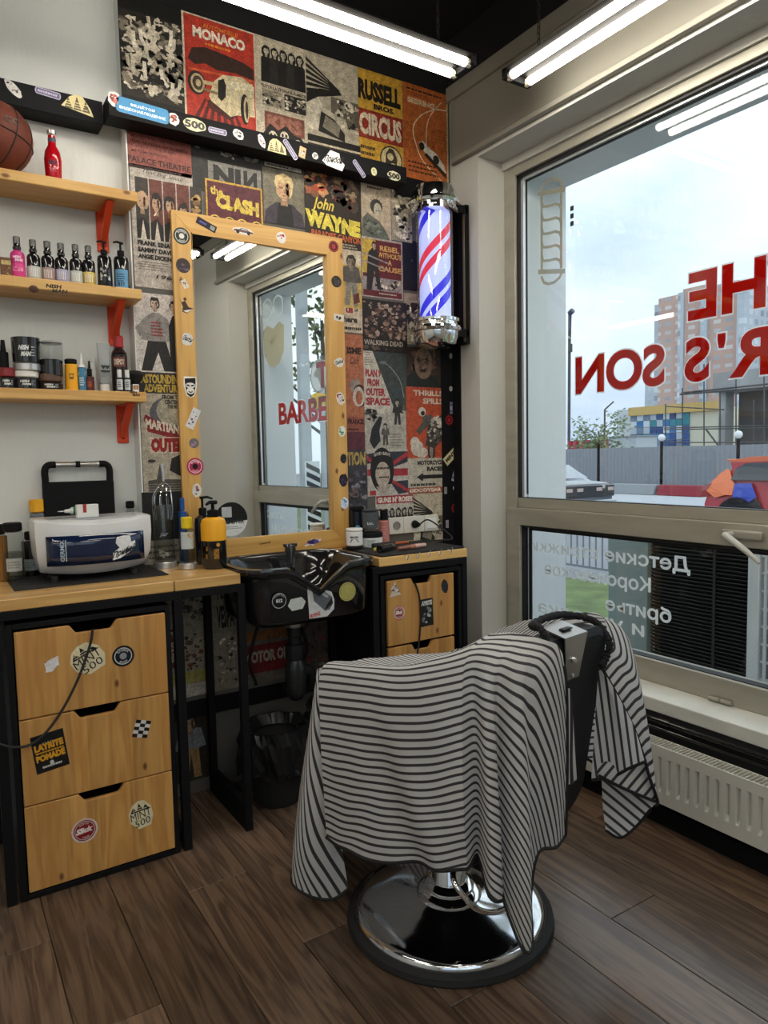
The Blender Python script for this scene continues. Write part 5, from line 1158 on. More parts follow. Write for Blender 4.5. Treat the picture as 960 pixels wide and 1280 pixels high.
# basketball
bc = Vector((px_x(-7, 176, 2.868), 2.852, Z1 + .12)); ball = thing('basketball', 'worn brown basketball on the upper shelf', 'ball', (bc.x, bc.y, Z1))
m = MB(); R = .12; m.lathe([(R * math.sin(PI * i / 20), -R * math.cos(PI * i / 20)) for i in range(21)], tuple(bc), 36); m.build('ball', mat('basketball_leather', '#6a3120', .6, bump=(260, .5), tint=(8, .25)), ball)
m = MB(); RR = R + .0004
Rm = Matrix.Rotation(.25, 3, 'Y') @ Matrix.Rotation(.5, 3, 'Z')
for axis in range(3):
    pts = []
    for i in range(48):
        t_ = 2 * PI * i / 48; v = [(math.cos(t_), math.sin(t_), 0), (math.cos(t_), 0, math.sin(t_)), (0, math.cos(t_), math.sin(t_))][axis]; pts.append(bc + Rm @ Vector(v) * RR)
    m.tube(pts, .0022, 6, closed=True)
for sg in (-1, 1):
    pts = []
    for i in range(48):
        t_ = 2 * PI * i / 48; v = Vector((sg * (.62 + .12 * math.cos(2 * t_)), math.cos(t_), math.sin(t_))); v.normalize(); pts.append(bc + Rm @ v * RR)
    m.tube(pts, .0022, 6, closed=True)
m.build('seams', mat('ball_seam', (.02, .012, .01), .7), ball)
wraplabel(ball, bc.x, bc.y, .1202, bc.z + .012, bc.z + .038, lambda a: a.text('CO', .55, .1, .95, .9, '#2f150e', .03), None, .55, ang=-1.45, name='printed_letters')
# red bottle
y = 2.86; x = px_x(66, 200, y); zt = px_z(66, 164, y); t = thing('glass_bottle', 'small red drink bottle with dark cap on the upper shelf', 'bottle', (x, y, Z1)); h = zt - Z1
m = MB(); m.lathe([(.024, Z1 + .001), (.027, Z1 + .006), (.030, Z1 + h * .45), (.026, Z1 + h * .6), (.014, Z1 + h * .72), (.0125, Z1 + h * .9)], (x, y, 0), 20); m.build('body', mat('red_drink', '#b00c1a', .15, coat=.5), t)
m = MB(); m.lathe([(.0135, Z1 + h * .74), (.0138, Z1 + h * .85)], (x, y, 0), 16); m.build('neck_label', plast('#3a3d52'), t)
m = MB(); m.lathe([(.015, Z1 + h * .93), (.0155, Z1 + h * .99), (.012, Z1 + h), (0, Z1 + h)], (x, y, 0), 16); m.build('cap', M_STEEL, t)
wraplabel(t, x, y, .0288, Z1 + h * .14, Z1 + h * .46, lambda a: (a.text('CRAZY', .15, .55, .85, .85, '#3a3550', .05), a.text('AKT', .25, .15, .75, .4, '#d05a6a', .03)), None)
# lower shelf
SY3 = 2.865
def jar(px, p0, p1, wpx, prof, label, y=SY3, zb=Z3, name='jar', group='jars and small bottles on the lower shelf', lab=None):
    """stacked profile: list of (fraction0,fraction1,radius factor,material,part name)"""
    x = px_x(px, (p0 + p1) / 2, y); zt = px_z(px, p0, y); h = zt - zb
    r = (px_x(px + wpx / 2, (p0 + p1) / 2, y) - px_x(px - wpx / 2, (p0 + p1) / 2, y)) / 2
    t = thing(name, label, 'jar' if name == 'jar' else 'bottle', (x, y, zb), 0, group)
    for f0, f1, k, m_, nm in prof:
        e = min(.004, r * .15, (f1 - f0) * h * .3)
        if isinstance(k, tuple): P = [(r * k[0], zb + h * f0 + .0004), (r * k[1], zb + h * f1 - .0004)]
        else: P = [(r * k - e, zb + h * f0 + .0004), (r * k, zb + h * f0 + e), (r * k, zb + h * f1 - e), (r * k - e, zb + h * f1 - .0004)]
        MB().lathe(P, (x, y, 0), 24).build(nm, m_, t)
    if lab: wraplabel(t, x, y, r * lab[4] if len(lab) > 4 else r, zb + h * lab[0], zb + h * lab[1], lab[2], lab[3])
    return t
nish = lambda a: (a.text('NISH', .2, .55, .62, .82, '#d9dcdc', .06, shear=.2), a.text('MAN', .3, .22, .7, .48, '#d9dcdc', .06, shear=.2), a.bars(.72, .2, .9, .8, 4, '#a9acac', .4))
jar(33, 461, 482, 33, [(0, .55, 1, M_BLACKG, 'body'), (.56, 1, .95, M_WHITEP, 'lid')], 'flat black jar with a white lid under the big black tub', lab=(.1, .5, nish, None))
jar(32.5, 423, 461, 37, [(0, .25, .97, mat('silver_lid', (.5, .5, .5), .3, .8), 'lid'), (.26, 1, (.96, 1.0), M_BLACKG, 'body')], 'big black tub with white lettering and silver lid, stacked upside down', zb=1.727, lab=(.3, .85, nish, None))
jar(63, 468, 482, 31, [(0, .5, 1, mat('brown_gloss', (.02, .012, .01), .15), 'body'), (.51, 1, .95, plast('#5a4234'), 'lid')], 'flat brown jar at the bottom of the second stack', lab=(.05, .45, nish, None))
jar(64, 450, 467, 29, [(0, 1, 1, M_BLACKG, 'body')], 'black ribbed jar in the middle of the second stack', zb=1.712)
jar(64.5, 427, 450, 28, [(0, .88, 1, M_CLEAR, 'body'), (.885, 1, 1.0, mat('clear_lid_grey', (.35, .36, .36), .3), 'lid')], 'clear empty jar on top of the second stack', zb=1.763)
jar(9, 460, 482, 24, [(0, .55, 1, M_BLACKG, 'body'), (.56, 1, .96, plast('#7d1f26'), 'lid')], 'flat black jar with a dark red lid at the left of the lower shelf', lab=(.1, .5, nish, None))
jar(4, 425, 460, 13, [(0, .6, 1, M_BLACK, 'body'), (.61, 1, (.6, .4), M_BLACK, 'cap')], 'small black bottle standing on the red-lidded jar', zb=1.731, name='small_bottle')
jar(89, 449, 482, 16, [(0, .84, 1, M_YEL, 'body'), (.845, 1, .97, M_BLACK, 'lid')], 'yellow tin with black lid on the lower shelf', name='tin', lab=(.3, .75, lambda a: a.text('812', .2, .2, .8, .5, '#2a2010', .04, rot=PI / 2), None))
jar(102, 441, 482, 10.5, [(0, .62, 1, plast('#3f7da3'), 'body'), (.625, .72, (.95, .5), M_WHITEP, 'shoulder'), (.72, 1, (.5, .12), M_WHITEP, 'cap')], 'white and blue bottle with a pointed cap', name='small_bottle', lab=(.1, .55, lambda a: (a.rect(0, .7, 1, .9, '#d9dde0'), a.bars(.1, .1, .9, .6, 4, '#cfe0ea')), None))
jar(112, 451, 482, 11, [(0, .5, 1, plast('#4a2418', .15), 'body'), (.505, .75, .55, M_BLACK, 'cap'), (.755, 1, (.3, .2), M_BLACK, 'dropper')], 'brown dropper bottle on the lower shelf', name='dropper_bottle', lab=(.08, .42, lambda a: a.bars(.1, .2, .9, .8, 4, '#b9553a'), '#5a2a24'))
jar(117, 447, 482, 8, [(0, .85, 1, M_WHITEP, 'body'), (.855, 1, .6, M_WHITEP, 'cap')], 'slim white bottle behind the dropper bottle', y=2.9, name='small_bottle')
# tube standing on its cap
x = px_x(130, 455, SY3); zt = px_z(130, 429, SY3); t = thing('cream_tube', 'grey cream tube standing on its white cap', 'tube', (x, SY3, Z3), 0, 'jars and small bottles on the lower shelf')
MB().lathe([(.018, Z3 + .0005), (.018, Z3 + .03), (.016, Z3 + .031)], (x, SY3, 0), 18).build('cap', M_WHITEP, t)
rows = []
for f in range(7):
    s_ = f / 6; rows.append([(x + (.02 + .004 * s_) * math.cos(q), SY3 + .019 * (1 - s_ * .93) * math.sin(q), Z3 + .032 + (zt - Z3 - .032) * s_) for q in [2 * PI * k / 18 for k in range(18)]])
MB().grid(rows, closed=True).build('body', plast('#8d9192'), t)
a = Art(.036, .05); a.poly([(0, 1), (.3, .7), (.5, .9), (.7, .7), (1, 1)], '#2a2e2e'); a.rect(.05, .5, .95, .64, '#2a2e2e'); a.bars(.1, .1, .9, .4, 3, '#55595a', .3); a.build('label', (x - .018, SY3 - .0205, Z3 + .05), (1, 0, 0), (0, .0, 1), t)
jar(149, 420, 482, 20, [(0, .68, 1, mat('dark_brown_bottle', (.018, .008, .008), .15), 'body'), (.685, .78, (1, .55), MATS['dark_brown_bottle'], 'shoulder'), (.785, 1, .62, plast('#a31c20'), 'cap')], 'tall dark brown bottle with a red cap on the lower shelf', y=2.885, name='tall_bottle', lab=(.45, .62, lambda a: a.text('DEPOT', .1, .2, .9, .8, '#c9b9a5', .05), '#6a3a34'))
for k, (px, pt) in enumerate(((149.5, 462), (159, 462.5))):
    jar(px, pt, 482, 9, [(0, .62, 1, M_BLACKG, 'body'), (.63, 1, .62, M_WHITEP, 'cap')], ('small black vial with white cap in front of the dark brown bottle', 'small black vial with white cap beside the shaving brush')[k], y=2.815, name='vial', lab=(.08, .55, lambda a: a.bars(.15, .2, .85, .8, 3, '#3a3f44'), '#c9cdd0'))
x = px_x(168.5, 472, 2.82); t = thing('small_box', 'tiny white and orange carton at the lower shelf end', 'box', (x, 2.82, Z3)); bx('carton', M_WHITEP, x - .011, x + .011, 2.81, 2.83, Z3, Z3 + .03, t, bev=.001); a = Art(.018, .02); a.rect(0, .2, 1, 1, '#b5703a'); a.ell(.5, .6, .25, .25, '#e0cfa0'); a.build('printed_front', (x - .009, 2.8098, Z3 + .006), (1, 0, 0), (0, 0, 1), t)
x = px_x(160, 460, 2.835) + .03; t = thing('shaving_brush', 'black round brush standing behind the vials on the lower shelf', 'brush', (x, 2.87, Z3)); MB().lathe([(.012, Z3 + .001), (.014, Z3 + .03), (.016, Z3 + .034)], (x, 2.87, 0), 16).build('handle', M_BLACKG, t); MB().lathe([(.012, Z3 + .034), (.03, Z3 + .052), (.036, Z3 + .072), (.026, Z3 + .086), (0, Z3 + .09)], (x, 2.87, 0), 20).build('bristles', mat('brush_hair', (.008, .008, .008), .9, bump=(200, .8)), t)

# ---------------------------------------------------------------- counter, left
ZC = CT1
tag(MB().box(.225, .73, 2.60, 2.93, ZC, ZC + .004).build('rubber_mat', mat('ribbed_rubber', (.012, .012, .013), .6, bump=(140, 1.0, (1, .15, 1)))), 'black ribbed rubber mat under the white steriliser', 'mat')
st = thing('uv_steriliser', 'white UV steriliser box with a dark blue window on the counter', 'steriliser', (.495, 2.76, ZC + .004))
SX0, SX1, SZ0, SZ1, SYF = .305, .695, ZC + .018, 1.205, 2.635
rows = []
def st_ring(s_, zfun, inset=0.):
    """footprint with a bowed front"""
    out = []; n = 16
    for i in range(n + 1):
        u = i / n; xx = SX0 + inset + (SX1 - SX0 - 2 * inset) * u; yy = SYF + inset + .05 * (2 * u - 1) ** 2 + s_
        out.append((xx, yy))
    out += [(SX1 - inset, 2.84 - inset), (SX0 + inset, 2.84 - inset)]
    return [(x_, y_, zfun(x_, y_)) for x_, y_ in out]
sag = lambda base: (lambda x_, y_: base - .018 * (1 - ((x_ - .5) / .195) ** 2) * max(0, min(1, (2.85 - y_) / .2)))
lowsag = lambda base: (lambda x_, y_: base + .014 * ((x_ - .5) / .195) ** 2)
rows = [st_ring(.045, lowsag(SZ0), .03), st_ring(.028, lowsag(SZ0 + .006), .016), st_ring(.0, lowsag(SZ0 + .06), .004), st_ring(-.004, sag(SZ1 - .06), 0), st_ring(.0, sag(SZ1 - .006), 0), st_ring(.006, sag(SZ1), .008)]
m = MB(); m.grid(rows, closed=True); nn = len(rows[0]); m.F.append(list(range(nn))[::-1]); m.M.append(0); m.C.append(None); m.F.append([(len(rows) - 1) * nn + i for i in range(nn)]); m.M.append(0); m.C.append(None)
m.build('body', mat('glossy_white_plastic', (.72, .73, .74), .22, coat=.3), st, angle=50)
def st_front(x_, z_, out=.0):
    u = (x_ - SX0) / (SX1 - SX0); f = max(0, min(1, (1.06 - z_) / .06)); return SYF + .05 * (2 * u - 1) ** 2 - .006 - out + f * .006
rows = [[(xx, st_front(xx, zz, .004), zz) for xx in [.335 + .325 * i / 14 for i in range(15)]] for zz in [1.045 + .103 * j / 3 for j in range(4)]]
m = MB(); m.grid(rows); win_ = m.build('window_flap', mat('blue_tinted_window', (.006, .014, .05), .06, coat=.6), st, solid=.004)
def bend(a, x0, z0, par, name, back=None, shape=None, rot=0.):
    mb = MB(); cx, cz = x0 + a.w / 2, z0 + a.h / 2
    def P(p, l):
        dx, dz = x0 + p[0] - cx, z0 + p[1] - cz; xx = cx + dx * math.cos(rot) - dz * math.sin(rot); zz = cz + dx * math.sin(rot) + dz * math.cos(rot); return (xx, st_front(xx, zz, .0068 + l), zz)
    if back: mb.add([P((q[0] * a.w, q[1] * a.h), 0) for q in shape], [list(range(len(shape)))], 0, lin(back))
    for pts, fs, c, lay in a.items: mb.add([P(p, .0003 + Art.STEP * lay) for p in pts], fs, 0, c)
    return mb.build(name, VINYL, par)
a = Art(.075, .02); a.text('GERMIX', 0, .35, 1, 1, '#aebfd0', .02); a.bars(0, .0, 1, .22, 1, '#aebfd0', .8, 0); bend(a, .348, 1.088, win_, 'brand_lettering', rot=PI / 2)
a = Art(.085, .085); a.poly([(.15, .75), (.35, .98), (.6, 1), (.75, .7), (.7, .6), (.3, .55)], '#dfe3e6'); a.text('Прибой', .02, .15, .98, .5, '#14181c', .04, shear=.3, rise=.3)
bend(a, .543, 1.052, win_, 'script_sticker', '#e4e7e9', [(0, .0), (.3, .05), (.75, .3), (1, .5), (.98, .75), (.8, .7), (.78, .95), (.5, 1), (.2, .95), (.15, .7), (.3, .5), (.02, .3)])
m = MB(); m.box(.35, .65, 2.7, 2.81, SZ1 - .012, SZ1 - .002); m.build('top_panel', mat('grey_panel', (.35, .36, .37), .3), st, bev=.004)
for xx in (.36, .63):
    for yy in (2.69, 2.80): MB().lathe([(.012, ZC + .0045), (.012, ZC + .024)], (xx, yy, 0), 12).build('foot', M_RUBBER, st)
# glue bottle lying + white carton on the steriliser
t = thing('powder_box', 'small white carton with a red mark on top of the steriliser', 'box', (.545, 2.72, SZ1 - .002)); zb = SZ1 - .0015
p0 = on_y(97, 655, 2.70); p1 = on_y(123, 630, 2.70)
bx('carton', mat('white_card', (.72, .72, .70), .6), p0[0], p1[0], 2.70, 2.73, zb, p1[2], t, bev=.002); a = Art(.012, .03); a.rect(0, 0, 1, 1, '#b03a34'); a.build('printed_mark', (p0[0] + .02, 2.6995, zb + .018), (1, 0, 0), (0, 0, 1), t)
gz = px_z(85, 641, 2.745) + .006; g0 = px_x(74, 642, 2.745) - .004; t = thing('glue_bottle', 'white nozzle bottle with a green collar lying on the steriliser', 'bottle', (g0 + .06, 2.748, zb)); m = MB(); m.lathe([(.0015, 0), (.002, .02), (.006, .024), (.008, .04), (.013, .044), (.013, .05)], (g0, 2.748, gz), 14, axis='x'); m.build('nozzle', M_WHITEP, t); m = MB(); m.lathe([(.0145, .0502), (.0145, .078)], (g0, 2.748, gz), 16, axis='x'); m.build('collar', plast('#177a45'), t); m = MB(); m.lathe([(.013, .0782), (.02, .084), (.02, .12), (.016, .123)], (g0, 2.748, gz), 18, axis='x'); m.build('body', M_WHITEP, t)
# black carry board with steel handle leaning on the wall
t = thing('tool_case', 'flat black case with a steel handle leaning on the wall behind the steriliser', 'case', (.5, 2.93, ZC))
x0, x1 = px_x(55, 640, 2.93), px_x(144, 640, 2.93); zt = px_z(99, 577, 2.93)
lean = Matrix.Rotation(-.0, 3, 'X')
m = MB(); m.prism([(x0, ZC + .001), (x1, ZC + .001), (x1, zt - .075), (x0, zt - .075)], (0, 2.925, 0), (1, 0, 0), (0, 0, 1), (0, .03, 0)); m.build('panel', M_BLACK, t, bev=.004)
m = MB(); m.tube(catmull([(x0 + .012, 2.94, zt - .075), (x0 + .012, 2.94, zt - .03), (x0 + .025, 2.94, zt - .012), (x0 + .05, 2.94, zt - .01)], 5), .013, 10); m.build('corner_grip', M_BLACK, t); m = MB(); m.tube(catmull([(x1 - .012, 2.94, zt - .075), (x1 - .012, 2.94, zt - .03), (x1 - .025, 2.94, zt - .012), (x1 - .05, 2.94, zt - .01)], 5), .013, 10); m.build('corner_grip', M_BLACK, t)
m = MB(); m.cyl((x0 + .05, 2.94, zt - .01), (x1 - .05, 2.94, zt - .01), .011, n=12); m.build('handle_bar', M_STEEL, t)
m = MB(); m.box((x0 + x1) / 2 - .008, (x0 + x1) / 2 + .008, 2.925, 2.955, zt - .022, zt + .002); m.build('handle_clip', M_BLACK, t, bev=.002)
G = 'bottles on the counter'
jar(17, 653, 724, 27, [(0, .84, 1, M_CLEAR, 'body'), (.03, .5, .93, M_LIQ, 'liquid'), (.845, 1, .92, M_BLACK, 'lid')], 'clear bottle with black screw lid at the counter left end', y=2.84, zb=ZC, name='clear_bottle', group=G, lab=(.18, .4, lambda a: a.bars(.1, .2, .9, .8, 3, '#8a8a84'), '#b9bab4'))
jar(38, 664, 722, 22, [(0, .8, 1, M_BLACKG, 'body'), (.81, 1, .6, M_BLACK, 'cap')], 'dark bottle with a pale label tucked left of the steriliser', y=2.91, zb=ZC, name='dark_bottle', group=G, lab=(.15, .4, lambda a: a.bars(.1, .2, .9, .8, 3, '#7a8288'), '#9aa2a8'))
jar(2, 655, 722, 16, [(0, .8, 1, plast('#8a5a14', .2), 'body'), (.81, 1, .7, M_BLACK, 'cap')], 'amber bottle at the very left edge of the counter', y=2.87, zb=ZC, name='amber_bottle', group=G)
jar(48.5, 624, 720, 19.5, [(0, .72, 1, M_BLACK, 'body'), (.725, .82, .98, plast('#6a7076'), 'band'), (.825, 1, 1.0, M_YEL, 'cap')], 'spray can with a yellow cap behind the steriliser', y=2.945, zb=ZC, name='spray_can', group=G)
jar(164, 626, 700, 17, [(0, .78, 1, M_CLEAR, 'body'), (.79, .88, (.9, .45), M_CLEAR, 'shoulder'), (.885, 1, .62, M_BLACK, 'cap')], 'small clear bottle with black cap behind the steriliser right end', y=2.94, zb=ZC, name='clear_bottle', group=G)
# glass jar with head massager
y = 2.80; x = px_x(206, 690, y); R = .043; zt = px_z(207, 630, y)
t = thing('glass_jar', 'tall clear glass jar on a silver base behind the yellow-capped bottle', 'jar', (x, y, ZC)); MB().lathe([(R, ZC + .0005), (R, ZC + .022), (R * .96, ZC + .024)], (x, y, 0), 24).build('base', mat('satin_silver', (.6, .6, .6), .3, .7), t); MB().lathe([(R * .93, ZC + .0245), (R * .95, ZC + .03), (R * .95, zt - .01), (R * .9, zt), (R * .87, zt), (R * .91, zt - .01), (R * .91, ZC + .033), (0.001, ZC + .031)], (x, y, 0), 24).build('glass', M_CLEAR, t)
rg = random.Random(9); m = MB()
for k in range(9):
    c = Vector((x + rg.uniform(-.02, .02), y + rg.uniform(-.02, .02), ZC + .045 + rg.uniform(0, .025))); m.add([c + Vector((rg.uniform(-.018, .018), rg.uniform(-.018, .018), rg.uniform(-.012, .012))) for _ in range(4)], [(0, 1, 2), (1, 3, 2)])
tag(m.build('crumpled_paper', mat('crumpled_paper', (.6, .58, .52), .8), smooth=False), 'crumpled pale paper scraps inside the tall glass jar', 'paper', kind='stuff')
a = Art(.05, .03); a.text('ELEGANT', 0, .5, 1, .9, '#8f9496', .02, shear=.3); a.bars(.1, .1, .9, .3, 1, '#8f9496', .6); wraplabel(t, x, y, R * .952, ZC + .115, ZC + .15, lambda q: (q.text('jar', .2, .2, .8, .8, '#9aa0a2', .02, shear=.3)), None, .6)
z0 = px_z(203, 602, y - .02); t = thing('head_massager', 'wire head massager sticking up from the glass jar', 'massager', (x, y, ZC + .12)); hx = px_x(203, 600, y); MB().tube([(hx, y, px_z(201, 580, y)), (hx + .004, y, z0)], [.0055, .004], 10).build('handle', M_CHROME, t)
for k in range(9):
    q = 2 * PI * k / 9; dx, dy = math.cos(q), math.sin(q); m = MB(); m.tube(catmull([(hx + .004, y, z0), (hx + .004 + dx * .022, y + dy * .022, z0 - .022), (x + dx * .036, y + dy * .036, z0 - .06), (x + dx * .038, y + dy * .038, zt - .02), (x + dx * .034, y + dy * .034, zt - .06)], 5), .0011, 5); m.build('wire', M_CHROME, t)
jar(234, 646, 708, 20, [(0, .13, 1.1, MATS['satin_silver'], 'base'), (.135, .74, 1, M_CLEAR, 'body'), (.15, .42, .92, M_LIQ, 'liquid'), (.745, .77, (1, .7), M_CLEAR, 'shoulder'), (.775, 1, .68, plast('#dcc51c'), 'cap')], 'clear bottle with a yellow cap and pale label on the counter', y=2.70, zb=ZC, name='clear_bottle', group=G, lab=(.4, .72, lambda a: (a.rect(0, .72, 1, 1, '#c9b53a'), a.rect(.0, .62, .7, .76, '#5aa09a'), a.ell(.75, .8, .2, .2, '#c98a2a')), '#b9c4c6'))
jar(229, 622, 705, 10, [(0, .8, 1, plast('#1c4f96', .3), 'body'), (.81, 1, .6, plast('#1c4f96', .3), 'cap')], 'slim blue bottle behind the yellow-capped bottle', y=2.82, zb=ZC, name='slim_bottle', group=G)
pump(254, 620, 2.79, ZC, .034, M_BLACKG, 'black pump bottle behind the yellow and black one', name='pump_bottle', group=G, hh=.62, nozz=1.1, flip=-1)
def l_cond(a): a.text('CONDITIONER', .34, .35, .9, .55, '#c98f2a', .03, rot=PI / 2); a.bars(.05, .2, .15, .8, 2, '#a9741f'); a.ell(.72, .8, .1, .1, '#c98f2a')
t = pump(267, 626, 2.655, ZC, .047, M_BLACKG, 'black pump bottle with a yellow upper half next to the basin', l_cond, None, group=G, hh=.66, lz=(.06, .44), half=.75, nozz=.7)
x = px_x(267, 666, 2.655); zt = px_z(267, 626, 2.655); k = zt - ZC
MB().lathe([(.0478, ZC + k * .42), (.0485, ZC + k * .66), (.0435, ZC + k * .725), (.026, ZC + k * .762)], (x, 2.655, 0), 24).build('yellow_sleeve', M_YEL, t)

# ---------------------------------------------------------------- corner counter
tr = thing('tool_tray', 'black rubber tool mat on the corner counter', 'mat', (1.79, 2.62, ZC)); bx('mat', M_RUBBER, 1.57, 2.012, 2.47, 2.8, ZC + .0005, ZC + .009, tr, bev=.003)
jar(443, 660, 688, 18.5, [(0, .16, 1, M_BLACK, 'foot'), (.165, .85, .98, M_WHITEP, 'body'), (.855, 1, 1.0, mat('white_lid', (.78, .78, .74), .3), 'lid')], 'white tub with black print on the corner counter', y=2.72, zb=ZC + .009, name='jar', group='tubs on the corner counter', lab=(.25, .75, lambda a: (a.text('BROSH', .2, .6, .8, .8, '#26262a', .04), a.poly([(.15, .2), (.3, .5), (.7, .5), (.85, .2)], '#26262a')), None))
jar(464, 665, 688, 24, [(0, .66, 1, M_WHITEP, 'body'), (.67, 1, 1.02, M_BLACK, 'lid')], 'white tub with black lid under the grey bottle', y=2.74, zb=ZC + .009, name='jar', group='tubs on the corner counter', lab=(.1, .6, lambda a: a.bars(.3, .1, .7, .9, 3, '#7a8a8a'), '#c9ceca'))
jar(463, 636, 666, 16.5, [(0, .85, (1, 1.08), plast('#4a4f54'), 'body'), (.855, 1, 1.0, plast('#3a3e42'), 'cap')], 'grey bottle with white letters standing on the tub', y=2.74, zb=1.077, name='grey_bottle', group='tubs on the corner counter', lab=(.15, .6, lambda a: (a.text('TO', .25, .55, .75, .9, '#d0d4d6', .05), a.text('DA', .25, .1, .75, .45, '#d0d4d6', .05)), None))
jar(447, 633, 684, 15, [(0, .9, 1, mat('navy_gloss', (.008, .012, .02), .2), 'body'), (.905, 1, 1.0, M_BLACK, 'lid')], 'tall navy can behind the white tub', y=2.84, zb=ZC, name='tall_can', group='tubs on the corner counter', lab=(.35, .6, lambda a: a.text('gn', .3, .2, .7, .8, '#5a9ac0', .05), None))
jar(480, 637, 684, 11, [(0, .7, 1, plast('#c07a72'), 'body'), (.71, 1, .7, M_BLACK, 'cap')], 'pink bottle with black cap left of the wall sockets', y=2.82, zb=ZC, name='pink_bottle', group='tubs on the corner counter', lab=(.15, .6, lambda a: a.bars(.2, .1, .8, .9, 5, '#e0b5ae', .3), None))
# sockets
so = thing('wall_socket', 'cream triple wall socket and switch plate above the corner counter', 'socket', (1.99, WY, 1.0))
SXx = [px_x(484, 660, WY), px_x(502.5, 660, WY), px_x(528, 655, WY), px_x(545, 652, WY)]
M_SOCK = mat('cream_socket', (.62, .60, .54), .4)
for i in range(3):
    x0, x1 = SXx[i] + .001, SXx[i + 1] - .001; z0 = 1.02; w = x1 - x0; pl = bx('plate', M_SOCK, x0, x1, WY - .018, WY - .004, z0, z0 + .082, so, bev=.004)
    if i < 2:
        m = MB(); m.lathe([(.021, .0), (.021, .003), (.017, .003), (.016, -.008), (0, -.008)], ((x0 + x1) / 2, WY - .0185, z0 + .042), 20, axis='y'); m.build('socket_well', mat('socket_shadow', (.22, .21, .19), .6), pl)
    else: bx('rocker', M_WHITEP, x0 + .012, x1 - .012, WY - .022, WY - .0182, z0 + .015, z0 + .067, pl, bev=.002)
pc = thing('power_cord', 'black plug and cord looping down from the wall socket', 'cord', (1.97, 2.86, 1.0)); xx = (SXx[1] + SXx[2]) / 2
m = MB(); m.lathe([(.018, .0), (.018, .012), (.012, .03), (.008, .04)], (xx, WY - .0205, 1.062), 16, axis='y'); m.build('plug', M_BLACK, pc)
m = MB(); m.tube(catmull([(xx, WY - .06, 1.062), (xx + .02, WY - .1, 1.088), (xx + .06, WY - .13, 1.06), (xx + .1, WY - .17, 1.015), (xx + .09, WY - .2, .996), (xx + .02, WY - .2, .997), (xx - .08, WY - .18, .998)], 7), .0038, 8); m.build('cord', M_RUBBER, pc)
# hand tools on the mat
def tool(name, label, p, q, parts):
    t = thing(name, label, 'tool', (p[0], p[1], ZC + .009), 0, 'barber tools on the mat'); P, Q = Vector(p), Vector(q)
    for f0, f1, r0, r1, m_, nm in parts: MB().cyl(P.lerp(Q, f0), P.lerp(Q, f1), r0, r1, 12, caps=True).build(nm, m_, t)
    return t
zt = ZC + .009
tool('hair_trimmer', 'rose-gold trimmer lying at the front of the tool mat', (1.70, 2.535, zt + .011), (1.86, 2.56, zt + .011), [(0, .42, .008, .0095, plast('#8a5a48', .25), 'grip'), (.425, .6, .0105, .0105, plast('#a5705a', .25), 'collar'), (.605, 1, .0105, .009, plast('#c9a596', .3), 'head')])
tool('round_brush', 'black round styling brush with orange handle on the tool mat', (1.66, 2.68, zt + .012), (1.86, 2.69, zt + .012), [(0, .6, .011, .011, M_RUBBER, 'barrel'), (.605, 1, .0075, .006, plast('#b5562a', .4), 'handle')])
tool('hair_clipper', 'black hair clipper at the left of the tool mat', (1.6, 2.53, zt + .017), (1.72, 2.6, zt + .015), [(0, .75, .016, .014, M_BLACKG, 'body'), (.755, 1, .013, .009, M_STEEL, 'blade')])
x = 1.655; 
def wedge(x0, x1, y0, y1, h, m_, nm, lab, cat):
    k = MB(); k.prism([(x0, zt + .0004), (x1, zt + .0004), (x1, zt + h * .4), (x1 - (x1 - x0) * .4, zt + h), (x0, zt + h * .8)], (0, y0, 0), (1, 0, 0), (0, 0, 1), (0, y1 - y0, 0))
    for q in range(4): k.box(x0 + .001, x0 + (x1 - x0) * .5, y0 - .004 + q * (y1 - y0) / 3, y0 - .002 + q * (y1 - y0) / 3, zt + .0006, zt + h * .7)
    tag(k.build(nm, m_, bev=.0015), lab, cat)
wedge(x - .03, x + .005, 2.59, 2.62, .013, plast('#c9c04a'), 'clipper_guard', 'small yellow clipper guard on the tool mat', 'clipper guard'); wedge(x + .008, x + .04, 2.585, 2.605, .011, plast('#7a4a5a'), 'hair_clip', 'small violet hair clip on the tool mat', 'hair clip')
t = thing('comb', 'black comb lying across the tool mat', 'comb', (1.78, 2.63, zt)); m = MB(); m.box(1.72, 1.9, 2.622, 2.63, zt + .0004, zt + .005)
for k in range(40): m.box(1.722 + k * .0044, 1.7245 + k * .0044, 2.605, 2.622, zt + .001, zt + .004)
m.build('spine_and_teeth', M_BLACKG, t)

# ================================================================ barber pole
PX, PYp, PZ0, PZ1 = 2.085, 2.755, 1.905, 2.665
pole = thing('barber_pole', 'lit glass barber pole with red and blue stripes and chrome caps', 'barber pole', (PX, PYp, PZ0))
def cap(z, s_, top):
    P = [(.0, 0), (.055, .003), (.095, .02), (.106, .05), (.108, .075), (.118, .08), (.122, .09), (.118, .1), (.104, .104), (.104, .118), (.112, .122), (.113, .135), (.098, .14), (.09, .142)]
    if top: P = [(r, -zz) for r, zz in P][::-1]
    m = MB(); m.lathe([(r, z + zz) for r, zz in P], (PX, PYp, 0), 40); return m.build('chrome_cap', M_CHROME, pole, angle=30)
cap(PZ0, 1, False); cap(PZ1, 1, True)
ms = bpy.data.materials.new('lit_stripe_cylinder'); ms.use_nodes = True; nt = ms.node_tree; b = nt.nodes['Principled BSDF']; N = nt.nodes.new; L = nt.links.new
tcn = N('ShaderNodeTexCoord'); sp = N('ShaderNodeSeparateXYZ'); L(tcn.outputs['Object'], sp.inputs[0])
at = N('ShaderNodeMath'); at.operation = 'ARCTAN2'; L(sp.outputs['Y'], at.inputs[0]); L(sp.outputs['X'], at.inputs[1])
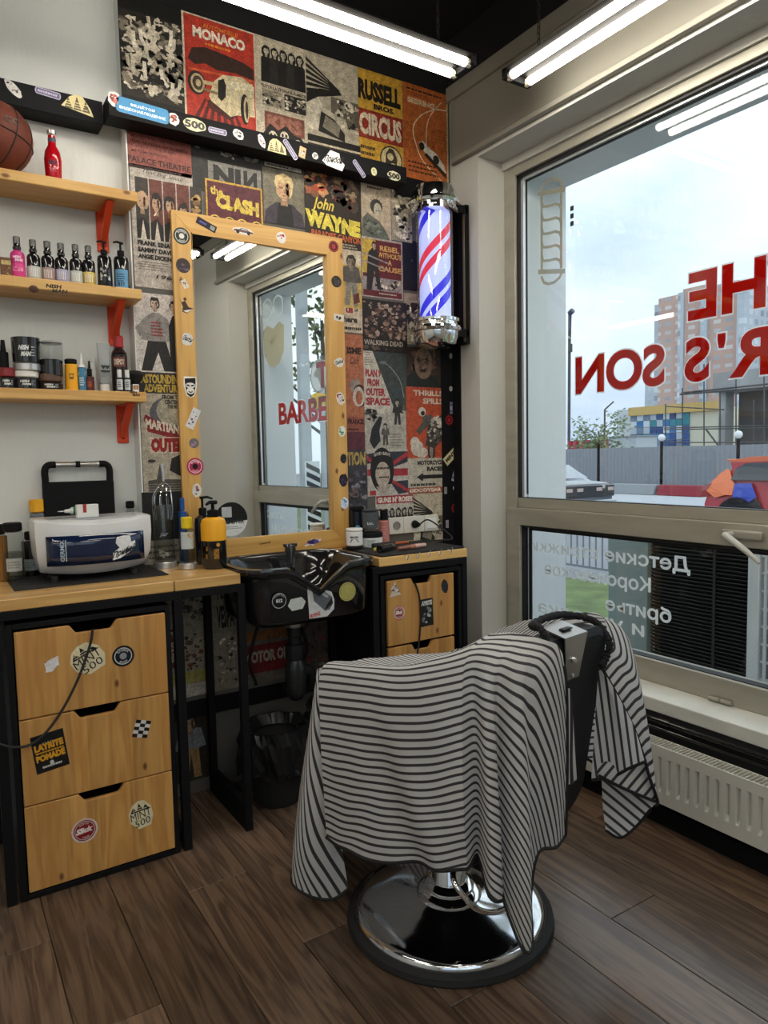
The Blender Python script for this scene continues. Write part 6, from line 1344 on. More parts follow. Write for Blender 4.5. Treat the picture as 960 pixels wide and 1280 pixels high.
d1 = N('ShaderNodeMath'); d1.operation = 'MULTIPLY'; d1.inputs[1].default_value = -1 / (2 * PI); L(at.outputs[0], d1.inputs[0])
d2 = N('ShaderNodeMath'); d2.operation = 'MULTIPLY_ADD'; d2.inputs[1].default_value = 1 / .46; L(sp.outputs['Z'], d2.inputs[0]); L(d1.outputs[0], d2.inputs[2])
d3 = N('ShaderNodeMath'); d3.operation = 'ADD'; d3.inputs[1].default_value = 10.42 ; L(d2.outputs[0], d3.inputs[0])
d4 = N('ShaderNodeMath'); d4.operation = 'FRACT'; L(d3.outputs[0], d4.inputs[0])
rp = N('ShaderNodeValToRGB'); rp.color_ramp.interpolation = 'CONSTANT'; L(d4.outputs[0], rp.inputs[0])
W_, R_, B_ = (.5, .56, .95, 1), (.62, .02, .06, 1), (.02, .02, .62, 1)
els = [(0, W_), (.10, B_), (.20, W_), (.26, B_), (.36, W_), (.60, R_), (.69, W_), (.75, R_), (.84, W_)]
cr = rp.color_ramp
cr.elements[0].position = 0; cr.elements[0].color = W_; cr.elements[1].position = .10; cr.elements[1].color = B_
for p_, c_ in els[2:]:
    e = cr.elements.new(p_); e.color = c_
L(rp.outputs[0], b.inputs['Base Color']); L(rp.outputs[0], b.inputs['Emission Color']); b.inputs['Emission Strength'].default_value = .4
MB().lathe([(.074, PZ0 + .13), (.074, PZ1 - .13)], (PX, PYp, 0), 40).build('striped_roll', ms, pole)
MB().lathe([(.088, PZ0 + .12), (.088, PZ1 - .12), (.086, PZ1 - .12), (.086, PZ0 + .12)], (PX, PYp, 0), 40).build('glass_cylinder', glass_pane('pole_glass', (.95, .96, .98), 1.5, 1.5), pole)
for zz in (PZ0 + .085, PZ1 - .09):
    m = MB(); m.box(PX + .06, WX - .012, PYp - .015, PYp + .03, zz - .02, zz + .02); m.build('bracket_arm', M_BLACK, pole, bev=.003)
m = MB(); m.box(WX - .03, WX - .007, 2.74, 2.80, 1.94, 2.6); m.build('back_plate', M_BLACK, pole, bev=.002)
m = MB(); m.box(WX - .034, WX - .0305, 2.745, 2.757, 1.95, 2.59); m.build('brass_edge', mat('brass_strip', (.3, .24, .15), .4, .6), pole)

# ================================================================ radiator
rad = thing('radiator', 'white ribbed panel radiator under the window', 'radiator', (2.24, 1.3, .107))
M_RAD = mat('radiator_enamel', (.60, .59, .53), .35)
RX0, RX1, RZ0, RZ1, RY0, RY1 = 2.2, 2.272, .107, .318, .45, 2.05
# pressed front panel: grid with vertical flutes
rows = []; ny = 0; pitch = .0375
ys = []
yy = RY0
while yy <= RY1 + 1e-6: ys += [(yy + pitch * f, k_) for f, k_ in ((0, 0), (.14, 0), (.24, 1), (.5, 1), (.6, 0))]; yy += pitch
for zz, amt in ((RZ0, 0), (RZ0 + .045, 0), (RZ0 + .062, 1), (RZ1 - .05, 1), (RZ1 - .034, 0), (RZ1, 0)):
    rows.append([(RX0 + amt * k_ * .012, q, zz) for q, k_ in ys])
ys = [q for q, _k in ys]
m = MB(); m.grid(rows); m.build('front_panel', M_RAD, rad, angle=25)
m = MB(); m.box(RX0 + .0135, RX1, RY0, ys[-1], RZ0, RZ1 - .012); m.build('back_panel', M_RAD, rad)
m = MB(); m.box(RX0, RX0 + .008, RY0, ys[-1], RZ1, RZ1 + .004); m.box(RX1 - .006, RX1, RY0, ys[-1], RZ1 - .012, RZ1 + .004)
m.build('top_edge', M_RAD, rad, bev=.001)
g0 = None
gy = RY0 + .01; first = None
while gy < ys[-1] - .01:
    if first is None: first = MB().box(-.031, .031, -.0022, .0022, -.008, .003).build('grille_bar', M_RAD, rad, local=True); o = first
    else: o = first.copy(); COL.objects.link(o); o.parent = rad
    o.location = Vector(((RX0 + RX1) / 2, gy, RZ1)) - WM[rad].translation; gy += .0148
for q in (.6, 1.2, 1.9):
    bx('wall_bracket', M_BLACK, RX1, WX + .001, q, q + .03, RZ0 + .05, RZ1 - .03, rad)
pp = thing('heating_pipe', 'black heating pipes running along the wall above the radiator', 'pipe', (2.27, 1.2, .35))
for zz, xx, r in ((.385, 2.274, .010), (.352, 2.279, .008)): MB().cyl((xx, -.2, zz), (xx, 2.55, zz), r, n=12).build('pipe', M_BLACKG, pp)
for q in (1.05, 1.62): MB().cyl((2.274, q - .02, .385), (2.274, q + .02, .385), .0135, n=12).build('pipe_joint', M_BLACKG, pp)
# ================================================================ barber chair
CY = math.radians(10)
CC = Vector((1.27, 1.65, 0)); CF_ = Vector((-math.sin(CY), math.cos(CY), 0)); CR_ = Vector((math.cos(CY), math.sin(CY), 0))
def W3(p): return CC + CR_ * p[0] + CF_ * p[1] + Vector((0, 0, p[2]))
def _loc(P): d = Vector(P) - CC; return (d.dot(CR_), d.dot(CF_), d.z)
def cf(px, py, f0):
    r = Vector(ray(px, py)); o = Vector((0, 0, CAM_H)); t = (f0 - (o - CC).dot(CF_)) / r.dot(CF_); return _loc(o + r * t)
def crr(px, py, r0):
    r = Vector(ray(px, py)); o = Vector((0, 0, CAM_H)); t = (r0 - (o - CC).dot(CR_)) / r.dot(CR_); return _loc(o + r * t)
chair = thing('barber_chair', 'black barber chair on a round chrome base under the striped cape', 'chair', tuple(CC), CY)
def cp(mb, name, m, **k): return mb.build(name, m, chair, local=True, **k)
m = MB(); m.lathe([(.0, .001), (.308, .001), (.313, .008), (.31, .024), (.295, .032), (.285, .03)], n=72); cp(m, 'rubber_ring', M_RUBBER)
m = MB(); m.lathe([(.289, .028), (.287, .04), (.278, .048), (.262, .051), (.2, .056), (.14, .064), (.1, .073), (.094, .076)], n=72); cp(m, 'base_disc', mat('base_chrome', (.62, .64, .67), .1, 1.), angle=60)
m = MB(); m.lathe([(.098, .07), (.098, .082), (.09, .09), (.075, .094), (.075, .104), (.066, .112), (.056, .116)], n=48); cp(m, 'column_flange', M_CHROME)
m = MB(); m.lathe([(.052, .11), (.052, .31)], n=40); cp(m, 'column', M_CHROME)
m = MB(); m.box(-.1, .2, -.24, .12, .262, .345); cp(m, 'underframe', M_BLACK, bev=.01)
m = MB(); m.box(-.235, .235, -.27, .2, .345, .40); cp(m, 'seat_base', M_BLACK, bev=.015)
M_LEATH = mat('black_upholstery', (.008, .009, .011), .5, spec=.3, bump=(220, .25))
m = MB(); m.box(-.225, .225, -.27, .2, .405, .53); cp(m, 'seat', M_LEATH, bev=.035, segs=4)
for s_ in (-1, 1):
    m = MB(); m.box(s_ * .245 - .03, s_ * .245 + .03, -.22, .15, .68, .745); cp(m, 'armrest', M_LEATH, bev=.02, segs=3)
    m = MB(); m.box(s_ * .24 - .012, s_ * .24 + .012, -.16, .08, .36, .69); cp(m, 'arm_support', M_BLACK, bev=.006)
# backrest, leaning back
tilt = .17
def bk(r, d, z): return (r, -.262 - tilt * z + d, z)          # d = distance forward from rear face
outline = []
for cx, cz, rad_, a0 in ((.125, .875, .06, 0), (-.125, .875, .06, PI / 2), (-.09, .47, .1, PI), (.09, .47, .1, 1.5 * PI)):
    for k in range(7):
        t = a0 + PI / 2 * k / 6; outline.append((cx + .02 + rad_ * math.cos(t), cz + rad_ * math.sin(t)))
m = MB(); n = len(outline); rows = []
for d_, k_ in ((0, .93), (.012, 1.0), (.075, 1.0), (.095, .9)): rows.append([bk(.02 + (p[0] - .02) * k_, d_, .66 + (p[1] - .66) * (k_ if k_ < 1 else 1)) for p in outline])
m.grid(rows, closed=True); m.F.append(list(range(n))); m.M.append(0); m.C.append(None); m.F.append([3 * n + i for i in range(n)][::-1]); m.M.append(0); m.C.append(None)
cp(m, 'backrest', M_LEATH, angle=50)
m = MB(); m.box(-.03, .07, -.33, -.29, .36, .5); cp(m, 'back_hinge', M_BLACK, bev=.008)
# headrest plate, bent steel
m = MB(); th = -.004
pl = [(-.03, .935), (.073, .935), (.064, .818), (.005, .818)]
m.add([bk(p[0], -.003, p[1]) for p in pl] + [bk(p[0], -.007, p[1]) for p in pl], [(0, 1, 2, 3), (7, 6, 5, 4), (0, 3, 7, 4), (1, 5, 6, 2), (2, 6, 7, 3), (0, 4, 5, 1)])
top = [bk(-.03, -.007, .935), bk(.073, -.007, .935), (.073, -.352, .952), (-.03, -.352, .952)]
m.add(top + [(a_, b_, c_ + .004) for a_, b_, c_ in top], [(0, 3, 2, 1), (4, 5, 6, 7), (0, 1, 5, 4), (1, 2, 6, 5), (2, 3, 7, 6), (3, 0, 4, 7)])
hp = cp(m, 'headrest_plate', mat('plate_steel', (.36, .345, .32), .3, 1.), smooth=False)
m = MB(); m.cyl(bk(.022, -.0075, .872), bk(.022, -.016, .872), .009, .006, n=14); m.build('bolt', M_CHROME, hp, local=True)
m = MB(); m.cyl(bk(.03, -.0075, .83), bk(.03, -.011, .83), .005, n=10); m.build('screw', M_CHROME, hp, local=True)
m = MB(); m.box(.003, .042, -.403, -.388, .9475, .951); m.build('slot', M_SEAL, hp, local=True)
# pump lever: chrome loop on the right side
m = MB(); m.tube(catmull([(-.02, -.1, .285), cf(566, 1092, -.24), cf(583, 1124, -.29), cf(600, 1138, -.30), cf(625, 1139, -.30), cf(648, 1122, -.29), cf(663, 1095, -.26), (.17, -.14, .285)], 7), .0075, 10); cp(m, 'pump_lever', M_CHROME)
# footrest, in front
m = MB(); m.tube(catmull([(-.1, .15, .34), (-.1, .3, .22), (-.1, .42, .16)], 6), .014, 10); cp(m, 'footrest_arm', M_CHROME)
m = MB(); m.tube(catmull([(.1, .15, .34), (.1, .3, .22), (.1, .42, .16)], 6), .014, 10); cp(m, 'footrest_arm', M_CHROME)
m = MB(); m.box(-.17, .17, .36, .5, .145, .165); cp(m, 'footrest', M_STEEL, bev=.008)

# ================================================================ striped cape
cape = thing('barber_cape', 'grey and white striped cape with black hem thrown over the barber chair', 'cape', tuple(CC), CY)
mc = bpy.data.materials.new('striped_cloth'); mc.use_nodes = True; nt = mc.node_tree; nt.nodes.clear(); N = nt.nodes.new; L = nt.links.new
o_ = N('ShaderNodeOutputMaterial'); uv = N('ShaderNodeAttribute'); uv.attribute_name = 'stripe'
fx_ = N('ShaderNodeMath'); fx_.operation = 'MULTIPLY'; fx_.inputs[1].default_value = 1 / .0212; L(uv.outputs['Fac'], fx_.inputs[0])
fr2 = N('ShaderNodeMath'); fr2.operation = 'FRACT'; L(fx_.outputs[0], fr2.inputs[0])
rp = N('ShaderNodeValToRGB'); rp.color_ramp.interpolation = 'LINEAR'
e = rp.color_ramp.elements; e[0].position = 0; e[0].color = (.80, .795, .785, 1); e[1].position = .58; e[1].color = (.80, .795, .785, 1)
for p_, c_ in ((.63, (.062, .060, .064, 1)), (.93, (.062, .060, .064, 1)), (.98, (.80, .795, .785, 1))): q = e.new(p_); q.color = c_
L(fr2.outputs[0], rp.inputs[0])
df = N('ShaderNodeBsdfDiffuse'); tl = N('ShaderNodeBsdfTranslucent'); mx = N('ShaderNodeMixShader'); mx.inputs[0].default_value = .45
gl = N('ShaderNodeBsdfGlossy'); gl.inputs['Roughness'].default_value = .45; mg = N('ShaderNodeMixShader'); mg.inputs[0].default_value = .03
L(rp.outputs[0], df.inputs[0]); L(rp.outputs[0], tl.inputs[0]); L(df.outputs[0], mx.inputs[1]); L(tl.outputs[0], mx.inputs[2]); L(mx.outputs[0], mg.inputs[1]); L(gl.outputs[0], mg.inputs[2]); L(mg.outputs[0], o_.inputs[0])
M_HEM = mat('black_binding', (.01, .01, .011), .7)

def surf(cols, nu, nv, wr=None):
    """cols: control columns, each a list of (r,f,z,s); spline both ways"""
    C = [catmull(c, nv) for c in cols]
    rows = []
    for j in range(len(C[0])):
        rows.append(catmull([c[j] for c in C], nu))
    if wr:
        for row in rows:
            for i in range(len(row)): row[i] = wr(row[i])
    return rows           # rows[v][u]
def add_cloth(name, rows_list, hems):
    V = []; F = []; S = []
    for rows in rows_list:
        k = len(V); R_n = len(rows); C_n = len(rows[0])
        for r in rows:
            for p in r: V.append(tuple(p[:3])); S.append(float(p[3]))
        for i in range(R_n - 1):
            for j in range(C_n - 1):
                a = k + i * C_n + j; F.append((a, a + 1, a + C_n + 1, a + C_n))
    me = bpy.data.meshes.new(name); me.from_pydata(V, [], F); me.materials.append(mc)
    at = me.attributes.new('stripe', 'FLOAT', 'POINT'); at.data.foreach_set('value', S)
    me.polygons.foreach_set('use_smooth', [True] * len(F)); me.update()
    ob = bpy.data.objects.new(name, me); COL.objects.link(ob); ob.parent = cape; WM[ob] = WM[cape].copy()
    return ob
def hem(path, r=.0048, name='hem_binding'):
    m = MB(); m.tube([p[:3] for p in path], r, 6); return m.build(name, M_HEM, cape, local=True)
rw = random.Random(4)
def noise3(x, y):
    return math.sin(x * 17 + 1.3 * math.sin(y * 9)) * .5 + math.sin(x * 31 + y * 13 + 2) * .25 + math.sin(x * 9 - y * 21) * .25
# --- main piece: stations from front (f=.19) to the backrest; left hem .. lap .. right hem
def station(f, LH, LM, LU, LA, L1, Cn, R1, RA, RM, RH):
    """(r,z) pairs; stripe coordinate is the distance along the cloth from the left arm edge"""
    pts = [(p[0], f + (p[2] if len(p) > 2 else 0), p[1]) for p in (LH, LM, LU, LA, L1, Cn, R1, RA, RM, RH)]
    s = [0.]
    for a, b in zip(pts, pts[1:]): s.append(s[-1] + math.dist(a, b))
    off = s[3]
    return [(*p, q - off + 5.0) for p, q in zip(pts, s)]
ST = [
    station(.185, (-.335, .305, -.008), (-.337, .47, -.004), (-.334, .64), (-.322, .800), (-.2, .797), (0, .772), (.2, .738), (.3, .722), (.335, .6), (.345, .46)),
    station(.10, (-.335, .306), (-.332, .47), (-.33, .64), (-.318, .812), (-.2, .80), (0, .768), (.2, .745), (.3, .735), (.34, .62), (.35, .48)),
    station(-.0, (-.325, .312), (-.322, .47), (-.322, .64), (-.312, .825), (-.2, .81), (0, .78), (.2, .765), (.3, .755), (.345, .62), (.36, .48)),
    station(-.10, (-.30, .33), (-.305, .47), (-.308, .64), (-.30, .838), (-.2, .84), (0, .82), (.2, .80), (.3, .775), (.35, .62), (.37, .48)),
    station(-.20, (-.268, .35), (-.28, .47), (-.285, .65), (-.278, .86), (-.18, .895), (0, .885), (.18, .865), (.3, .80), (.36, .62), (.38, .46)),
    station(-.285, (-.24, .372), (-.25, .48), (-.256, .66), (-.248, .895), (-.15, .948), (0.02, .955), (.16, .935), (.29, .83), (.37, .6), (.385, .42)),
]
def wr_main(p):
    r, f, z, s = p
    if r < -.2 and z < .79:
        k = min(1, (.8 - z) / .35)
        d = .007 * noise3(f * 1.1, z * .5) * k
        d += .018 * math.exp(-((f + .16 + (.8 - z) * .35 - .10) / .05) ** 2) * k          # diagonal fold
        d -= .012 * math.exp(-((f + .05 + (.8 - z) * .3 - .06) / .05) ** 2) * k
        r -= d; z += .004 * noise3(f * 2, z * 2) * k
    elif r > .25 and z < .75: r += .012 * math.sin(f * 40) * min(1, (.8 - z) / .3)
    else: z += .0035 * noise3(r * 2.2, f * 1.6)
    return (r, f, z, s)
main = surf([list(c) for c in ST], 10, 8, wr_main)      # rows: across; cols: front->back
# --- front drape hanging from the front edge of the lap
def fcol(pts, s0): 
    out = []
    for p in pts: out.append((*p, s0))
    return out
TF = ST[0]
def s_at(i): return TF[i][3]
FD = [
    [(-.325, .187, .790, 4.99), (-.29, .21, .62, 4.965), (-.265, .22, .40, 4.93), (-.235, .225, .22, 4.90), (-.215, .222, .078, 4.87)],
    [(-.326, .188, .793, 4.99), (-.312, .20, .60, 4.95), (-.305, .215, .40, 4.91), (-.29, .235, .22, 4.87), (-.262, .245, .055, 4.83)],
    [(-.327, .190, .795, 4.985), (-.333, .215, .60, 4.93), (-.338, .25, .40, 4.87), (-.335, .275, .22, 4.83), (-.316, .29, .07, 4.78)],
    [(-.326, .194, .797, 4.98), (-.333, .235, .60, 4.90), (-.340, .28, .40, 4.82), (-.344, .32, .22, 4.76), (-.338, .345, .10, 4.72)],
    [(-.318, .200, .797, 4.985), (-.30, .27, .60, 4.88), (-.28, .35, .40, 4.80), (-.26, .41, .22, 4.74), (-.25, .43, .10, 4.70)],
    [(-.2, .200, .790, 5.12), (-.17, .27, .60, 5.06), (-.15, .36, .40, 5.0), (-.13, .44, .24, 4.96), (-.12, .46, .11, 4.95)],
    [(0, .198, .768, 5.32), (0, .28, .60, 5.32), (0, .39, .40, 5.32), (0, .47, .24, 5.32), (0, .48, .12, 5.32)],
    [(.2, .195, .735, 5.53), (.19, .27, .60, 5.56), (.18, .36, .40, 5.60), (.17, .44, .24, 5.65), (.16, .45, .12, 5.68)],
    [(.3, .190, .720, 5.63), (.32, .23, .60, 5.70), (.34, .27, .40, 5.8), (.36, .32, .24, 5.86), (.36, .34, .12, 5.9)],
    [(.332, .186, .52, 5.83), (.34, .2, .44, 5.86), (.345, .2, .38, 5.9), (.35, .2, .33, 5.95), (.35, .19, .30, 5.98)],
]
front = surf(FD, 6, 6)
# --- left rear cascade and back flap
def P_f(px, py, f, s): return (*cf(px, py, f), s)
m0 = ST[-1]
LC = [
    [(*m0[4][:3], m0[4][3]), (*m0[3][:3], m0[3][3]), (*m0[2][:3], m0[2][3]), (*m0[1][:3], m0[1][3]), (*m0[0][:3], m0[0][3])],
    [(-.135, -.318, .955, 5.115), (-.226, -.300, .895, 4.995), (-.212, -.290, .68, 4.78), (-.200, -.282, .51, 4.61), (-.190, -.275, .38, 4.475)],
    [(-.130, -.340, .958, 5.112), (-.228, -.335, .888, 4.985), (-.244, -.345, .67, 4.78), (-.242, -.350, .49, 4.60), (-.236, -.348, .325, 4.44)],
    [(-.126, -.352, .958, 5.111), (-.216, -.352, .883, 4.985), (-.222, -.362, .66, 4.785), (-.214, -.368, .47, 4.61), (-.206, -.366, .31, 4.46)],
    [(-.122, -.365, .958, 5.11), (-.200, -.360, .88, 4.985), (-.190, -.342, .65, 4.80), (-.178, -.332, .46, 4.64), (-.170, -.325, .31, 4.50)],
    [(-.118, -.385, .956, 5.105), (-.196, -.392, .872, 4.985), (-.206, -.408, .61, 4.80), (-.204, -.416, .40, 4.64), (-.202, -.416, .215, 4.50)],
    [(-.114, -.398, .954, 5.102), (-.184, -.410, .868, 4.987), (-.184, -.424, .61, 4.83), (-.178, -.428, .40, 4.69), (-.172, -.426, .205, 4.55)],
    [(-.110, -.410, .951, 5.10), (-.168, -.416, .864, 4.99), (-.152, -.408, .62, 4.875), (-.140, -.400, .45, 4.775), (-.132, -.394, .30, 4.69)],
    [(-.100, -.424, .946, 5.098), (-.146, -.430, .86, 5.0), (-.128, -.420, .65, 4.915), (-.112, -.408, .50, 4.855), (-.102, -.396, .40, 4.81)],
    [(-.080, -.436, .936, 5.10), (-.092, -.444, .85, 5.05), (-.078, -.436, .66, 4.975), (-.060, -.424, .51, 4.93), (-.048, -.412, .400, 4.895)],
    [(-.060, -.440, .91, 5.12), (-.050, -.444, .82, 5.10), (-.034, -.436, .66, 5.05), (-.022, -.427, .54, 5.01), (-.012, -.417, .42, 4.98)],
]
back_l = surf(LC, 6, 8)
for j in range(len(back_l)): back_l[j][0] = main[32 - j][-1]
# sliver of turned-back edge beside the backrest
SL = [[(-.03, -.425, .812, 5.0), (-.02, -.416, .70, 5.0), (-.01, -.408, .60, 5.0), (-.002, -.40, .53, 5.0)],
      [(.012, -.418, .80, 5.02), (.034, -.412, .69, 5.025), (.052, -.406, .60, 5.03), (.066, -.402, .535, 5.03)]]
sliver = surf(SL, 4, 6)
# --- right rear: outer band over the shoulder
def col(*p): return [tuple(q) for q in p]
def D(px, py, f): return (*cf(px, py, f), 5 + (.72 * (px - 750) + .6 * (py - 780)) / 470)
def Fp(px, py, f): return (*cf(px, py, f), 5 + ((px - 740) - .13 * (py - 850)) / 430)
def T(px, py, f): return (*cf(px, py, f), 5 + (.62 * (px - 752) - .75 * (py - 985)) / 470)
DC = [
    col(D(752, 834, -.412), D(773, 872, -.435), D(792, 910, -.45), D(806, 950, -.46)),
    col(D(757, 815, -.414), D(785, 858, -.445), D(804, 912, -.46), D(812, 972, -.465)),
    col(D(761, 800, -.412), D(793, 835, -.440), D(811, 912, -.45), D(822, 1002, -.455)),
    col((.222, -.385, .945, 5.06), (.335, -.40, .865, 5.155), (.395, -.42, .58, 5.29), (.425, -.43, .35, 5.425)),
    col((.20, -.345, .955, 5.08), (.31, -.35, .86, 5.18), (.385, -.365, .60, 5.31), (.405, -.375, .40, 5.43)),
    col(*[(*p[:3], q) for p, q in zip((ST[-1][6], ST[-1][7], ST[-1][8], ST[-1][9]), (5.1, 5.2, 5.38, 5.56))]),
]
right = surf(DC, 8, 8)
# folded flap showing its underside, and lower band and tail
FL = [col(Fp(748, 838, -.40), Fp(745, 880, -.39), Fp(742, 930, -.375), Fp(739, 975, -.37)),
      col(Fp(753, 838, -.410), Fp(760, 880, -.408), Fp(764, 925, -.405), Fp(765, 971, -.40)),
      col(Fp(755, 840, -.420), Fp(770, 878, -.44), Fp(782, 918, -.45), Fp(787, 960, -.45)),
      col(Fp(754, 838, -.428), Fp(775, 874, -.455), Fp(794, 912, -.475), Fp(806, 952, -.485))]
flap = surf(FL, 6, 8)
LB = [col(D(806, 935, -.445), D(818, 975, -.452), D(822, 1003, -.455)),
      col(D(785, 940, -.43), D(793, 972, -.44), D(797, 993, -.445)),
      col(D(765, 945, -.40), D(768, 968, -.41), D(772, 982, -.415)),
      col(D(745, 950, -.375), D(746, 963, -.378), D(748, 969, -.38))]
band = surf(LB, 6, 6)
TL = [col(T(752, 970, -.36), T(753, 1000, -.35), T(755, 1022, -.345), T(757, 1038, -.345)),
      col(T(770, 978, -.39), T(772, 1008, -.38), T(773, 1030, -.375), T(776, 1047, -.375)),
      col(T(795, 988, -.42), T(796, 1005, -.415), T(797, 1018, -.41), T(798, 1030, -.41)),
      col(T(821, 1000, -.445), T(819, 1004, -.445), T(816, 1008, -.443), T(813, 1012, -.44))]
tail = surf(TL, 6, 6)
cl = add_cloth('cloth', [main, front, back_l, sliver, right, flap, band, tail], None)
md = cl.modifiers.new('sub', 'SUBSURF'); md.levels = 1; md.render_levels = 1
# hems
hem(main[0]); hem(main[-1]); hem(front[-1]); hem(back_l[-1]); hem([r[-1] for r in back_l[3:]]); hem([r[0] for r in right]); hem(right[-1]); hem(flap[-1]); hem(band[-1]); hem(tail[-1]); hem([r[1] for r in sliver[8:]] if False else sliver[-1], .003)
# neck ruffle: gathered black elastic
path = [cf(703, 850, -.418), cf(694, 825, -.42), cf(684, 803, -.415), cf(676, 786, -.40), (-.06, -.352, .966), (.03, -.335, .968), (.13, -.335, .958), (.195, -.375, .935), cf(761, 800, -.418), cf(759, 818, -.42), cf(752, 834, -.42)]
pp_ = catmull(path, 10); m = MB(); rr_ = random.Random(2); m.tube([tuple(p) for p in pp_], [.0095 + .0012 * math.sin(i * 2.3) + rr_.uniform(-.0012, .0012) for i in range(len(pp_))], 9); m.build('neck_ruffle', mat('black_elastic', (.008, .008, .009), .9, bump=(300, .8)), cape, local=True)
# ================================================================ the street outside
GZ = -.27
M_ASPH = mat('asphalt', (.24, .245, .25), .85, bump=(8, .3), tint=(.6, .15))
gr = MB().box(-60, 160, -60, 140, GZ - .3, GZ); struct(gr.build('ground', M_ASPH))
M_LAWN = mat('lawn', (.13, .17, .06), .9, bump=(40, 1.0), tint=(3, .35))
for (x0, x1, y0, y1) in ((5.3, 7.0, 3.6, 7.0), (3.6, 14, -20, -1.2)):
    tag(MB().box(x0, x1, y0, y1, GZ, GZ + .05).build('lawn', M_LAWN, bev=.02), 'green lawn strip ' + ('beyond the lower window pane' if y0 > 0 else 'outside, seen in the mirror'), 'grass', kind='stuff')
tag(bx('pavement', mat('pavement_grey', (.42, .43, .44), .8), 15.5, 24.2, -5, 60, GZ, GZ + .1), 'pale pavement strip in front of the grey fence', 'pavement')
# corrugated fence in panels
fen = thing('site_fence', 'grey corrugated construction fence across the street', 'fence', (25, 22, GZ))
M_CORR = mat('corrugated_grey', (.27, .28, .30), .5, .2)
pan = None; y = 2.0; PWD = 2.9
while y < 42:
    if pan is None:
        pts = []; n = 15
        P = []
        for i in range(n * 4 + 1):
            t = i / 4; q = i % 4; P.append((PWD * i / (n * 4), .035 if q in (1, 2) else 0))
        m = MB(); m.grid([[(q[1], q[0], zz) for q in P] for zz in (.05, 1.83)]); pan = m.build('fence_panel', M_CORR, fen, local=True, smooth=False); o = pan
    else: o = pan.copy(); COL.objects.link(o); o.parent = fen
    o.location = Vector((25.0, y, GZ)) - WM[fen].translation; y += PWD
# bollard lamps along the pavement
for i, (px, X) in enumerate(((748, 23.6), (826.5, 23.0), (922, 22.5))):
    p = on_x(px, 600, X); t = thing('bollard_lamp', ('thin black post before the fence, left of the globe lamps', 'black lamp post with a white globe standing left of the colourful car', 'black lamp post with a white globe rising behind the colourful car')[i], 'lamp post', (X, p[1], GZ + .1), 0, 'posts along the pavement')
    MB().cyl((X, p[1], GZ + .1), (X, p[1], 1.75), .055, n=10).build('post', M_BLACK, t)
    if i:
        m = MB(); m.lathe([(.13 * math.sin(PI * k / 10), 1.88 - .13 * math.cos(PI * k / 10)) for k in range(11)], (X, p[1], 0), 14); m.build('globe', M_WHITEP, t)
# barrier blocks
for px0, px1, c, nm in ((768, 823, '#8a8e90', 'grey concrete barrier block behind the dark sedan'), (826, 882, '#8c3038', 'dark red barrier block behind the colourful car')):
    a0, a1 = on_x(px0, 618, 22.0), on_x(px1, 618, 22.0); m = MB(); m.prism([(-.3, GZ + .1), (.3, GZ + .1), (.15, .2), (-.15, .2)], (22.0, a1[1], 0), (1, 0, 0), (0, 0, 1), (0, a0[1] - a1[1], 0)); tag(m.build('barrier_block', mat('barrier_' + c.strip('#'), c, .8), bev=.03), nm, 'barrier', 'barrier blocks')
# ---------------------------------------------------------------- cars
M_TYRE = mat('tyre', (.012, .012, .013), .8); M_RIM = mat('alloy_rim', (.12, .12, .13), .35, .7); M_CGL = mat('car_window', (.02, .025, .03), .08, coat=.5)
def wheel(par, x, y, side):
    m = MB(); m.lathe([(.2, -.1), (.31, -.1), (.335, -.07), (.335, .07), (.31, .1), (.2, .1)], (x, y, GZ + .335), 28, axis='x'); w_ = m.build('tyre', M_TYRE, par)
    m = MB(); m.lathe([(.0, side * .085), (.06, side * .09), (.2, side * .1), (.215, side * .098)], (x, y, GZ + .335), 24, axis='x'); m.build('rim', M_RIM, w_)
def car(name, label, x0, x1, ya, yb, prof, glass, paint, wheels):
    """prof: side outline (t along length from rear=0 to front=1, z above ground); ya rear, yb front"""
    t = thing(name, label, 'car', ((x0 + x1) / 2, (ya + yb) / 2, GZ))
    Lc = yb - ya
    m = MB(); n = len(prof); rows = []
    for k in range(7):
        u = k / 6; xx = x0 + (x1 - x0) * u; e = abs(2 * u - 1) ** 4
        rows.append([(xx if q[1] < .85 else xx + (.5 - u) * 2 * min(.22, (q[1] - .85) * .45), ya + Lc * (q[0] + (.02 if q[0] < .5 else -.02) * e), GZ + q[1] - (.03 * e if q[1] > .85 else 0)) for q in prof])
    m.grid([list(r) for r in rows], closed=True); m.F.append(list(range(n))); m.M.append(0); m.C.append(None); m.F.append([6 * n + i for i in range(n)][::-1]); m.M.append(0); m.C.append(None)
    m.build('body', paint, t, angle=40)
    for w in wheels:
        for xx, sd in ((x0 + .09, -1), (x1 - .09, 1)): wheel(t, xx, ya + Lc * w, sd)
    return t
def side_pane(par, poly, x, ya, Lc, m_, name, out=-.012):
    mb = MB()
    def X(z): return x + (min(.22, (z - .85) * .45) if z > .85 else 0)
    pts = [(X(z) + out, ya + Lc * t, GZ + z) for t, z in poly]; n = len(pts); mb.add(pts + [(p[0] + .01, p[1], p[2]) for p in pts], [tuple(range(n)), tuple(range(n, 2 * n))[::-1]] + [(i, n + i, n + (i + 1) % n, (i + 1) % n) for i in range(n)])
    return mb.build(name, m_, par, smooth=False)
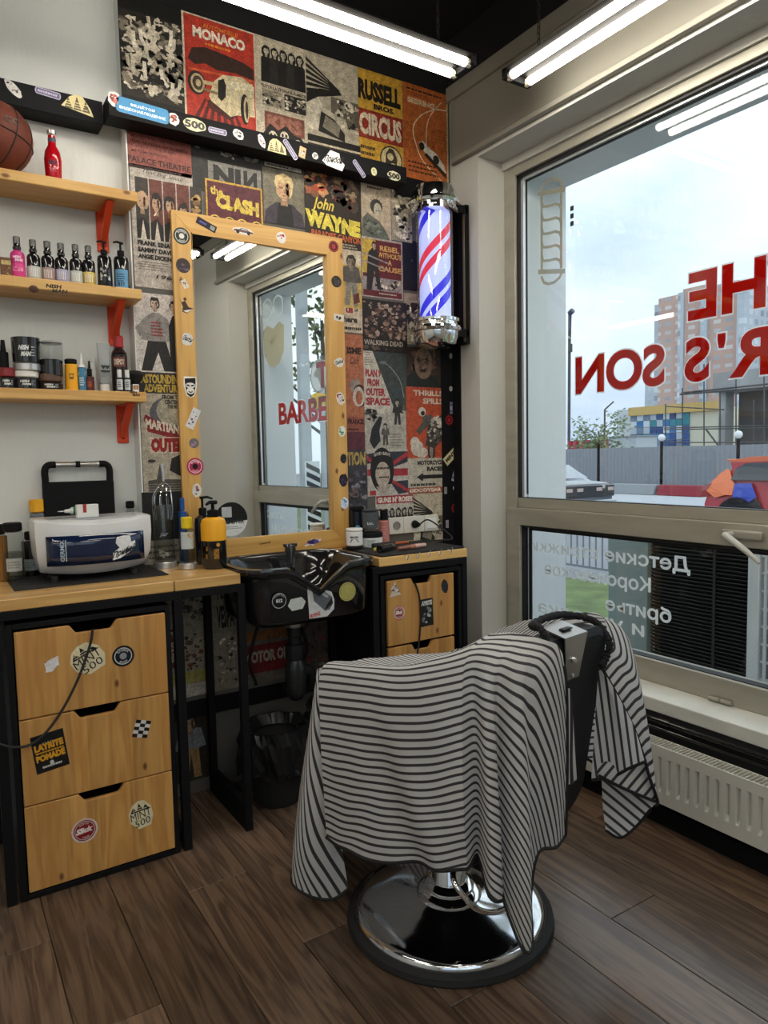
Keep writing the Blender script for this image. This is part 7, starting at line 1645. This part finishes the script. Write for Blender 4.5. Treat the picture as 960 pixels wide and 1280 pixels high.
# hatchback in colourful wrap, rear to the left
ya, yb = 8.45, 4.1; XS = 12.9
prof = [(0, .35), (.0, .62), (.015, .8), (.03, .98), (.1, 1.32), (.09, 1.46), (.2, 1.53), (.45, 1.55), (.6, 1.48), (.74, 1.08), (.95, .95), (1, .7), (1, .35), (.9, .2), (.1, .2)]
suv = car('hatchback_car', 'hatchback in an orange, blue and red wrap parked across the street', XS, XS + 1.8, ya, yb, prof, None, mat('car_red', '#a8202c', .3, coat=.5), (.17, .8))
Lc = yb - ya
side_pane(suv, [(.13, 1.08), (.14, 1.3), (.18, 1.4), (.45, 1.45), (.58, 1.4), (.7, 1.1)], XS, ya, Lc, M_CGL, 'side_window')
for poly, c, nm in (([(.025, .88), (.03, .98), (.07, 1.2), (.1, 1.3), (.115, 1.26), (.135, 1.08), (.15, 1.02), (.15, .8), (.12, .8), (.07, .74)], '#e0703a', 'orange_panel'), ([(.152, .78), (.152, 1.02), (.225, 1.03), (.26, .78), (.2, .6)], '#2f43a8', 'blue_panel'), ([(.152, .76), (.2, .59), (.26, .76), (.32, .35), (.25, .35)], '#1d1c26', 'black_panel'), ([(.09, 1.43), (.2, 1.525), (.45, 1.545), (.6, 1.475), (.58, 1.43), (.45, 1.48), (.17, 1.42)], '#d8663c', 'orange_roof_edge')):
    side_pane(suv, poly, XS, ya, Lc, mat('wrap_' + nm, c, .3, coat=.4), nm, -.008)
side_pane(suv, [(.0, .86), (.008, .98), (.045, 1.02), (.03, .9)], XS, ya, Lc, mat('tail_lamp', '#7d2a34', .2, coat=.5), 'tail_lamp', -.016)
m = MB(); m.lathe([(.40, -.02), (.40, .02)], (XS - .005, ya + Lc * .17, GZ + .36), 28, axis='x'); m.build('wheel_arch', mat('arch_black', (.01, .01, .011), .8), suv)
m = MB(); m.box(XS + .28, XS + 1.52, ya - .62, ya - .36, GZ + 1.455, GZ + 1.48); m.build('spoiler', mat('wrap_orange_panel', '#e0703a'), suv, bev=.01)
# dark sedan, rear towards the room
ya, yb = 11.35, 15.85
prof = [(0, .3), (0, .55), (.0, .72), (.01, .93), (.03, .97), (.13, 1.0), (.3, 1.36), (.42, 1.46), (.58, 1.42), (.75, 1.02), (.95, .85), (1, .6), (1, .3), (.9, .2), (.1, .2)]
sed = car('sedan_car', 'dark grey sedan seen from behind, beside the fence', 12.1, 13.9, ya, yb, prof, None, mat('car_grey', (.13, .14, .16), .25, .3, coat=.6), (.18, .8))
m = MB(); m.box(12.16, 13.84, 11.315, 11.36, GZ + .62, GZ + .9); m.build('rear_panel', mat('sedan_black_trim', (.015, .016, .018), .2, coat=.4), sed, bev=.02)
for xx in (12.2, 12.55, 13.2, 13.6):
    m = MB(); m.box(xx, xx + .2, 11.305, 11.318, GZ + .76, GZ + .84); m.build('tail_lamp', mat('lamp_pale', (.55, .42, .38), .2), sed, bev=.01)
m = MB(); m.lathe([(.05, 0), (.05, .012)], (13.45, 11.315, GZ + .86), 16, axis='y'); m.build('badge', M_CHROME, sed)
m = MB(); m.box(12.14, 13.88, 11.28, 11.35, GZ + .36, GZ + .55); m.build('bumper', mat('bumper_silver', (.5, .53, .55), .3, .2), sed, bev=.03)
m = MB(); rows = [[(12.32 + .06 * (z > 1.2) + 1.36 * u, ya + 4.5 * t + -.01, GZ + z + .012) for u in (0, .33, .66, 1)] for t, z in ((.145, 1.04), (.22, 1.2), (.295, 1.35))]; m.grid(rows); m.build('rear_window', mat('sedan_window', (.18, .22, .27), .1, coat=.5), sed)

# ---------------------------------------------------------------- buildings
def facade(name, c1, c2, cw, ny, nz, gap=.5):
    """brick colour with a grid of windows, object space in metres (y across, z up)"""
    m = bpy.data.materials.new(name); m.use_nodes = True; nt = m.node_tree; b = nt.nodes['Principled BSDF']; N = nt.nodes.new; L = nt.links.new
    tcn = N('ShaderNodeTexCoord'); sp = N('ShaderNodeSeparateXYZ'); L(tcn.outputs['Object'], sp.inputs[0])
    ad = N('ShaderNodeMath'); ad.operation = 'ADD'; L(sp.outputs['X'], ad.inputs[0]); L(sp.outputs['Y'], ad.inputs[1])
    cm = N('ShaderNodeCombineXYZ'); L(ad.outputs[0], cm.inputs[0]); L(sp.outputs['Z'], cm.inputs[1])
    br = N('ShaderNodeTexBrick'); br.offset = 0.0; br.inputs['Scale'].default_value = 1.0; br.inputs['Brick Width'].default_value = ny; br.inputs['Row Height'].default_value = nz; br.inputs['Mortar Size'].default_value = gap; br.inputs['Mortar Smooth'].default_value = 0; br.inputs['Bias'].default_value = -.2
    br.inputs['Color1'].default_value = (*lin(cw), 1); br.inputs['Color2'].default_value = (*lin(c2), 1); br.inputs['Mortar'].default_value = (*lin(c1), 1)
    L(cm.outputs[0], br.inputs['Vector']); L(br.outputs['Color'], b.inputs['Base Color']); b.inputs['Roughness'].default_value = .8
    return m
FB = facade('hazed_pink_brick_facade', '#c2a294', '#7d8894', '#d3cbc4', 2.1, 1.45, .42)  # brick tone paled, distance haze put into the colour
FWh = facade('white_loggia_facade', '#b9c0c6', '#6f7f90', '#d5dade', 1.6, 1.5, .3)
tw = thing('apartment_tower', 'tall pink brick apartment tower with white loggias beyond the fence', 'building', (116, 73, GZ))
def blk(px0, px1, ptop, X, X2, m_, nm, par, pb=563):
    a0 = on_x(px0, 500, X); a1 = on_x(px1, 500, X); zt = on_x((px0 + px1) / 2, ptop, X)[2]
    return bx(nm, m_, X, X2, a1[1], a0[1], GZ, zt, par)
for px0, px1, pt, X, m_, nm in ((817, 823, 381, 113, FWh, 'loggia_column'), (822, 848, 371, 112, FB, 'wing'), (846, 853, 366, 110.8, FWh, 'loggia_column'), (852, 880, 359, 111, FB, 'wing'), (874, 882, 360, 109.6, FWh, 'loggia_column'), (880, 921, 355, 110, FB, 'wing'), (919, 928, 357, 109, FWh, 'loggia_column')):
    blk(px0, px1, pt, X, X + 14, m_, nm, tw)
tw2 = thing('apartment_block', 'brown apartment block behind the letters, right of the tower', 'building', (140, 78, GZ)); blk(927, 985, 401, 135, 150, FB, 'wall', tw2); blk(940, 958, 396, 136, 140, FWh, 'stair_head', tw2)
tw3 = thing('apartment_block', 'pale apartment block peeping left of the tower foot', 'building', (150, 110, GZ)); blk(806, 820, 480, 140, 150, FWh, 'wall', tw3)
# colour-panelled low building
bl = thing('panelled_building', 'low building clad in blue, white and grey panels with a yellow roof edge', 'building', (75, 50, GZ))
blk(771, 788, 512, 72, 82, mat('pale_wall', (.55, .58, .6), .8), 'side_wall', bl); blk(787, 906, 512, 70, 85, mat('cream_wall', (.62, .58, .44), .8), 'wall', bl)
a0, a1 = on_x(786, 508, 69.7), on_x(906, 508, 69.7); z0, z1 = on_x(845, 516, 69.7)[2], on_x(845, 505, 69.7)[2]; bx('roof_edge', mat('yellow_fascia', '#c9a865', .7), 69.6, 70.2, a1[1], a0[1], z0, z1, bl)
rg = random.Random(12); cols = ['#24508a', '#2f6ea8', '#c4cdd4', '#6c7f96', '#1d3f78', '#a9b6c2', '#2a7f8c']
ML = [mat('panel_' + c.strip('#'), c, .5) for c in cols]; py = [516, 524.5, 533, 541.5, 550, 558]
for i in range(9):
    for j in range(5):
        q0, q1 = on_x(788 + i * 8.2, (py[j] + py[j + 1]) / 2, 69.9), on_x(788 + (i + 1) * 8.2, (py[j] + py[j + 1]) / 2, 69.9); zA, zB = on_x(830, py[j], 69.9)[2], on_x(830, py[j + 1], 69.9)[2]
        bx('facade_panel', rg.choice(ML), 69.85, 70.0, q1[1] + .03, q0[1] - .03, zB + .03, zA - .03, bl)
# concrete shell with scaffolding
cs_ = thing('concrete_shell', 'unfinished concrete building with a dark open floor behind the colourful car', 'building', (52, 24, GZ)); M_CONC = mat('raw_concrete', (.34, .34, .33), .9, tint=(.5, .2))
q0, q1 = on_x(891, 476, 46), on_x(1010, 476, 46); z1, z0 = on_x(925, 463, 46)[2], on_x(925, 488, 46)[2]; bx('slab', M_CONC, 46, 60, q1[1], q0[1], z0, z1, cs_); q2 = on_x(918, 520, 47); bx('shade_block', mat('open_floor_shade', (.09, .085, .08), .9), 47.5, 60, q1[1], q2[1], GZ, z0, cs_)  # dark block under the slab paints the shade of the open floor
bx('column', M_CONC, 46.2, 47.2, on_x(898, 520, 46.2)[1] - .5, on_x(898, 520, 46.2)[1], GZ, z0, cs_)
sc_ = thing('scaffolding', 'steel scaffolding in front of the concrete shell', 'scaffolding', (44, 29, GZ)); M_SCF = mat('rusty_tube', (.10, .095, .095), .6, .4)
def pipe(p, q, X, r=.045, nm='scaffold_tube', par=sc_): a_, b_ = on_x(*p, X), on_x(*q, X); MB().cyl(a_, b_, r, n=8).build(nm, M_SCF, par)
for px, t_ in ((853, 485), (880, 455), (900, 490), (920, 470), (942, 500), (955, 460), (832, 505)): pipe((px, t_), (px, 562), 44)
for (p, q) in (((852, 491), (960, 480)), ((850, 493), (960, 484)), ((830, 535), (960, 532)), ((832, 508), (905, 512)), ((832, 553), (960, 553)), ((830, 537), (960, 535)), ((882, 536), (900, 560))): pipe(p, q, 44, .06 if p[0] > 840 else .04)
# crane and site boxes
cr_ = thing('crane', 'thin tower crane standing at the left of the street view', 'crane', (60, 54, GZ))
pipe((712, 392), (711, 588), 60, .16, 'mast', cr_); pipe((712, 392), (716, 388), 60, .3, 'jib_head', cr_); pipe((714, 394), (713, 436), 60, .05, 'cable', cr_); pipe((713, 430), (713, 440), 60, .22, 'hook_block', cr_)
for i, (px0, px1, pt, c) in enumerate(((709, 737, 551, '#a8505a'), (738, 758, 549, '#b9a592'), (758, 778, 548, '#9a5248'))):
    q0, q1 = on_x(px0, 555, 40), on_x(px1, 555, 40); tt = thing('site_container', ('pink site container above the fence on the far left', 'beige site container above the fence', 'brick-red site container above the fence')[i], 'container', (42, q1[1], GZ), 0, 'site containers behind the fence'); bx('box', mat('cont_' + c.strip('#'), c, .7), 40, 43, q1[1] + .05, q0[1] - .05, GZ, on_x(px0, pt, 40)[2], tt)
    for k in range(3):
        yk = q1[1] + (q0[1] - q1[1]) * (.2 + .28 * k); bx('door', mat('cont_red', '#a3202a', .6), 39.95, 40, yk, yk + .22 * (q0[1] - q1[1]) * .5, 1.0, on_x(px0, pt + 1.2, 40)[2], tt)
q0, q1 = on_x(780, 552, 38.5), on_x(815, 552, 38.5); tt = thing('site_cabin', 'long white site cabin above the fence before the panelled building', 'cabin', (40, q1[1], GZ)); bx('box', mat('cabin_white', (.5, .54, .57), .6), 37, 39, q1[1], q0[1], GZ, on_x(797, 546, 38.5)[2], tt); bx('roof', M_CONC, 36.9, 39.1, q1[1] - .1, q0[1] + .1, on_x(797, 546, 38.5)[2], on_x(797, 545, 38.5)[2], tt)
# trees
def tree(label, x, y, h, rad_, n, seed, c1, c2, trunk=.12, size=.16):
    t = thing('street_tree', label, 'tree', (x, y, GZ + .06), 0, 'street trees'); g = random.Random(seed)
    m = MB(); m.tube([(x, y, GZ + .06), (x + .1, y, GZ + h * .35), (x, y + .1, GZ + h * .8)], [trunk, trunk * .8, trunk * .3], 8)
    ends = []
    for k in range(16):
        z0 = GZ + h * g.uniform(.3, .75); a_ = g.random() * 6.28; e_ = (x + rad_ * g.uniform(.5, .95) * math.cos(a_), y + rad_ * g.uniform(.5, .95) * math.sin(a_), z0 + h * g.uniform(.1, .3)); ends.append(e_)
        m.tube([(x, y, z0), ((x + e_[0]) / 2, (y + e_[1]) / 2, (z0 + e_[2]) / 2 + .1), e_], [trunk * .35, trunk * .22, trunk * .08], 5)
    m.build('trunk', mat('bark', (.06, .05, .042), .9), t)
    for idx, c in enumerate((c1, c2)):
        m = MB()
        for k in range(n):
            e_ = g.choice(ends); c_ = Vector((e_[0] + g.gauss(0, rad_ * .25), e_[1] + g.gauss(0, rad_ * .25), e_[2] + g.gauss(0, h * .09))); u = Vector((g.gauss(0, 1), g.gauss(0, 1), g.gauss(0, 1))).normalized() * size; v = u.orthogonal().normalized() * size * .5
            m.add([c_ - u, c_ + v, c_ + u, c_ - v], [(0, 1, 2, 3)])
        m.build('foliage', mat('leaf_' + c.strip('#'), c, .7), t, smooth=False, kind='stuff')
p = on_x(750, 556, 33); tree('small pale green tree above the fence, left of the panelled building', 33, p[1], 3.6, 1.5, 420, 1, '#5d6b48', '#7c8a62', .08, .14)
tree('bare tree with few leaves outside, seen in the mirror', 12, -14, 7.5, 3.0, 700, 3, '#4c5a30', '#6f7648', .16, .13)
tree('second tree outside, seen at the mirror edge', 19.5, -9, 6.5, 2.6, 600, 4, '#56632f', '#7a7d50', .14, .13)
# street lamp
sl = thing('street_lamp', 'thin street lamp above the fence near the small tree', 'street lamp', (45, on_x(757, 540, 45)[1], GZ)); pipe((755, 596), (756, 512), 45, .07, 'post', sl); pipe((756, 512), (767, 502), 45, .06, 'arm', sl)
# seen in the mirror: concrete column and striped post
tag(MB().lathe([(.115, GZ + .05), (.1, 6.0)], (6.0, -4.9, 0), 24).build('concrete_column', mat('column_grey', (.45, .46, .46), .8, tint=(2, .15))), 'round grey concrete column outside, seen in the mirror', 'column')
sp_ = thing('striped_post', 'board striped black and white outside, seen in the mirror', 'post', (5.05, -3.1, GZ)); bx('board', M_WHITEP, 4.94, 5.16, -3.12, -3.08, GZ + .05, 1.35, sp_)
for k in range(12):
    z = GZ + .06 + k * .125; MB().prism([(4.94, z + .1), (5.16, z), (5.16, z + .07), (4.94, z + .17)], (0, -3.079, 0), (1, 0, 0), (0, 0, 1), (0, .004, 0)).build('stripe', M_BLACK, sp_)
bx('pole', MATS['column_grey'], 5.22, 5.28, -3.14, -3.08, GZ + .05, 2.6, sp_)
tag(bx('kiosk', mat('kiosk_red', '#a52a30', .6), 9.8, 11.4, -8.8, -7.4, GZ + .05, .75, bev=.02), 'low red and white box outside, seen in the mirror', 'kiosk')
# ---------------------------------------------------------------- just outside the lower pane
lv = thing('louvred_unit', 'dark louvred air unit standing outside the lower pane', 'air unit', (3.5, 2.2, GZ)); L0, L1 = 1.9, 2.47
bx('casing', mat('unit_back', (.012, .012, .012), .8), 3.36, 3.75, L0, L1, GZ, 1.0, lv)
M_SLAT = mat('dark_slat', (.022, .019, .016), .6)
slat = None; z = GZ + .04
while z < .98:
    if slat is None: slat = MB().obox((0, 0, 0), (.016, (L1 - L0) / 2, .002), Matrix.Rotation(.7, 3, 'Y')).build('slat', M_SLAT, lv, local=True); o = slat
    else: o = slat.copy(); COL.objects.link(o); o.parent = lv
    o.location = Vector((3.34, (L0 + L1) / 2, z)) - WM[lv].translation; z += .02
m = MB(); m.box(3.325, 3.36, 2.09, 2.105, GZ, 1.0); m.build('stiffener', M_SLAT, lv)
tag(bx('pale_post', mat('greenish_panel', (.20, .245, .225), .5), 3.30, 3.36, 2.475, 2.74, GZ, 1.0, bev=.004), 'pale greenish panel beside the louvred unit outside', 'panel')
wf = thing('white_cage', 'white metal frame with a mesh panel outside at the right edge', 'frame', (3.28, 1.7, GZ)); M_WF = mat('white_frame', (.68, .70, .71), .4)
bx('post', M_WF, 3.26, 3.32, 1.83, 1.885, GZ, 1.05, wf, bev=.004); bx('rail', M_WF, 3.26, 3.32, .9, 1.83, 1.0, 1.05, wf, bev=.004)
bx('back_sheet', mat('grey_mesh_back', (.2, .21, .22), .6), 3.34, 3.36, .9, 1.83, GZ, 1.0, wf)
for k in range(14): bx('mesh_bar', M_WF, 3.285, 3.295, .9, 1.83, GZ + .06 + k * .085, GZ + .072 + k * .085, wf)
for k in range(10): bx('mesh_bar', M_WF, 3.272, 3.284, 1.80 - k * .085, 1.812 - k * .085, GZ, 1.0, wf)
# low railing between lawn and car park
rl = thing('garden_railing', 'thin grey metal railing beyond the lawn', 'railing', (7.6, 7, GZ)); M_RL = mat('railing_grey', (.22, .23, .24), .5, .3); bar = None
for zz in (GZ + .08, GZ + .95): bx('rail', M_RL, 7.58, 7.62, 5.2, 8.2, zz, zz + .03, rl)
y = 5.2
while y < 8.2:
    if bar is None: bar = MB().box(-.008, .008, -.008, .008, .08, .96).build('bar', M_RL, rl, local=True); o = bar
    else: o = bar.copy(); COL.objects.link(o); o.parent = rl
    o.location = Vector((7.6, y, GZ)) - WM[rl].translation; y += .11
